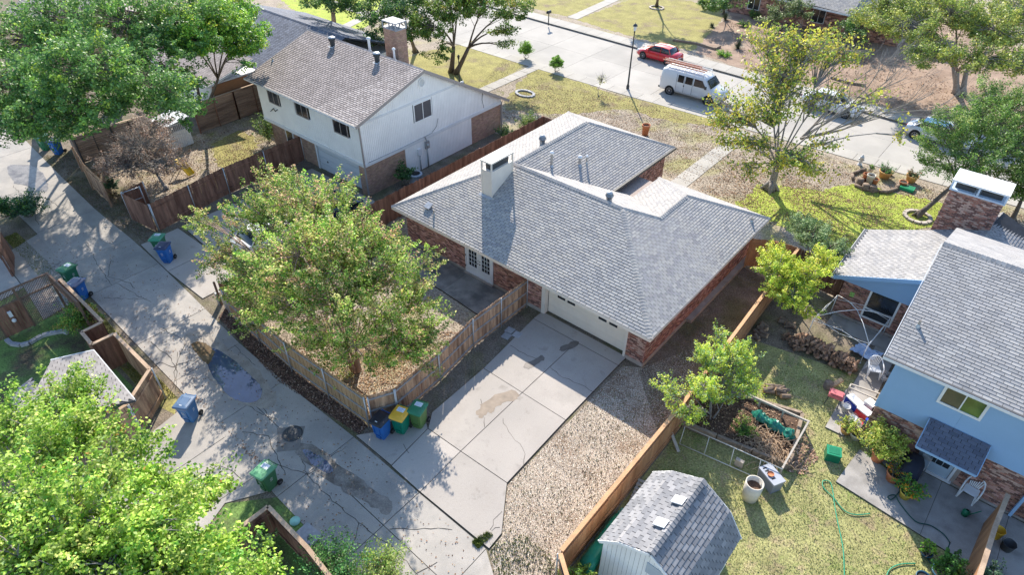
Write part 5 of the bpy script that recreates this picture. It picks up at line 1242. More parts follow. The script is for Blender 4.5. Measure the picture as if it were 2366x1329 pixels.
# lower left fences
fence('low planter fence with flat brown top beside the alley by the green and blue bins', [(-33.4, 5.2), (-28.6, 5.12)], M_redst, side=-1, cap=M_capw, rails=2, posts='wood', h=1.75)
fence('square fenced nook with flat brown top next to the small shrub', [(-28.6, 5.1), (-28.6, 4.2), (-27.45, 4.15), (-27.4, 5.1)], M_redst, side=1, cap=M_capw, rails=1, posts='none', h=1.75)
fence('dark stained fence with flat top around the seat beside the covered patio', [(-27.35, 5.1), (-24.0, 5.05), (-22.8, 3.5), (-22.7, 1.2)], M_weath, side=1, cap=M_capw, rails=2, posts='steel', h=1.8)
fence('brown fence corner with flat grey top at the bottom of the alley', [(-14.7, 1.2), (-14.6, 4.5), (-12.3, 4.45), (-10.8, 4.3)], M_redst, side=-1, cap=M_capw, rails=2, posts='none', h=1.75)
fence('brown fence at the left edge of the photo above the concrete drive', [(-44, 4.9), (-40.5, 4.9), (-38.5, 4.2)], M_redst, side=-1, cap=M_capw, rails=2, posts='wood', h=1.8)
# lattice pergola at the left edge
t = thing('lattice_pergola', 'brown lattice screen structure with top beam at the left edge', 'pergola', (-31.8, 3.8, 0))
M_lat = mat('lattice_wood', (0.17, 0.11, 0.08), 0.9, 0.2, 4, fine=0.1)
def lattice(q, o, e, w, z0, z1, s=0.13):
    o = Vector(o); e = Vector(e); h = z1 - z0; z = Vector((0, 0, 1))
    for sg in (1, -1):
        k = -h
        while k < w:
            a, b = (k, 0.0), (k + h, h)
            if a[0] < 0: a = (0.0, -k)
            if b[0] > w: b = (w, h - (b[0] - w))
            if b[0] - a[0] > 0.02:
                A = (a[0], z0 + a[1]) if sg > 0 else (w - a[0], z0 + a[1]); B = (b[0], z0 + b[1]) if sg > 0 else (w - b[0], z0 + b[1])
                q.beam(o + e * A[0] + z * A[1], o + e * B[0] + z * B[1], 0.012, 0.035, up=(e.y, -e.x, 0))
            k += s
q = MB(); lattice(q, (-33.4, 0.2, 0), (0, 1, 0), 4.6, 1.75, 2.35); part('lattice', q, M_lat, t)
q = MB(); lattice(q, (-33.35, 4.85, 0), (1, 0, 0), 3.3, 1.75, 2.35); part('lattice', q, M_lat, t)
q = MB(); lattice(q, (-33.35, 3.3, 0), (0, 1, 0), 1.4, 0.1, 1.7, 0.12); part('lattice', q, M_lat, t)
q = MB(); lattice(q, (-33.35, 0.8, 0), (0, 1, 0), 1.3, 0.1, 1.7, 0.12); part('lattice', q, M_lat, t)
for (x, y) in ((-33.4, 0.2), (-33.4, 2.1), (-33.4, 3.3), (-33.4, 4.85), (-30.1, 4.85)):
    q = MB(); q.box(x - 0.05, y - 0.05, 0, x + 0.05, y + 0.05, 2.4); part('post', q, M_lat, t)
for a, b in (((-33.4, 0.2), (-33.4, 4.85)), ((-33.4, 4.85), (-30.1, 4.85))):
    for z in (1.72, 2.38):
        q = MB(); q.beam((*a, z), (*b, z), 0.09, 0.07); part('beam', q, M_lat, t)
q = MB()
for i in range(9): q.box(-33.36, 2.12 + i * 0.13, 0.1, -33.34, 2.24 + i * 0.13, 1.7)
part('backing_boards', q, M_redst, t, kind='stuff')
q = MB(); q.box(-33.32, 2.6, 1.1, -33.22, 2.75, 1.4); q.lathe((-33.25, 2.68, 0.75), [(0.0, 0), (0.09, 0.05), (0.1, 0.15), (0, 0.25)], 8); part('wall_lamp', q, M_white_trim, t)
# covered patio at lower left
t = thing('covered_patio', 'open patio cover with pale tan shingles under the big maple, lower left', 'patio cover', (-24.8, 1.0, 0))
keep = []
pf = [((-26.1, 3.95, 2.55), (-23.05, 3.85, 2.55), (-23.0, -1.5, 3.5), (-26.1, -1.5, 3.5))]
roof(t, [([(-26.659,2.481,2.6), (-25.92,3.877,2.6), (-21.942,3.692,2.61), (-24.008,0.274,2.61)], Vector((-25.92,3.877,2.6)) - Vector((-26.659,2.481,2.6))), ([(-26.157,0.639,2.4), (-26.519,1.638,2.4), (-23.948,1.221,2.41), (-24.255,0.277,2.41)], (1, 0, 0))], 0.31, 0.15, [mat('shingle_tan', (0.33, 0.30, 0.275), 0.95, 0.1, 1.2, fine=0.12, objrand=0.1)], toneB, 200, gap=0.02, lift=0.018)
for (x, y) in ((-26.6, 2.6), (-25.6, 3.8), (-23.2, 2.9)):
    q = MB(); q.box(x - 0.06, y - 0.06, 0, x + 0.06, y + 0.06, 2.45); part('post', q, M_white_trim, t)
q = MB(); q.beam((-26.796,2.494,2.5), (-26.053,3.897,2.5), 0.05, 0.12); q.beam((-26.053,3.897,2.5), (-22.066,3.713,2.5), 0.05, 0.12); part('fascia', q, M_white_trim, t)
t = thing('patio_bench', 'cushioned seat with turquoise striped cushions behind the dark fence', 'bench', (-24.0, 4.0, 0), -0.35)
q = MB(); q.box(-0.75, -0.35, 0, 0.75, 0.35, 0.4); part('base', q, mat('wicker', (0.09, 0.08, 0.08), 0.9, 0.3, 20), t, True)
for x in (-0.37, 0.37):
    q = MB(); q.box(x - 0.33, -0.3, 0.4, x + 0.33, 0.3, 0.5, 0.8); q.box(x - 0.33, 0.02, 0.5, x + 0.33, 0.10, 0.85, 0.6)
    cu = part('cushion', q, mat('charcoal_cushion', (0.12, 0.13, 0.15), 0.9, 0.1), t, True)
    q = MB()
    for y0_ in (-0.22, -0.12, 0.12): q.box(x - 0.331, y0_, 0.5, x + 0.331, y0_ + 0.05, 0.503)
    q.box(x - 0.331, 0.0, 0.62, x + 0.331, 0.019, 0.68); part('stripe', q, mat('turquoise_fabric', (0.02, 0.38, 0.48), 0.8, 0.05), cu, True)
# edging stones of the lower-left bed
t = thing('stone_edging', 'curved row of pale edging stones round the bed below the lattice screen', 'edging', (*(-31.4,3.11), 0))
es = [(-33.24,2.01), (-32.77,2.05), (-32.33,2.31), (-32.18,2.64), (-32.24,2.95), (-32.26,3.25), (-32.15,3.54), (-31.99,3.8), (-31.82,4.03), (-31.5,4.14)]
for a, b in zip(es, es[1:]):
    a = Vector(a); b = Vector(b); q = MB(); q.beam((a.x, a.y, 0.07), (b.x - (b.x - a.x) * 0.08, b.y - (b.y - a.y) * 0.08, 0.07), 0.2, 0.14, rnd(0.85, 1.1)); part('stone', q, mat('edging_stone', (0.36, 0.36, 0.37), 0.9, 0.15, 8), t)

# ================================================================== TREES AND SHRUBS
M_leaf = mat('leaves', (1.25, 1.25, 1.2), 0.5, 0.0, spec=0.4, trans=0.38)
M_bark = mat('bark', (0.155, 0.125, 0.10), 0.95, 0.25, 6, c2=(0.10, 0.085, 0.07), c2scale=3, fine=0.2, fscale=30, bump=0.6)
M_barkp = mat('smooth_pinkish_bark', (0.33, 0.24, 0.19), 0.85, 0.25, 4, c2=(0.22, 0.15, 0.12), c2scale=2, fine=0.12)
M_barkg = mat('grey_bark', (0.27, 0.245, 0.225), 0.9, 0.2, 6, fine=0.15)
def bez(a, b, c, n):
    return [a * (1 - t) ** 2 + b * 2 * t * (1 - t) + c * t * t for t in [i / n for i in range(n + 1)]]
def tree(name, label, cat, base, blobs, nleaf, size, colors, weights, trunk_r=0.15, fork=0.35, stems=1, bark=None, clr=0.35, ncl=None, seed=1, group=None, lean=None, bare=0, up=0.5, aspect=0.62, twigs=True, jit=0.16, stem_pts=None, shell=0.55, twig_r=0.012, shade_jit=0.14, spray=0.55, thin=0.5):
    """blobs: (x,y,z,rx,rz[,weight]) ellipsoids that make up the crown"""
    rg = np.random.default_rng(seed); rr = random.Random(seed)
    base = Vector(base); root = thing(name, label, cat, base, 0, group)
    wd = MB()
    vol = np.array([b[3] ** 2 * b[4] * (b[5] if len(b) > 5 else 1) for b in blobs], float) ** 0.8; vol /= vol.sum()
    top = max(b[2] for b in blobs); low = min(b[2] - b[4] for b in blobs)
    cen = sum((Vector(b[:3]) for b in blobs), Vector()) / len(blobs)
    forkz = base.z + (cen.z - base.z) * fork
    forks = []
    for s in range(stems):
        f = Vector((base.x + (cen.x - base.x) * fork * 0.8, base.y + (cen.y - base.y) * fork * 0.8, forkz))
        if stems > 1: a = s * 6.283 / stems + 0.5; f += Vector((math.cos(a), math.sin(a), 0)) * (0.25 + 0.16 * (forkz - base.z))
        if lean: f += Vector(lean)
        b0 = base + (Vector((math.cos(s * 6.283 / stems), math.sin(s * 6.283 / stems), 0)) * trunk_r * 1.2 if stems > 1 else Vector())
        mid = (b0 + f) / 2 + Vector((rr.uniform(-.1, .1), rr.uniform(-.1, .1), 0))
        P_ = bez(b0, mid, f, 4); wd.tube(P_, [trunk_r * (1.35 if i == 0 else 1 - 0.09 * i) for i in range(5)], 8); forks.append(f)
        if stems == 1:
            for k in range(4):
                a = k * 1.57 + 0.4; wd.tube([b0 + Vector((math.cos(a) * trunk_r * 1.9, math.sin(a) * trunk_r * 1.9, -0.05)), b0 + Vector((0, 0, trunk_r * 2.2))], [trunk_r * 0.35, trunk_r * 0.6], 5)
    if ncl is None: ncl = max(12, int(nleaf / 80))
    centers = []; rad = []; dirs = []
    for bi, b in enumerate(blobs):
        n = max(3, int(round(ncl * vol[bi])))
        bc = Vector(b[:3]); f = min(forks, key=lambda q: (q - bc).length)
        m = (f + bc) / 2 + Vector((rr.uniform(-.3, .3), rr.uniform(-.3, .3), 0.25 * (bc - f).length))
        r0 = trunk_r * 0.55 / math.sqrt(max(1, len(blobs) / stems) * 0.35 + 0.6)
        limb = bez(f, f.lerp(m, 0.9), bc, 5); wd.tube(limb, [r0 * (1 - 0.15 * i) for i in range(6)], 6)
        v = rg.normal(size=(n, 3)); v /= np.linalg.norm(v, axis=1, keepdims=True)
        rad_ = shell + (1 - shell) * rg.random((n, 1)) ** 0.6
        v[:, 2] = np.where(v[:, 2] < -0.3, v[:, 2] * 0.6, v[:, 2])
        c = np.array(bc) + v * rad_ * np.array([b[3], b[3], b[4]])
        for p in c:
            p = Vector(p); o = limb[rr.choice((3, 4, 5))] if (p - bc).length < b[3] * 0.9 else limb[rr.choice((2, 3, 4, 5))]
            if twigs: wd.tube([o, (o + p) / 2 + Vector((rr.uniform(-.15, .15), rr.uniform(-.15, .15), rr.uniform(0, .2))), p], [twig_r * 2.2, twig_r * 1.4, twig_r * 0.5], 4, cap=False)
            centers.append(p); rad.append(clr * rr.uniform(0.7, 1.35)); dv = (p - o).normalized() + Vector((rr.uniform(-.5, .5), rr.uniform(-.5, .5), rr.uniform(-.1, .7))); dirs.append(tuple(dv.normalized()))
        for k in range(int(bare * vol[bi])):
            d = Vector(rg.normal(size=3)); d.z = abs(d.z) * 0.7; d.normalize(); p = bc + Vector((d.x * b[3], d.y * b[3], d.z * b[4])) * rr.uniform(0.8, 1.25)
            o = limb[rr.choice((3, 4, 5))]; wd.tube([o, (o + p) / 2 + Vector((rr.uniform(-.2, .2), rr.uniform(-.2, .2), 0.15)), p], [twig_r * 1.8, twig_r, twig_r * 0.4], 4, cap=False)
            for j in range(3):
                e = p.lerp(o, 0.35) ; g = p + Vector((rr.uniform(-.5, .5), rr.uniform(-.5, .5), rr.uniform(-.1, .4))); wd.tube([e, g], [twig_r * 0.8, twig_r * 0.3], 3, cap=False)
    part('trunk', wd, bark or M_bark, root)
    if nleaf:
        C = np.array([tuple(p) for p in centers]); Rr = np.array(rad); k = rg.integers(0, len(C), nleaf)
        off = rg.normal(size=(nleaf, 3)); off /= np.linalg.norm(off, axis=1, keepdims=True); off *= (rg.random((nleaf, 1)) ** 0.45)
        off[:, 2] *= 0.7; D = np.array(dirs)[k]; tt = rg.random((nleaf, 1)) * 2 - 0.9; off = off * (thin + (1 - thin) * (1 - np.abs(tt)).clip(0, 1)) 
        pos = C[k] + off * Rr[k][:, None] + D * tt * (Rr[k][:, None] * 2 * spray); pos[:, 2] = np.maximum(pos[:, 2], 0.05)
        nr = off * 0.7 + rg.normal(size=(nleaf, 3)) * 0.45 + np.array([0, 0, up])
        cl_t = 1 + rg.normal(size=len(C)) * shade_jit; ci = rg.random(len(C))
        cols = pal(nleaf, colors, weights, jit, rg)
        # some clumps lean to one colour of the palette
        w = np.array(weights, float); w /= w.sum(); cc = np.array(colors)[rg.choice(len(colors), len(C), p=w)]
        mixk = (rg.random(nleaf) < 0.45)[:, None]; cols = np.where(mixk, cc[k] * (1 + rg.normal(size=(nleaf, 1)) * jit).clip(0.5, 1.6), cols)
        cols = (cols * cl_t[k][:, None].clip(0.55, 1.5)).clip(0.005, 0.9)
        me = scatter_mesh('crown', pos - np.array(base), nr, size * (0.65 + 0.7 * rg.random(nleaf)), aspect, cols, M_leaf, 0.12)
        o = bpy.data.objects.new('crown', me); col.objects.link(o); o.parent = root
    return root
G1 = [(0.13, 0.29, 0.04), (0.25, 0.42, 0.05), (0.07, 0.16, 0.03)]
MYR = [(0.14, 0.29, 0.045), (0.32, 0.44, 0.08), (0.52, 0.50, 0.18), (0.55, 0.34, 0.22), (0.08, 0.16, 0.025)]
def B(u3, rx, rz, w=1.0): return (u3[0], u3[1], u3[2], rx, rz, w)
# crape myrtle in the fenced yard
tree('crape_myrtle', 'wide crape myrtle with greenish pink tinted leaves inside the fenced yard', 'tree', (-18.9, 11.6, 0),
     [B((-23.352,13.804,6.2), 1.9, 1.2), B((-26.176,12.815,4.8), 1.8, 1.1), B((-19.587,12.776,6.3), 2.0, 1.2), B((-17.897,13.083,5.6), 1.6, 1.2), B((-19.932,10.73,6.6), 2.0, 1.2), B((-24.744,11.028,3.4), 1.4, 1.1), B((-27.316,10.902,3), 1.1, 1.0),
      B((-17.906,10.822,5.4), 1.9, 1.2), B((-17.055,12.515,3.6), 1.3, 1.0), B((-20.463,10.306,4.1), 1.6, 1.1), B((-26.849,14.207,5.6), 1.1, 0.8), B((-29.769,11.528,3.4), 0.9, 0.6), B((-17.68,14.388,4), 0.8, 0.8), B((-15.797,12.207,2.6), 0.8, 0.6, 0.7), B((-22.913,10.003,3.2), 1.2, 0.9), B((-17.484,10.906,3), 1.0, 0.8), B((-16.936,11.686,2), 0.7, 0.6), B((-19.379,10.456,2.4), 1.0, 0.8), B((-15.928,12.85,2.8), 1.0, 0.7), B((-16.906,14.125,3.6), 0.8, 0.7), B((-18.155,10.651,1.2), 0.5, 0.4, .6), B((-23.512,9.994,1.7), 0.9, 0.5), B((-25.617,10.324,2.6), 0.8, 0.5), B((-15.898,13.369,3.2), 0.9, 0.6), B((-16.459,12.324,2.6), 0.9, 0.6), B((-14.733,12.637,2.2), 0.5, 0.4, .6), B((-31.022,11.523,3.4), 0.6, 0.4, .6), B((-18.891,16.587,3.6), 0.6, 0.5, .5), B((-25.122,10.161,1.9), 0.8, 0.6), B((-20.496,10.054,2), 0.9, 0.6, .7), B((-19.181,10.556,1.4), 0.6, 0.5, .6)],
     108000, 0.098, MYR, [3, 4, 3.6, 1.7, 2.2], 0.10, 0.33, 6, M_barkp, 0.30, 950, 11, shell=0.25, spray=1.0, thin=0.35, shade_jit=0.24)
# big foreground maple
MAP = [(0.26, 0.40, 0.05), (0.42, 0.53, 0.11), (0.11, 0.25, 0.03), (0.56, 0.58, 0.18), (0.40, 0.22, 0.06)]
tree('maple_tree', 'large bright yellow green maple filling the lower left corner', 'tree', (-19.5, -1.5, 0),
     [B((-19.748,1.536,6.2), 0.9, 0.7), B((-19.695,2.298,6), 0.5, 0.4), B((-16.879,1.652,7), 0.7, 0.6), B((-16.867,0.56,7.2), 1.1, 0.8), B((-14.004,1.309,8), 1.0, 0.8), B((-13.185,2.046,7.4), 0.7, 0.5), B((-12.448,2.346,7), 0.65, 0.5), B((-11.369,1.047,8.2), 1.0, 0.8), B((-12.68,0.043,8.6), 1.2, 0.8),
      B((-14.591,-0.505,8.2), 1.1, 0.8), B((-12.65,-1.128,8.4), 1.2, 0.8), B((-11.365,-0.029,8.2), 1.2, 0.8), B((-11,1.538,7.4), 0.7, 0.5), B((-10.357,2.067,6.2), 0.6, 0.4), B((-9.844,2.418,6), 0.45, 0.3), B((-19.474,0.085,6.5), 0.9, 0.6), B((-12.919,2.997,6.6), 0.35, 0.25, .8), B((-10.394,0.809,7.8), 1.0, 0.6), B((-11.785,-1.306,7.5), 2.0, 1.0), B((-9.786,0.384,7.5), 2.0, 1.0)],
     85000, 0.10, MAP, [6, 3.5, 3, 0.6, 0.08], 0.2, 0.45, 2, M_barkg, 0.30, 900, 12, up=0.7, shell=0.3, spray=0.9, shade_jit=0.24)
# oaks at the top left
OAK = [(0.13, 0.25, 0.065), (0.085, 0.185, 0.06), (0.21, 0.38, 0.07), (0.42, 0.54, 0.08)]
tree('oak_tree', 'big dark green oak with several leaning trunks at the top left', 'tree', (-59.351,20.461,0),
     [B((-50.575,12.53,8), 3.0, 1.8), B((-49.164,15.227,9), 3.2, 2.0), B((-43.89,16.496,9.5), 3.2, 2.0), B((-42.425,18.855,9), 3.0, 2.0), B((-40.022,15.711,7.5), 2.4, 1.8), B((-45.554,11.702,7), 2.6, 1.7), B((-38.965,16.28,5.2), 1.2, 1.0, 0.7)],
     50000, 0.16, OAK, [5, 5, 2, 0.5], 0.32, 0.45, 3, M_bark, 0.42, 620, 13, spray=0.9, lean=(-1.0, -0.5, 0))
tree('oak_tree', 'bright topped oak whose branches hang over the white house roof', 'tree', (-49.4, 21.4, 0),
     [B((-42.718,21.195,8.4), 2.0, 1.3), B((-40.793,21.65,7.6), 1.3, 1.0), B((-41.05,18.753,8.4), 1.4, 1.1), B((-45.022,23.812,8.2), 1.4, 1.1), B((-43.332,18.642,8.6), 1.3, 1.0), B((-42.437,23.675,7.6), 0.7, 0.6, .7), B((-38.852,20.409,7), 0.4, 0.4, .5)],
     46000, 0.15, [(0.16, 0.34, 0.04), (0.32, 0.50, 0.06), (0.08, 0.20, 0.05), (0.46, 0.48, 0.07)], [5, 4, 4, 0.8], 0.14, 0.5, 2, M_bark, 0.45, 520, 14)
tree('oak_tree', 'dark oak leaning over the alley by the upper bins', 'tree', (-57.368,12.478,0),
     [B((-41.256,8.719,8.5), 2.4, 1.6), B((-37.849,8.891,8), 1.9, 1.4), B((-36.294,10.07,8.4), 2.0, 1.4), B((-36.455,12.621,8), 1.4, 1.0), B((-45.747,8.566,5), 1.7, 1.3), B((-36.358,10.927,10), 2.3, 1.5), B((-34.633,13.734,8.5), 1.4, 1.2), B((-39.983,10.007,6), 1.0, 0.7), B((-36.212,14.815,7), 1.0, 0.8)],
     42000, 0.15, OAK, [5, 6, 1.8, 0.4], 0.26, 0.45, 1, M_bark, 0.42, 480, 15, spray=0.9)
# dead brown tree
tree('dead_tree', 'small dead tree with curled brown leaves and bare grey twigs beside the yellow slide', 'tree', (-41.115,14.147,0),
     [B((-43.113,14.4,2.4), 1.9, 1.0), B((-42.772,12.822,1.6), 1.5, 0.7), B((-40.946,14.667,1.8), 1.4, 0.8), B((-44.88,16.009,2.8), 1.2, 0.7), B((-43.507,12.587,1.9), 1.1, 0.5)],
     15000, 0.09, [(0.27, 0.19, 0.155), (0.38, 0.28, 0.235), (0.17, 0.115, 0.10), (0.50, 0.42, 0.37)], [4, 3, 3, 1], 0.12, 0.4, 1, M_barkg, 0.34, 300, 16, bare=190, twig_r=0.016)
# trees along the street, left
DK = [(0.09, 0.18, 0.06), (0.14, 0.26, 0.06), (0.26, 0.36, 0.07), (0.055, 0.12, 0.05)]
tree('street_tree', 'spreading green tree on the lawn just beyond the gable of the two-storey house', 'tree', (-41.223,41.17,0),
     [B((-39.543,39.456,6.2), 2.0, 1.5), B((-39.793,37.64,5.2), 1.6, 1.2), B((-37.518,41.423,6.5), 2.0, 1.4), B((-36.941,44.594,5.6), 1.5, 1.2), B((-40.755,41.809,7.2), 2.4, 1.5), B((-36.549,42.449,4.4), 1.0, 0.8), B((-38.604,36.802,3.6), 0.9, 0.9, .7), B((-35.828,42.164,3.2), 0.5, 0.5, .5)],
     26000, 0.17, [(0.11, 0.20, 0.04), (0.20, 0.28, 0.05), (0.06, 0.12, 0.03), (0.36, 0.30, 0.07)], [5, 4, 3, 0.8], 0.24, 0.5, 2, M_bark, 0.5, 240, 17)
tree('street_tree', 'dark tree right behind the tan brick chimney', 'tree', (-47.721,42.628,0),
     [B((-42.966,37.364,6), 1.8, 1.3), B((-45.02,36.275,5.5), 1.5, 1.2), B((-41.716,37.466,4.5), 1.5, 1.2), B((-45.021,36.005,3.8), 1.1, 1.0), B((-46.15,38.859,6.5), 2.0, 1.2), B((-42.723,40.145,6.5), 1.6, 1.2)],
     17000, 0.17, DK, [5, 3, 1, 4], 0.2, 0.5, 1, M_bark, 0.5, 170, 18)
tree('street_tree', 'dark leaved tree at the top edge on the bright green lawn', 'tree', (-58.203,41.097,0),
     [B((-50.095,36.105,6), 2.0, 1.5), B((-53.98,36.752,5), 1.5, 1.2), B((-49.759,37.788,5), 1.5, 1.2), B((-48.244,34.397,8), 2.5, 1.5)], 12000, 0.19, DK, [5, 3, 2, 3], 0.3, 0.5, 1, M_bark, 0.55, 130, 19)
# big sparse front tree
YG = [(0.26, 0.34, 0.06), (0.46, 0.46, 0.07), (0.58, 0.50, 0.08), (0.12, 0.20, 0.05), (0.36, 0.26, 0.08)]
tree('front_yard_tree', 'big sparse front tree with yellowing leaves and long bare branches toward the street', 'tree', (-11.085,39.964,0),
     [B((-14.341,39.482,4.6), 1.6, 1.0), B((-12.239,37.826,3.8), 1.2, 0.9), B((-9.456,37.781,3.6), 1.4, 0.9), B((-12.91,41.606,6.6), 1.9, 1.3), B((-12.52,43.843,8), 1.8, 1.2), B((-14.509,43.172,8), 1.4, 1.0), B((-13.541,37.762,3.4), 0.8, 0.6), B((-12.34,39.675,5.4), 1.6, 1.1), B((-11.1,45.582,7.6), 1.6, 1.0), B((-10.206,41.398,6), 1.4, 1.0, .5), B((-5.622,44.593,4), 0.9, 0.5, .35), B((-8.402,40.085,4.2), 1.0, 0.6, .5), B((-7.985,44.59,5.6), 1.8, 1.0, .12), B((-12.005,37.454,2.4), 1.0, 0.6, .8), B((-10.46,38.301,2.6), 1.0, 0.7, .7), B((-8.72,39.564,2.4), 1.0, 0.6, .8), B((-15.055,38.468,4), 0.9, 0.6, .7)],
     13500, 0.18, YG, [4, 4, 2, 3, 1.2], 0.30, 0.34, 1, M_barkg, 0.36, 560, 20, spray=1.1, thin=0.9, bare=90, up=0.1, twig_r=0.02, shell=0.3)
t = thing('bare_branch_spray', 'bare grey limbs of the front tree reaching out over the street', 'branches', (-10.839,43.113,3.2)); BR = MB(); rr = random.Random(5)
st0 = Vector((-10.912,43.001,2.6))
def grow(p, d, L_, r, dep):
    pts = [p]; q_ = p.copy(); dd = d.copy()
    for i in range(4): dd = (dd + Vector((rr.uniform(-.16, .16), rr.uniform(-.16, .16), rr.uniform(-.05, .12)))).normalized(); q_ = q_ + dd * L_ / 4; pts.append(q_.copy())
    BR.tube(pts, [r * (1 - 0.16 * i) for i in range(5)], 5, cap=False)
    if dep > 0:
        for k in range(rr.choice((3, 4))):
            o = pts[rr.choice((1, 2, 3, 4))]; nd = (dd + Vector((rr.uniform(-.75, .75), rr.uniform(-.75, .75), rr.uniform(-.3, .5)))).normalized()
            grow(o, nd, L_ * rr.uniform(0.5, 0.72), r * 0.45, dep - 1)
for tgt, L_ in (((-5.982,45.923,4), 4.6), ((-8.006,47.347,5.6), 4.6), ((-9.718,47.381,6.6), 4.2), ((-8.115,42.124,4.4), 3.4)):
    d = (Vector(tgt) - st0).normalized(); grow(st0, d, L_ * 1.1, 0.10, 4)
part('limb', BR, M_barkg, t)
# trees at the upper right
tree('far_yard_tree', 'broad yellow green tree across the street in the upper right', 'tree', (-5.339,66.324,0),
     [B((-10.379,62.746,5.4), 2.6, 1.6), B((-8.14,65.713,6.2), 2.8, 1.7), B((-4.724,65.428,5.6), 2.6, 1.6), B((-7.72,60.319,4.2), 2.0, 1.2), B((-4.363,61.265,4.4), 2.2, 1.2), B((-13.561,64.801,5), 2.0, 1.2), B((-3.693,69.833,6.5), 2.6, 1.6), B((-12.282,65.997,6.4), 2.4, 1.4), B((-1.947,62.898,4.2), 1.8, 1.0)],
     60000, 0.15, [(0.22, 0.30, 0.07), (0.38, 0.42, 0.09), (0.12, 0.18, 0.06), (0.52, 0.48, 0.11)], [4, 4, 3, 1], 0.26, 0.4, 3, M_barkg, 0.5, 760, 21, bare=60, shell=0.35, twig_r=0.02)
tree('far_yard_tree', 'dark green shrub tree in front of the far brick house', 'tree', (-16.061,74.637,0), [B((-15.568,72.025,2.2), 1.6, 1.2), B((-14.83,74.521,2.6), 1.6, 1.3), B((-16.572,71.103,1.8), 1.1, 0.9)], 7000, 0.16, DK, [3, 5, 2, 2], 0.1, 0.3, 2, M_bark, 0.45, 70, 22)
tree('far_yard_tree', 'grey green feathery tree at the corner of the far brick house', 'tree', (-23.771,72.391,0), [B((-23.366,70.782,2.6), 1.5, 1.1), B((-21.983,71.962,2.4), 1.2, 1.0), B((-23.905,69.201,2), 1.0, 0.8)], 6000, 0.15, [(0.19, 0.24, 0.10), (0.12, 0.17, 0.07)], [2, 2], 0.1, 0.3, 2, M_bark, 0.4, 70, 23)
tree('far_yard_tree', 'small dark tree at the top edge casting shade on the far lawn', 'tree', (-30.782,73.842,0), [B((-30.009,68.9,2.4), 1.7, 0.9), B((-28.699,70.139,2.6), 1.5, 0.9)], 6000, 0.16, DK, [3, 4, 1, 3], 0.12, 0.4, 1, M_bark, 0.45, 60, 24)
tree('far_yard_tree', 'tree standing at the top edge inside a round stone ring', 'tree', (-37.975,71.441,0), [B((-36.59,66.123,5), 2.4, 1.4), B((-33.666,66.36,5), 2.0, 1.4)], 8000, 0.18, DK, [4, 4, 1, 3], 0.16, 0.5, 1, M_bark, 0.5, 80, 25)
tree('live_oak', 'dense dark green small leaved tree beyond the blue house chimney', 'tree', (-2.741,42.832,0),
     [B((-3.22,46.371,4.4), 1.7, 1.2), B((-1.823,48.654,4.6), 1.8, 1.3), B((-0.922,50.823,5), 1.7, 1.2), B((-2.688,43.908,3.2), 1.2, 0.9), B((-1.183,44.934,3.6), 1.6, 1.1), B((0.085,47.209,4), 1.7, 1.2), B((-2.634,51.261,5.4), 1.2, 0.8), B((1.299,45.949,3.2), 1.3, 0.9), B((-3.672,46.051,3.2), 0.8, 0.6)],
     48000, 0.10, [(0.12, 0.22, 0.05), (0.20, 0.32, 0.07), (0.07, 0.145, 0.04), (0.34, 0.40, 0.10)], [5, 4, 3, 1], 0.17, 0.45, 1, M_bark, 0.42, 330, 26, lean=(0.6, 0.5, 0), shell=0.4)
tree('live_oak', 'second trunked green tree at the right edge beyond the blue house', 'tree', (1.9, 46.2, 0), [B((1.221,45.249,2.6), 1.2, 0.8), B((1.195,48.93,4), 1.6, 1.1), B((2.387,44.615,3.6), 1.6, 1.0)], 11000, 0.12, [(0.085, 0.16, 0.03), (0.15, 0.24, 0.045), (0.05, 0.10, 0.025)], [5, 4, 3], 0.15, 0.4, 1, M_bark, 0.42, 120, 27)
# trees beside the cedar fence
YGR = [(0.42, 0.52, 0.06), (0.60, 0.62, 0.09), (0.20, 0.33, 0.05), (0.62, 0.52, 0.10)]
tree('hedge_tree', 'yellow green bushy tree over the cedar fence next to the blue gable', 'tree', (-5.2, 29.2, 0),
     [B((-6.18,27.63,3), 0.95, 0.8), B((-4.811,27.909,3), 0.95, 0.8), B((-5.067,26.788,2.5), 0.9, 0.7), B((-7.006,28.682,2.8), 0.7, 0.5), B((-4.838,29.705,3), 0.7, 0.6), B((-4.184,27.421,1.5), 0.45, 0.4, .7), B((-5.965,26.66,2.5), 0.5, 0.4, .7)],
     22000, 0.085, YGR, [5, 4, 3, 1], 0.06, 0.3, 4, M_barkg, 0.2, 330, 28, shell=0.3, spray=0.9)
tree('hedge_shrub', 'grey green glossy shrub behind the yellow green tree', 'shrub', (-6.0, 33.3, 0), [B((-6.143,32.653,2.3), 0.9, 0.8), B((-7.179,33.739,2), 0.7, 0.6), B((-4.946,31.854,2.3), 0.8, 0.7), B((-4.626,32.025,1.8), 0.6, 0.6)], 9000, 0.10, [(0.22, 0.31, 0.14), (0.34, 0.42, 0.22), (0.12, 0.20, 0.08)], [4, 2, 3], 0.05, 0.3, 3, M_bark, 0.28, 110, 29)
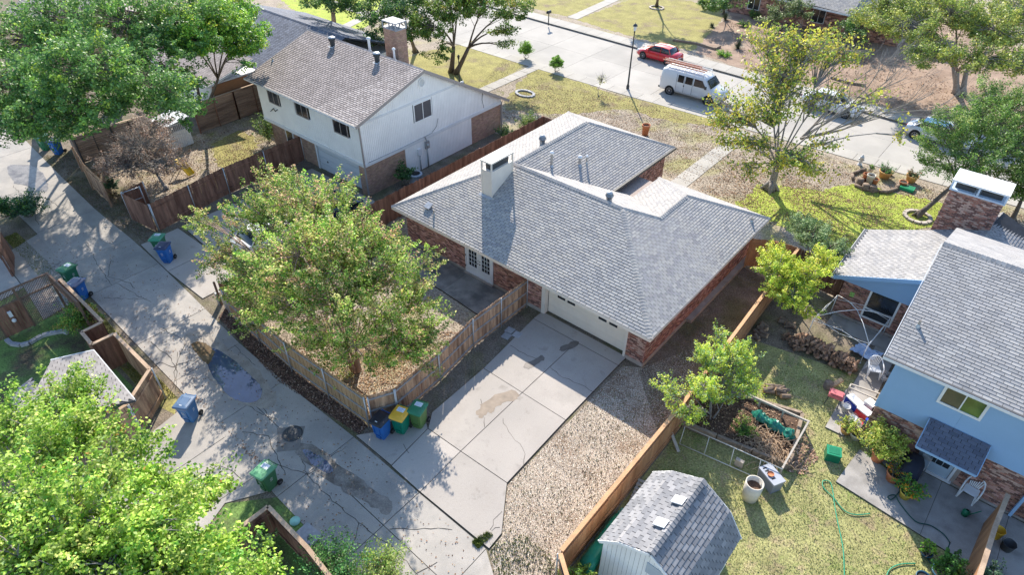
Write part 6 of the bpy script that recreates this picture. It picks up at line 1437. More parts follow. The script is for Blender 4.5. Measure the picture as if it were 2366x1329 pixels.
tree('fence_tree', 'young two-toned green tree leaning over the cedar fence beside the garden bed', 'tree', (-5.1, 19.6, 0),
     [B((-5.233,21.142,2.4), 0.75, 0.65), B((-6.007,20.221,2.6), 0.65, 0.6), B((-5.423,18.504,2.6), 0.6, 0.5), B((-4.498,20.44,1.9), 0.6, 0.5), B((-6.33,21.672,2.6), 0.35, 0.35, .8), B((-6.539,17.792,2.4), 0.4, 0.35, .8), B((-5.382,17.906,1.6), 0.4, 0.35), B((-5.101,19.809,1.2), 0.45, 0.4), B((-5.803,17.507,1.9), 0.35, 0.3, .7)],
     22000, 0.075, [(0.42, 0.53, 0.07), (0.60, 0.64, 0.09), (0.16, 0.34, 0.07), (0.36, 0.47, 0.25)], [4, 4, 2.5, 2.5], 0.05, 0.3, 4, M_barkg, 0.17, 380, 30, shell=0.2, spray=1.1)
# shrubs
def shrub(name, label, base, r, hgt, n, size, colors, weights, seed, cat='shrub', group=None, clr=None, bark=None, spray=0.8):
    b = Vector(base)
    return tree(name, label, cat, b, [(b.x, b.y, b.z + hgt * 0.55, r, hgt * 0.45), (b.x + r * 0.35, b.y - r * 0.2, b.z + hgt * 0.6, r * 0.6, hgt * 0.35), (b.x - r * 0.3, b.y + r * 0.3, b.z + hgt * 0.5, r * 0.6, hgt * 0.35)],
                n, size, colors, weights, 0.03, 0.2, 3, bark or M_bark, clr or r * 0.32, max(14, n // 60), seed, group, twig_r=0.008, shell=0.3, spray=spray)
shrub('round_shrub', 'round bright green clipped shrub left of the front walk by the street', (-38.604,48.282,0), 0.72, 1.6, 7000, 0.08, G1, [3, 4, 1], 40, spray=0.2, group='round shrubs by the street')
shrub('round_shrub', 'round green shrub right of the walk at the sidewalk corner', (-34.442,47.521,0), 0.66, 1.5, 6500, 0.08, G1, [3, 4, 1], 41, spray=0.2, group='round shrubs by the street')
for i, (u3, r, h_, lab) in enumerate([((-24.604,64.233,0), 0.85, 1.2, 'spiky dark yucca clump in the far bare yard'), ((-29.75,72.031,0), 0.7, 0.9, 'dark spiky clump nearer the far brick house'), ((-29.65,68.733,0), 0.5, 0.5, 'low dark clump on the far bare ground')]):
    t = thing('yucca_clump', lab, 'plant', u3); q = MB(); rr = random.Random(i)
    for k in range(150):
        a = rr.uniform(0, 6.283); el_ = rr.uniform(0.15, 1.4); L_ = r * rr.uniform(0.8, 1.2); d = Vector((math.cos(a) * math.cos(el_), math.sin(a) * math.cos(el_), math.sin(el_) * h_ / r)); s = Vector((-math.sin(a), math.cos(a), 0)) * 0.03
        q.add([-s, s, d * L_], [(0, 1, 2)], rr.uniform(0.7, 1.4))
    part('leaf_blades', q, mat('yucca_leaf', (0.075, 0.10, 0.06), 0.6, 0.1), t, True, kind='stuff')
shrub('low_shrub', 'low bright green ground cover beside the far sidewalk', (-24.793,61.485,0), 0.65, 0.35, 1800, 0.09, G1, [3, 4, 1], 43)
shrub('low_shrub', 'dark round bush beside the far brick wall', (-27.614,74.539,0), 0.6, 0.7, 1500, 0.1, DK, [3, 3, 1, 3], 44)
shrub('low_shrub', 'dark bush in the shade by the far house corner', (-27.159,71.321,0), 0.6, 0.5, 1200, 0.1, DK, [3, 3, 1, 3], 45)
t = tree('sapling', 'thin almost leafless sapling on the lawn near the street', 'tree', (-28.367,45.393,0), [B((-28.382,45.654,1.3), 0.4, 0.5)], 120, 0.08, YG, [3, 3, 1, 1, 1], 0.025, 0.3, 3, M_barkg, 0.2, 14, 46, bare=12, twig_r=0.01)
shrub('yard_shrub', 'thin leafy shrub against the back wall of the two-storey house', (-41.787,22.341,0), 0.9, 2.0, 2600, 0.10, [(0.11, 0.19, 0.04), (0.24, 0.30, 0.05), (0.06, 0.11, 0.03)], [4, 1, 4], 47, clr=0.3)
shrub('yard_shrub', 'dark shrub by the garage corner of the two-storey house', (-39.519,23.847,0), 0.6, 0.9, 1500, 0.09, DK, [3, 3, 1, 3], 48)
shrub('yard_shrub', 'broad leaved plant beside the air conditioner', (-29.7, 24.6, 0), 0.4, 1.5, 700, 0.16, [(0.06, 0.14, 0.05), (0.10, 0.20, 0.06)], [3, 2], 49, clr=0.3)
shrub('yard_shrub', 'leafy shrub with reddish tips inside the lower left fence', (-30.785,4.609,0.3), 0.75, 1.5, 4500, 0.08, [(0.09, 0.22, 0.04), (0.22, 0.32, 0.05), (0.34, 0.26, 0.07)], [4, 3, 1.5], 50)
shrub('yard_shrub', 'bright green plant beside the shed at the bottom of the cedar fence', (-4.95, 9.55, 0), 0.55, 1.5, 2600, 0.10, [(0.14, 0.26, 0.04), (0.30, 0.38, 0.05), (0.08, 0.15, 0.03)], [4, 3, 2], 51)
shrub('yard_shrub', 'blue green bush beside the alley at the upper left', (-44.28,7.102,0), 1.0, 1.2, 3500, 0.12, [(0.05, 0.12, 0.07), (0.08, 0.18, 0.09), (0.16, 0.28, 0.05)], [4, 3, 0.8], 52)
shrub('yard_shrub', 'climbing green plant over the wall fence at the left edge', (-44.137,5.993,0.6), 0.8, 1.2, 2200, 0.12, [(0.05, 0.13, 0.05), (0.10, 0.22, 0.06)], [4, 3], 53)
shrub('yard_shrub', 'blue green clump at the foot of the brown alley fence', (-43.287,11.696,0), 0.45, 1.0, 1300, 0.09, [(0.05, 0.13, 0.08), (0.09, 0.18, 0.10)], [4, 3], 54)
shrub('vine', 'green vine climbing inside the brown fence corner at the bottom', (-13.9, 3.7, 0.3), 0.45, 1.7, 1800, 0.07, [(0.07, 0.15, 0.04), (0.16, 0.24, 0.08)], [4, 2], 55, cat='vine')
shrub('verge_bush', 'blue green bush with upright stems at the bottom edge', (-11.493,4.655,0.3), 1.0, 1.5, 8000, 0.07, [(0.07, 0.20, 0.06), (0.13, 0.30, 0.06), (0.22, 0.26, 0.13)], [4, 3, 1], 56)
shrub('verge_bush', 'spindly yellow green bush beside the alley at the bottom edge', (-10.597,5.678,0.2), 0.8, 1.1, 1800, 0.07, [(0.22, 0.32, 0.05), (0.13, 0.28, 0.05)], [4, 3], 57)
shrub('verge_bush', 'straggly pale green bush overhanging the alley at the bottom edge', (-10.316,6.015,0.2), 0.8, 1.1, 2400, 0.07, [(0.32, 0.38, 0.10), (0.16, 0.26, 0.06)], [4, 2], 58)
shrub('yard_shrub', 'low green shrub at the front corner of the two-storey house', (-28.9, 36.6, 0), 0.8, 1.0, 2400, 0.09, [(0.10, 0.18, 0.04), (0.20, 0.26, 0.06)], [4, 3], 59)
shrub('yard_shrub', 'shade grown shrub beside the far fence end of the two-storey house', (-29.3, 34.2, 0), 0.7, 0.8, 1600, 0.09, DK, [4, 3, 1, 3], 60)

# ================================================================== OBJECTS
def star_mesh(q, c, ex, ez, r, n):
    """five pointed ring star with a small bar of lettering below"""
    c = Vector(c); ex = Vector(ex); ez = Vector(ez); n = Vector(n)
    P_ = []
    for k in range(10):
        a = math.pi / 2 + k * math.pi / 5; rr_ = r if k % 2 == 0 else r * 0.55; P_.append(c + ex * (math.cos(a) * rr_) + ez * (math.sin(a) * rr_))
    I_ = [c + (p - c) * 0.55 for p in P_]
    for k in range(10):
        j = (k + 1) % 10; q.add([P_[k] + n * 0.004, P_[j] + n * 0.004, I_[j] + n * 0.004, I_[k] + n * 0.004], [(0, 1, 2, 3), (3, 2, 1, 0)])
    for k in range(4):
        o = c - ez * (r * 1.35) + ex * (r * (-0.62 + 0.41 * k)); q.obox(o + n * 0.003, ex * (r * 0.15), n * 0.002, ez * (r * 0.13))
M_emb = mat('emblem_white', (0.75, 0.77, 0.78), 0.6, 0.03)
M_rub = mat('rubber', (0.02, 0.02, 0.02), 0.8, 0.1)
BM = {}
def bin_(loc, rz, body, lid, label, sticker='label', emblem=True, lid_angle=0.0, barcolor=None):
    t = thing('wheelie_bin', label, 'bin', loc, rz, 'wheeled bins along the alley')
    mb_ = mat('bin_' + body[0], body[1], 0.45, 0.06, 4, spec=0.4); ml = mat('bin_' + lid[0], lid[1], 0.35, 0.06, 4, spec=0.5)
    # body: tapered shell, front = -y
    q = MB()
    lv = [(0.20, 0.22, 0.0, 0.02), (0.24, 0.27, 0.25, 0.01), (0.27, 0.32, 0.85, 0.0), (0.29, 0.35, 0.98, 0.0), (0.31, 0.37, 1.0, 0.0), (0.31, 0.37, 1.03, 0.0)]
    def ring(wx, wy, z, oy, n=5):
        out = []; r = 0.06
        for (sx, sy, a0) in ((1, 1, 0), (-1, 1, 90), (-1, -1, 180), (1, -1, 270)):
            for k in range(4):
                a = math.radians(a0 + k * 30); out.append((sx * (wx - r) + math.cos(a) * r, sy * (wy - r) + math.sin(a) * r + oy, z))
        return out
    vs = []; fs = []
    for l in lv: vs += ring(*l)
    for i in range(len(lv) - 1):
        for k in range(16): fs.append((i * 16 + k, i * 16 + (k + 1) % 16, (i + 1) * 16 + (k + 1) % 16, (i + 1) * 16 + k))
    fs.append(tuple(range(15, -1, -1))); q.add(vs, fs, 1.0, 0, False)
    q.box(-0.12, -0.295, 0.12, 0.12, -0.235, 0.30, 0.75); q.box(-0.16, -0.33, 0.42, -0.13, -0.27, 0.9, 0.9); q.box(0.13, -0.33, 0.42, 0.16, -0.27, 0.9, 0.9)
    part('body', q, mb_, t, True)
    # lid: shallow dome hinged at the back
    q = MB(); vs = []; fs = []
    L2 = [(0.33, 0.40, 0.0), (0.335, 0.405, 0.045), (0.30, 0.37, 0.085), (0.16, 0.22, 0.115)]
    for wx, wy, z in L2: vs += ring(wx, wy, z + 1.03 , -0.01)
    vs = [(x, y, z - y * 0.04) for x, y, z in vs]
    for i in range(len(L2) - 1):
        for k in range(16): fs.append((i * 16 + k, i * 16 + (k + 1) % 16, (i + 1) * 16 + (k + 1) % 16, (i + 1) * 16 + k))
    fs.append(tuple(range(48, 64))); fs.append(tuple(range(15, -1, -1))); q.add(vs, fs, 1.0, 0, False)
    q.box(-0.2, -0.2, 1.135, -0.17, 0.2, 1.15, 1.1); q.box(0.17, -0.2, 1.135, 0.2, 0.2, 1.15, 1.1)
    ld = part('lid', q, ml, t, True)
    q = MB(); q.tube([(-0.24, 0.46, 1.0), (0.24, 0.46, 1.0)], 0.018, 6); q.box(-0.25, 0.34, 0.98, -0.2, 0.48, 1.03); q.box(0.2, 0.34, 0.98, 0.25, 0.48, 1.03); part('handle', q, mb_, t, True)
    for s in (-1, 1):
        q = MB(); q.tube([(s * 0.25, 0.30, 0.13), (s * 0.31, 0.30, 0.13)], 0.13, 14, smooth=False); w = part('wheel', q, M_rub, t, True)
        q = MB(); q.tube([(s * 0.311, 0.30, 0.13), (s * 0.318, 0.30, 0.13)], 0.06, 10, 0.3, smooth=False); part('hub', q, M_metal, w, True)
    if emblem:
        q = MB(); n = Vector((0, -0.985, -0.12)).normalized(); star_mesh(q, (0, -0.322, 0.72), (1, 0, 0), (0, -0.07, 1), 0.075, n); part('emblem', q, M_emb, t, True)
        q = MB(); star_mesh(q, (0.30, 0, 0.72), (0, 1, 0), (0.07, 0, 1), 0.075, (1, 0, 0)); star_mesh(q, (-0.30, 0, 0.72), (0, 1, 0), (0.07, 0, 1), 0.075, (-1, 0, 0)); part('emblem', q, M_emb, t, True, kind='stuff')
    if sticker:
        q = MB(); q.box(-0.16, 0.02, 1.146, 0.16, 0.24, 1.150); st = part('sticker', q, M_emb, ld, True)
        q = MB()
        for k in range(4): q.box(-0.13, 0.05 + k * 0.045, 1.150, 0.13 - (k % 2) * 0.06, 0.065 + k * 0.045, 1.1515)
        part('print', q, mat('label_print', (0.25, 0.33, 0.5), 0.6, 0.05), st, True)
    else:
        q = MB(); q.box(-0.05, -0.27, 1.142, 0.06, -0.24, 1.155); part('logo', q, M_emb, ld, True)
    return t
BLUE = ('blue', (0.02, 0.13, 0.42)); GRN = ('green', (0.03, 0.17, 0.08)); OLV = ('olive_green', (0.10, 0.19, 0.055)); TEAL = ('emerald', (0.0, 0.19, 0.12)); YEL = ('yellow', (0.75, 0.42, 0.04)); BLK = ('black', (0.018, 0.02, 0.028)); GBL = ('greyish_blue', (0.09, 0.15, 0.25)); LTG = ('light_green', (0.12, 0.33, 0.16))
bin_((-15.12, 9.92, 0.055), R_(12), BLUE, BLK, 'blue bin with glossy black lid, leftmost of three bins at the fence corner', None, False)
bin_((-14.72, 10.62, 0.055), R_(18), TEAL, YEL, 'emerald green bin with a yellow lid and white label between two bins', 'l', False)
bin_((-14.38, 11.30, 0.055), R_(18), OLV, ('deep_green', (0.03, 0.20, 0.10)), 'olive green bin with shiny green lid, rightmost of three bins at the fence', 'l', False)
bin_((-22.0, 5.25, 0.03), R_(30), ('pale_blue', (0.055, 0.17, 0.36)), GBL, 'blue bin with grey lid standing in the sun next to the dark fence end', None, True)
bin_((-16.6, 5.45, 0.03), R_(10), ('mid_green', (0.05, 0.17, 0.07)), LTG, 'green bin with a pale green lid and label above the bottom fence corner', 'l', True)
bin_((-34.45, 10.45, 0.05), R_(38), GRN, ('sea_green', (0.05, 0.27, 0.15)), 'green bin with labelled lid behind the blue bin on the neighbour driveway', 'l', True)
bin_((-33.45, 10.25, 0.05), R_(38), BLUE, ('dark_blue', (0.025, 0.04, 0.10)), 'blue bin with dark lid in front of the green one on the neighbour driveway', None, True)
bin_((-35.35, 6.0, 0.03), R_(20), ('bottle_green', (0.015, 0.14, 0.075)), GRN, 'dark green bin at the planter fence across the alley, behind a blue bin', 'l', True)
bin_((-33.75, 5.75, 0.02), R_(28), BLUE, ('dusty_blue', (0.12, 0.14, 0.22)), 'blue bin against the planter fence in front of the dark green bin', None, True)
bin_((-52.895,11.368,0), R_(30), GRN, ('faded_green', (0.10, 0.26, 0.2)), 'green bin in the shade beside the grey board fence at upper left', 'l', True)
bin_((-51.529,11.674,0), R_(30), BLUE, ('dark_blue', (0.025, 0.04, 0.10)), 'blue bin in the shade beside the grey board fence at upper left', None, True)

# ---------------------------------------------------------------- vehicles
def loft(q, secs, c=1.0, m=0, smooth=True, close=True):
    n = len(secs[0]); vs = [p for s in secs for p in s]; fs = []
    for i in range(len(secs) - 1):
        for k in range(n - (0 if close else 1)):
            k2 = (k + 1) % n; fs.append((i * n + k, i * n + k2, (i + 1) * n + k2, (i + 1) * n + k))
    if close: fs.append(tuple(range(n - 1, -1, -1))); e = (len(secs) - 1) * n; fs.append(tuple(range(e, e + n)))
    return q.add(vs, fs, c, m, smooth)
M_cglass = mat('car_glass', (0.015, 0.02, 0.028), 0.05, 0.05, 2, spec=0.9)
M_rim = mat('alloy_rim', (0.5, 0.5, 0.52), 0.35, 0.1, 3, metal=0.7)
M_lampred = mat('tail_lamp', (0.45, 0.02, 0.02), 0.25, 0.05); M_lampw = mat('head_lamp', (0.6, 0.62, 0.62), 0.15, 0.05)
def wheel(parent, x, y, r, w):
    q = MB(); q.tube([(x, y - w / 2, r), (x, y + w / 2, r)], r, 22, smooth=False); tw = part('wheel', q, M_rub, parent, True)
    sgn = 1 if y > 0 else -1; yo = y + sgn * (w / 2 + 0.004)
    q = MB(); q.tube([(x, yo - 0.004 * sgn, r), (x, yo, r)], r * 0.20, 10)
    for k in range(7):
        a = 2 * math.pi * k / 7; q.beam((x, yo, r), (x + math.cos(a) * r * 0.62, yo, r + math.sin(a) * r * 0.62), 0.012, 0.05, up=(0, 1, 0))
    n = 20
    for k in range(n):
        a, b = 2 * math.pi * k / n, 2 * math.pi * (k + 1) / n; q.beam((x + math.cos(a) * r * 0.64, yo, r + math.sin(a) * r * 0.64), (x + math.cos(b) * r * 0.64, yo, r + math.sin(b) * r * 0.64), 0.014, 0.04, up=(0, 1, 0))
    part('rim', q, M_rim, tw, True)
def car(name, label, loc, rz, paint, L_=4.3, W_=1.75, prof=None, cabin=None, cat='car', roofm=None):
    """front at +x. prof: (x, z_top) of the hood/boot line; cabin: (x, z) roof line points"""
    t = thing(name, label, cat, loc, rz)
    hl = L_ / 2; hw = W_ / 2
    body = prof or [(-hl, 0.62), (-hl + 0.08, 0.92), (-hl + 0.5, 1.0), (-0.9, 0.98), (0.7, 0.95), (hl - 0.9, 0.90), (hl - 0.25, 0.74), (hl, 0.52)]
    q = MB(); secs = []
    for x, zt in body:
        f = abs(x) / hl; wd = hw * (1 - 0.10 * f ** 4) * (0.93 if f > 0.985 else 1)
        zb = 0.22 + (0.1 if f > 0.95 else 0)
        sec = [(x, -wd * 0.90, zb), (x, -wd * 0.99, zb + 0.12), (x, -wd, 0.55), (x, -wd * 0.97, zt - 0.08), (x, -wd * 0.84, zt), (x, 0, zt + 0.03), (x, wd * 0.84, zt), (x, wd * 0.97, zt - 0.08), (x, wd, 0.55), (x, wd * 0.99, zb + 0.12), (x, wd * 0.90, zb)]
        secs.append(sec)
    loft(q, secs); bd = part('body', q, paint, t, True)
    cb = cabin or [(-hl + 0.55, 1.0), (-1.25, 1.40), (-0.5, 1.46), (0.35, 1.42), (1.15, 0.95)]
    z0 = 0.93
    q = MB(); secs = []
    for x, zt in cb:
        k = (zt - z0) / 0.55; wt = hw * (0.90 - 0.20 * max(0, min(k, 1)))
        secs.append([(x, -hw * 0.90, z0 - 0.03), (x, -wt, zt - 0.05), (x, -wt * 0.86, zt), (x, 0, zt + 0.02), (x, wt * 0.86, zt), (x, wt, zt - 0.05), (x, hw * 0.90, z0 - 0.03)])
    loft(q, secs); part('windows', q, M_cglass, t, True)
    # roof skin over the glass
    q = MB(); rs = [c for c in cb if c[1] > cb[1][1] - 0.08]; secs = []
    for x, zt in rs:
        k = (zt - z0) / 0.55; wt = hw * (0.90 - 0.20 * max(0, min(k, 1))); secs.append([(x, -wt - 0.004, zt - 0.06), (x, -wt * 0.86, zt + 0.012), (x, 0, zt + 0.035), (x, wt * 0.86, zt + 0.012), (x, wt + 0.004, zt - 0.06)])
    loft(q, secs, close=False); part('roof', q, roofm or paint, t, True)
    q = MB()
    for s in (-1, 1):
        for (xa, za), (xb, zb_) in ((cb[0], cb[1]), (cb[-1], cb[-2])):
            wb = hw * (0.90 - 0.20 * (zb_ - z0) / 0.55); q.beam((xa, s * hw * 0.895, z0), (xb, s * (wb + 0.004), zb_ - 0.03), 0.05, 0.06)
        xm = (cb[1][0] + cb[-2][0]) / 2; zt = max(c[1] for c in cb); wb = hw * (0.90 - 0.20 * (zt - z0) / 0.55); q.beam((xm, s * hw * 0.905, z0 - 0.02), (xm, s * (wb + 0.01), zt - 0.05), 0.07, 0.03, up=(1, 0, 0))
    part('pillars', q, paint, t, True)
    for s in (-1, 1):
        q = MB(); q.box(-hl + 0.02, s * hw * 0.62 - 0.16, 0.70, -hl + 0.10, s * hw * 0.62 + 0.16, 0.86); part('tail_light', q, M_lampred, t, True)
        q = MB(); q.obox((hl - 0.14, s * hw * 0.66, 0.68), (0.12, 0, 0), (0, 0.16, 0), (0, 0, 0.05)); part('headlight', q, M_lampw, t, True)
        q = MB(); q.obox((0.85, s * (hw + 0.07), 1.0), (0.09, 0, 0), (0, 0.08, 0), (0, 0, 0.06)); part('mirror', q, paint, t, True)
    for x in (-hl * 0.64, hl * 0.62):
        for s in (-1, 1):
            q = MB(); q.tube([(x, s * (hw - 0.12), 0.34), (x, s * (hw + 0.002), 0.34)], 0.38, 20, smooth=False); part('wheel_arch', q, M_rub, t, True)
            wheel(t, x, s * (hw - 0.085), 0.32, 0.2)
    q = MB()
    for s in (-1, 1):
        for x in (-0.35, 0.75): q.box(x - 0.008, s * hw - 0.004, 0.35, x + 0.008, s * hw + 0.004, 0.93)
        for x in (-0.2, -1.0): q.box(x, s * hw - 0.01, 0.78, x + 0.16, s * hw + 0.02, 0.81)
    part('door_seam', q, M_dark, t, True, kind='stuff')
    q = MB(); q.box(-hl - 0.03, -hw * 0.8, 0.32, -hl + 0.08, hw * 0.8, 0.50); q.box(hl - 0.08, -hw * 0.75, 0.28, hl + 0.02, hw * 0.75, 0.42, 0.7); q.box(-hl - 0.02, -0.26, 0.56, -hl + 0.02, 0.26, 0.68, 8.0); part('bumper', q, M_dark, t, True)
    return t
paint_red = mat('red_paint', (0.62, 0.02, 0.025), 0.25, 0.04, 2, coat=0.8, spec=0.5)
paint_white = mat('white_paint', (0.74, 0.74, 0.73), 0.3, 0.04, 2, coat=0.6)
paint_silver = mat('silver_paint', (0.55, 0.58, 0.62), 0.25, 0.04, 2, metal=0.4, coat=0.6)
paint_navy = mat('navy_paint', (0.02, 0.035, 0.10), 0.2, 0.04, 2, coat=0.8)
sa = math.atan2(FAR_KERB[3][1] - FAR_KERB[4][1], FAR_KERB[3][0] - FAR_KERB[4][0])
car('parked_car', 'red hatchback parked at the far kerb behind the white van', (-29.1, 56.7, -0.13), math.pi - 0.03, paint_red, 4.25, 1.72)
car('parked_car', 'white sedan parked at the far kerb, half hidden by the front tree', (-12.6, 55.85, -0.13), -0.045, paint_white, 4.7, 1.82)
car('parked_car', 'silver car with pale blue roof parked at the far kerb, right end', (-4.5, 55.55, -0.13), 0.0, paint_silver, 4.6, 1.82, roofm=mat('sky_blue_paint', (0.30, 0.55, 0.72), 0.15, 0.05, 2, coat=0.8))
car('parked_car', 'white car mostly hidden behind the crape myrtle on the neighbour driveway', (-30.6, 15.2, 0.05), math.pi / 2, paint_white, 4.7, 1.85)
car('parked_car', 'dark blue car in front of the white garage door', (-30.3, 20.0 - 0.9, 0.05), math.pi / 2, paint_navy, 3.9, 1.8)
# van
V_ = thing('work_van', 'silver white work van with ladders on its roof rack parked at the near kerb', 'van', (-22.5, 50.95, -0.13), 0.03)
paint_van = mat('van_paint', (0.66, 0.665, 0.67), 0.3, 0.06, 1.5, coat=0.5)
q = MB(); secs = []
for x, zt, wk in ((-2.75, 1.75, 0.93), (-2.68, 2.02, 0.98), (-2.3, 2.08, 1), (0.0, 2.08, 1), (0.95, 2.04, 0.99), (1.25, 1.92, 0.98), (1.75, 1.32, 0.96), (2.35, 1.15, 0.94), (2.7, 0.98, 0.88), (2.78, 0.62, 0.82)):
    h_ = 1.0 * wk; top = min(zt, 2.08); sh = 1.2 if zt > 1.5 else zt - 0.12
    secs.append([(x, -h_ * 0.93, 0.34), (x, -h_, 0.55), (x, -h_, sh), (x, -h_ * (0.90 if zt > 1.5 else 0.95), top - 0.10), (x, -h_ * 0.80, top), (x, 0, top + 0.03), (x, h_ * 0.80, top), (x, h_ * (0.90 if zt > 1.5 else 0.95), top - 0.10), (x, h_, sh), (x, h_, 0.55), (x, h_ * 0.93, 0.34)])
loft(q, secs); vb = part('body', q, paint_van, V_, True)
q = MB()
for s in (-1, 1):
    for x0_, x1_ in ((-1.15, -0.62), (-0.48, 0.15)):
        q2 = MB(); q2.add([(x0_, s * 1.004, 1.28), (x1_, s * 1.004, 1.28), (x1_, s * 0.925, 1.86), (x0_, s * 0.925, 1.86)], [(0, 1, 2, 3), (3, 2, 1, 0)]); part('side_window', q2, M_cglass, V_, True)
    q2 = MB(); q2.add([(0.30, s * 1.004, 1.28), (1.42, s * 0.985, 1.28), (0.98, s * 0.92, 1.84), (0.30, s * 0.925, 1.86)], [(0, 1, 2, 3), (3, 2, 1, 0)]); part('side_window', q2, M_cglass, V_, True)
    q.box(-1.25, s * 1.0 - 0.006, 0.5, -1.23, s * 1.0 + 0.006, 1.95); q.box(0.2, s * 1.0 - 0.006, 0.5, 0.22, s * 1.0 + 0.006, 1.95); q.box(-0.55, s * 1.0 - 0.006, 0.5, -0.53, s * 1.0 + 0.006, 1.95); q.box(-0.6, s * 1.0 - 0.01, 1.0, -0.5, s * 1.0 + 0.02, 1.12)
part('door_seam', q, M_dark, V_, True, kind='stuff')
q = MB(); q.add([(1.32, -0.80, 1.90), (1.32, 0.80, 1.90), (1.80, 0.88, 1.34), (1.80, -0.88, 1.34)], [(0, 1, 2, 3), (3, 2, 1, 0)]); part('windscreen', q, M_cglass, V_, True)
q = MB(); q.box(-2.88, -0.9, 0.40, -2.72, 0.9, 0.55); q.box(2.72, -0.85, 0.4, 2.86, 0.85, 0.58); part('bumper', q, M_dark, V_, True)
for s in (-1, 1):
    q = MB(); q.box(-2.78, s * 0.84 - 0.06, 1.0, -2.70, s * 0.84 + 0.06, 1.35); part('tail_light', q, M_lampred, V_, True)
    q = MB(); q.box(2.68, s * 0.68 - 0.13, 0.72, 2.76, s * 0.68 + 0.13, 0.9); part('headlight', q, M_lampw, V_, True)
    q = MB(); q.box(1.35, s * 1.12 - 0.08, 1.28, 1.47, s * 1.12 + 0.08, 1.5); part('mirror', q, M_dark, V_, True)
    for x in (-1.75, 1.75):
        q = MB(); q.tube([(x, s * 0.85, 0.37), (x, s * 1.003, 0.37)], 0.44, 22, smooth=False); part('wheel_arch', q, M_rub, V_, True)
        wheel(V_, x, s * 0.9, 0.37, 0.23)
q = MB()
for s in (-0.82, 0.82): q.tube([(-2.5, s, 2.25), (1.0, s, 2.25)], 0.022, 6)
for x in (-2.45, -1.6, -0.75, 0.1, 0.95): q.tube([(x, -0.85, 2.02), (x, -0.82, 2.27), (x, 0.82, 2.27), (x, 0.85, 2.02)], 0.022, 6)
part('roof_rack', q, M_white_trim, V_, True)
for k, (yo, zz, cc, x0_, x1_) in enumerate(((-0.35, 2.42, (0.55, 0.25, 0.17), -2.7, 0.9), (0.2, 2.48, (0.62, 0.60, 0.55), -2.9, 1.1), (-0.28, 2.60, (0.50, 0.20, 0.13), -3.0, 0.4))):
    L3 = thing('ladder', ['reddish fibreglass ladder lying lowest on the van roof rack', 'grey aluminium ladder lying on the far side of the van rack', 'short reddish ladder on top of the stack on the van'][k], 'ladder', (-22.5, 50.95, -0.13), 0.03, 'ladders on the van')
    q = MB()
    for s in (-0.2, 0.2): q.beam((x0_, yo + s, zz), (x1_, yo + s, zz), 0.04, 0.085)
    part('rail', q, mat('ladder_%d' % k, cc, 0.5, 0.1), L3, True, kind='stuff')
    q = MB(); x = x0_ + 0.2
    while x < x1_: q.tube([(x, yo - 0.2, zz), (x, yo + 0.2, zz)], 0.018, 5); x += 0.31
    part('rungs', q, M_metal, L3, True, kind='stuff')
# ---------------------------------------------------------------- street furniture
lp = thing('street_lamp', 'tall black lamp post with lantern head at the near sidewalk', 'street lamp', (-27.372,48.361,0))
q = MB(); q.lathe((0, 0, 0), [(0.13, 0), (0.13, 0.25), (0.075, 0.45), (0.06, 2.5), (0.045, 4.75), (0.07, 4.8), (0.05, 4.9)], 12); part('pole', q, M_dark, lp, True)
q = MB(); q.lathe((0, 0, 4.9), [(0.09, 0), (0.17, 0.38)], 6, 1.0, 0, False); part('glass', q, mat('lantern_glass', (0.72, 0.76, 0.80), 0.25, 0.05), lp, True)
q = MB(); q.lathe((0, 0, 5.28), [(0.23, 0), (0.22, 0.03), (0.08, 0.17), (0.02, 0.2), (0.02, 0.28), (0, 0.3)], 6, 1, 0, False); part('cap', q, M_dark, lp, True)
lp2 = thing('street_lamp', 'thin dark garden lamp post in shade beyond the gable', 'street lamp', (-39.133,39.765,0))
q = MB(); q.lathe((0, 0, 0), [(0.06, 0), (0.04, 2.1)], 8); part('pole', q, M_dark, lp2, True)
q = MB(); q.lathe((0, 0, 2.1), [(0.07, 0), (0.11, 0.25), (0.14, 0.27), (0, 0.42)], 6); part('cap', q, M_dark, lp2, True)
m_ = thing('mailbox', 'black mailbox on a thin post by the far sidewalk', 'mailbox', (-43.103,57.632,0))
q = MB(); q.box(-0.04, -0.04, 0, 0.04, 0.04, 1.25); part('post', q, M_dark, m_, True)
q = MB(); q.box(-0.13, -0.28, 1.25, 0.13, 0.28, 1.40); q.tube([(0, -0.28, 1.40), (0, 0.28, 1.40)], 0.13, 12); part('box', q, M_dark, m_, True)
hy = thing('fire_hydrant', 'silver fire hydrant on the lawn edge beside the sidewalk', 'hydrant', (-7.648,47.407,0))
M_hy = mat('hydrant_paint', (0.55, 0.56, 0.57), 0.4, 0.1, 5, metal=0.3)
q = MB(); q.lathe((0, 0, 0), [(0.16, 0), (0.16, 0.05), (0.11, 0.07), (0.11, 0.5), (0.15, 0.52), (0.15, 0.58), (0.12, 0.66), (0.05, 0.74), (0.03, 0.76), (0.03, 0.81), (0, 0.81)], 14); part('barrel', q, M_hy, hy, True)
for k in range(3):
    a = k * math.pi / 2; q = MB(); q.tube([(math.cos(a) * 0.08, math.sin(a) * 0.08, 0.42), (math.cos(a) * 0.19, math.sin(a) * 0.19, 0.42)], 0.06 if k != 1 else 0.08, 10); part('outlet', q, M_hy, hy, True)
def ring_stones(name, label, c, rx, ry, n, m, h=0.12, w=0.22, cat='edging'):
    t = thing(name, label, cat, c)
    for k in range(n):
        a = 2 * math.pi * k / n; b = 2 * math.pi * (k + 0.9) / n
        q = MB(); q.beam((rx * math.cos(a), ry * math.sin(a), h / 2), (rx * math.cos(b), ry * math.sin(b), h / 2), w, h * rnd(0.85, 1.1), rnd(0.75, 1.2)); part('stone', q, m, t, True)
    return t
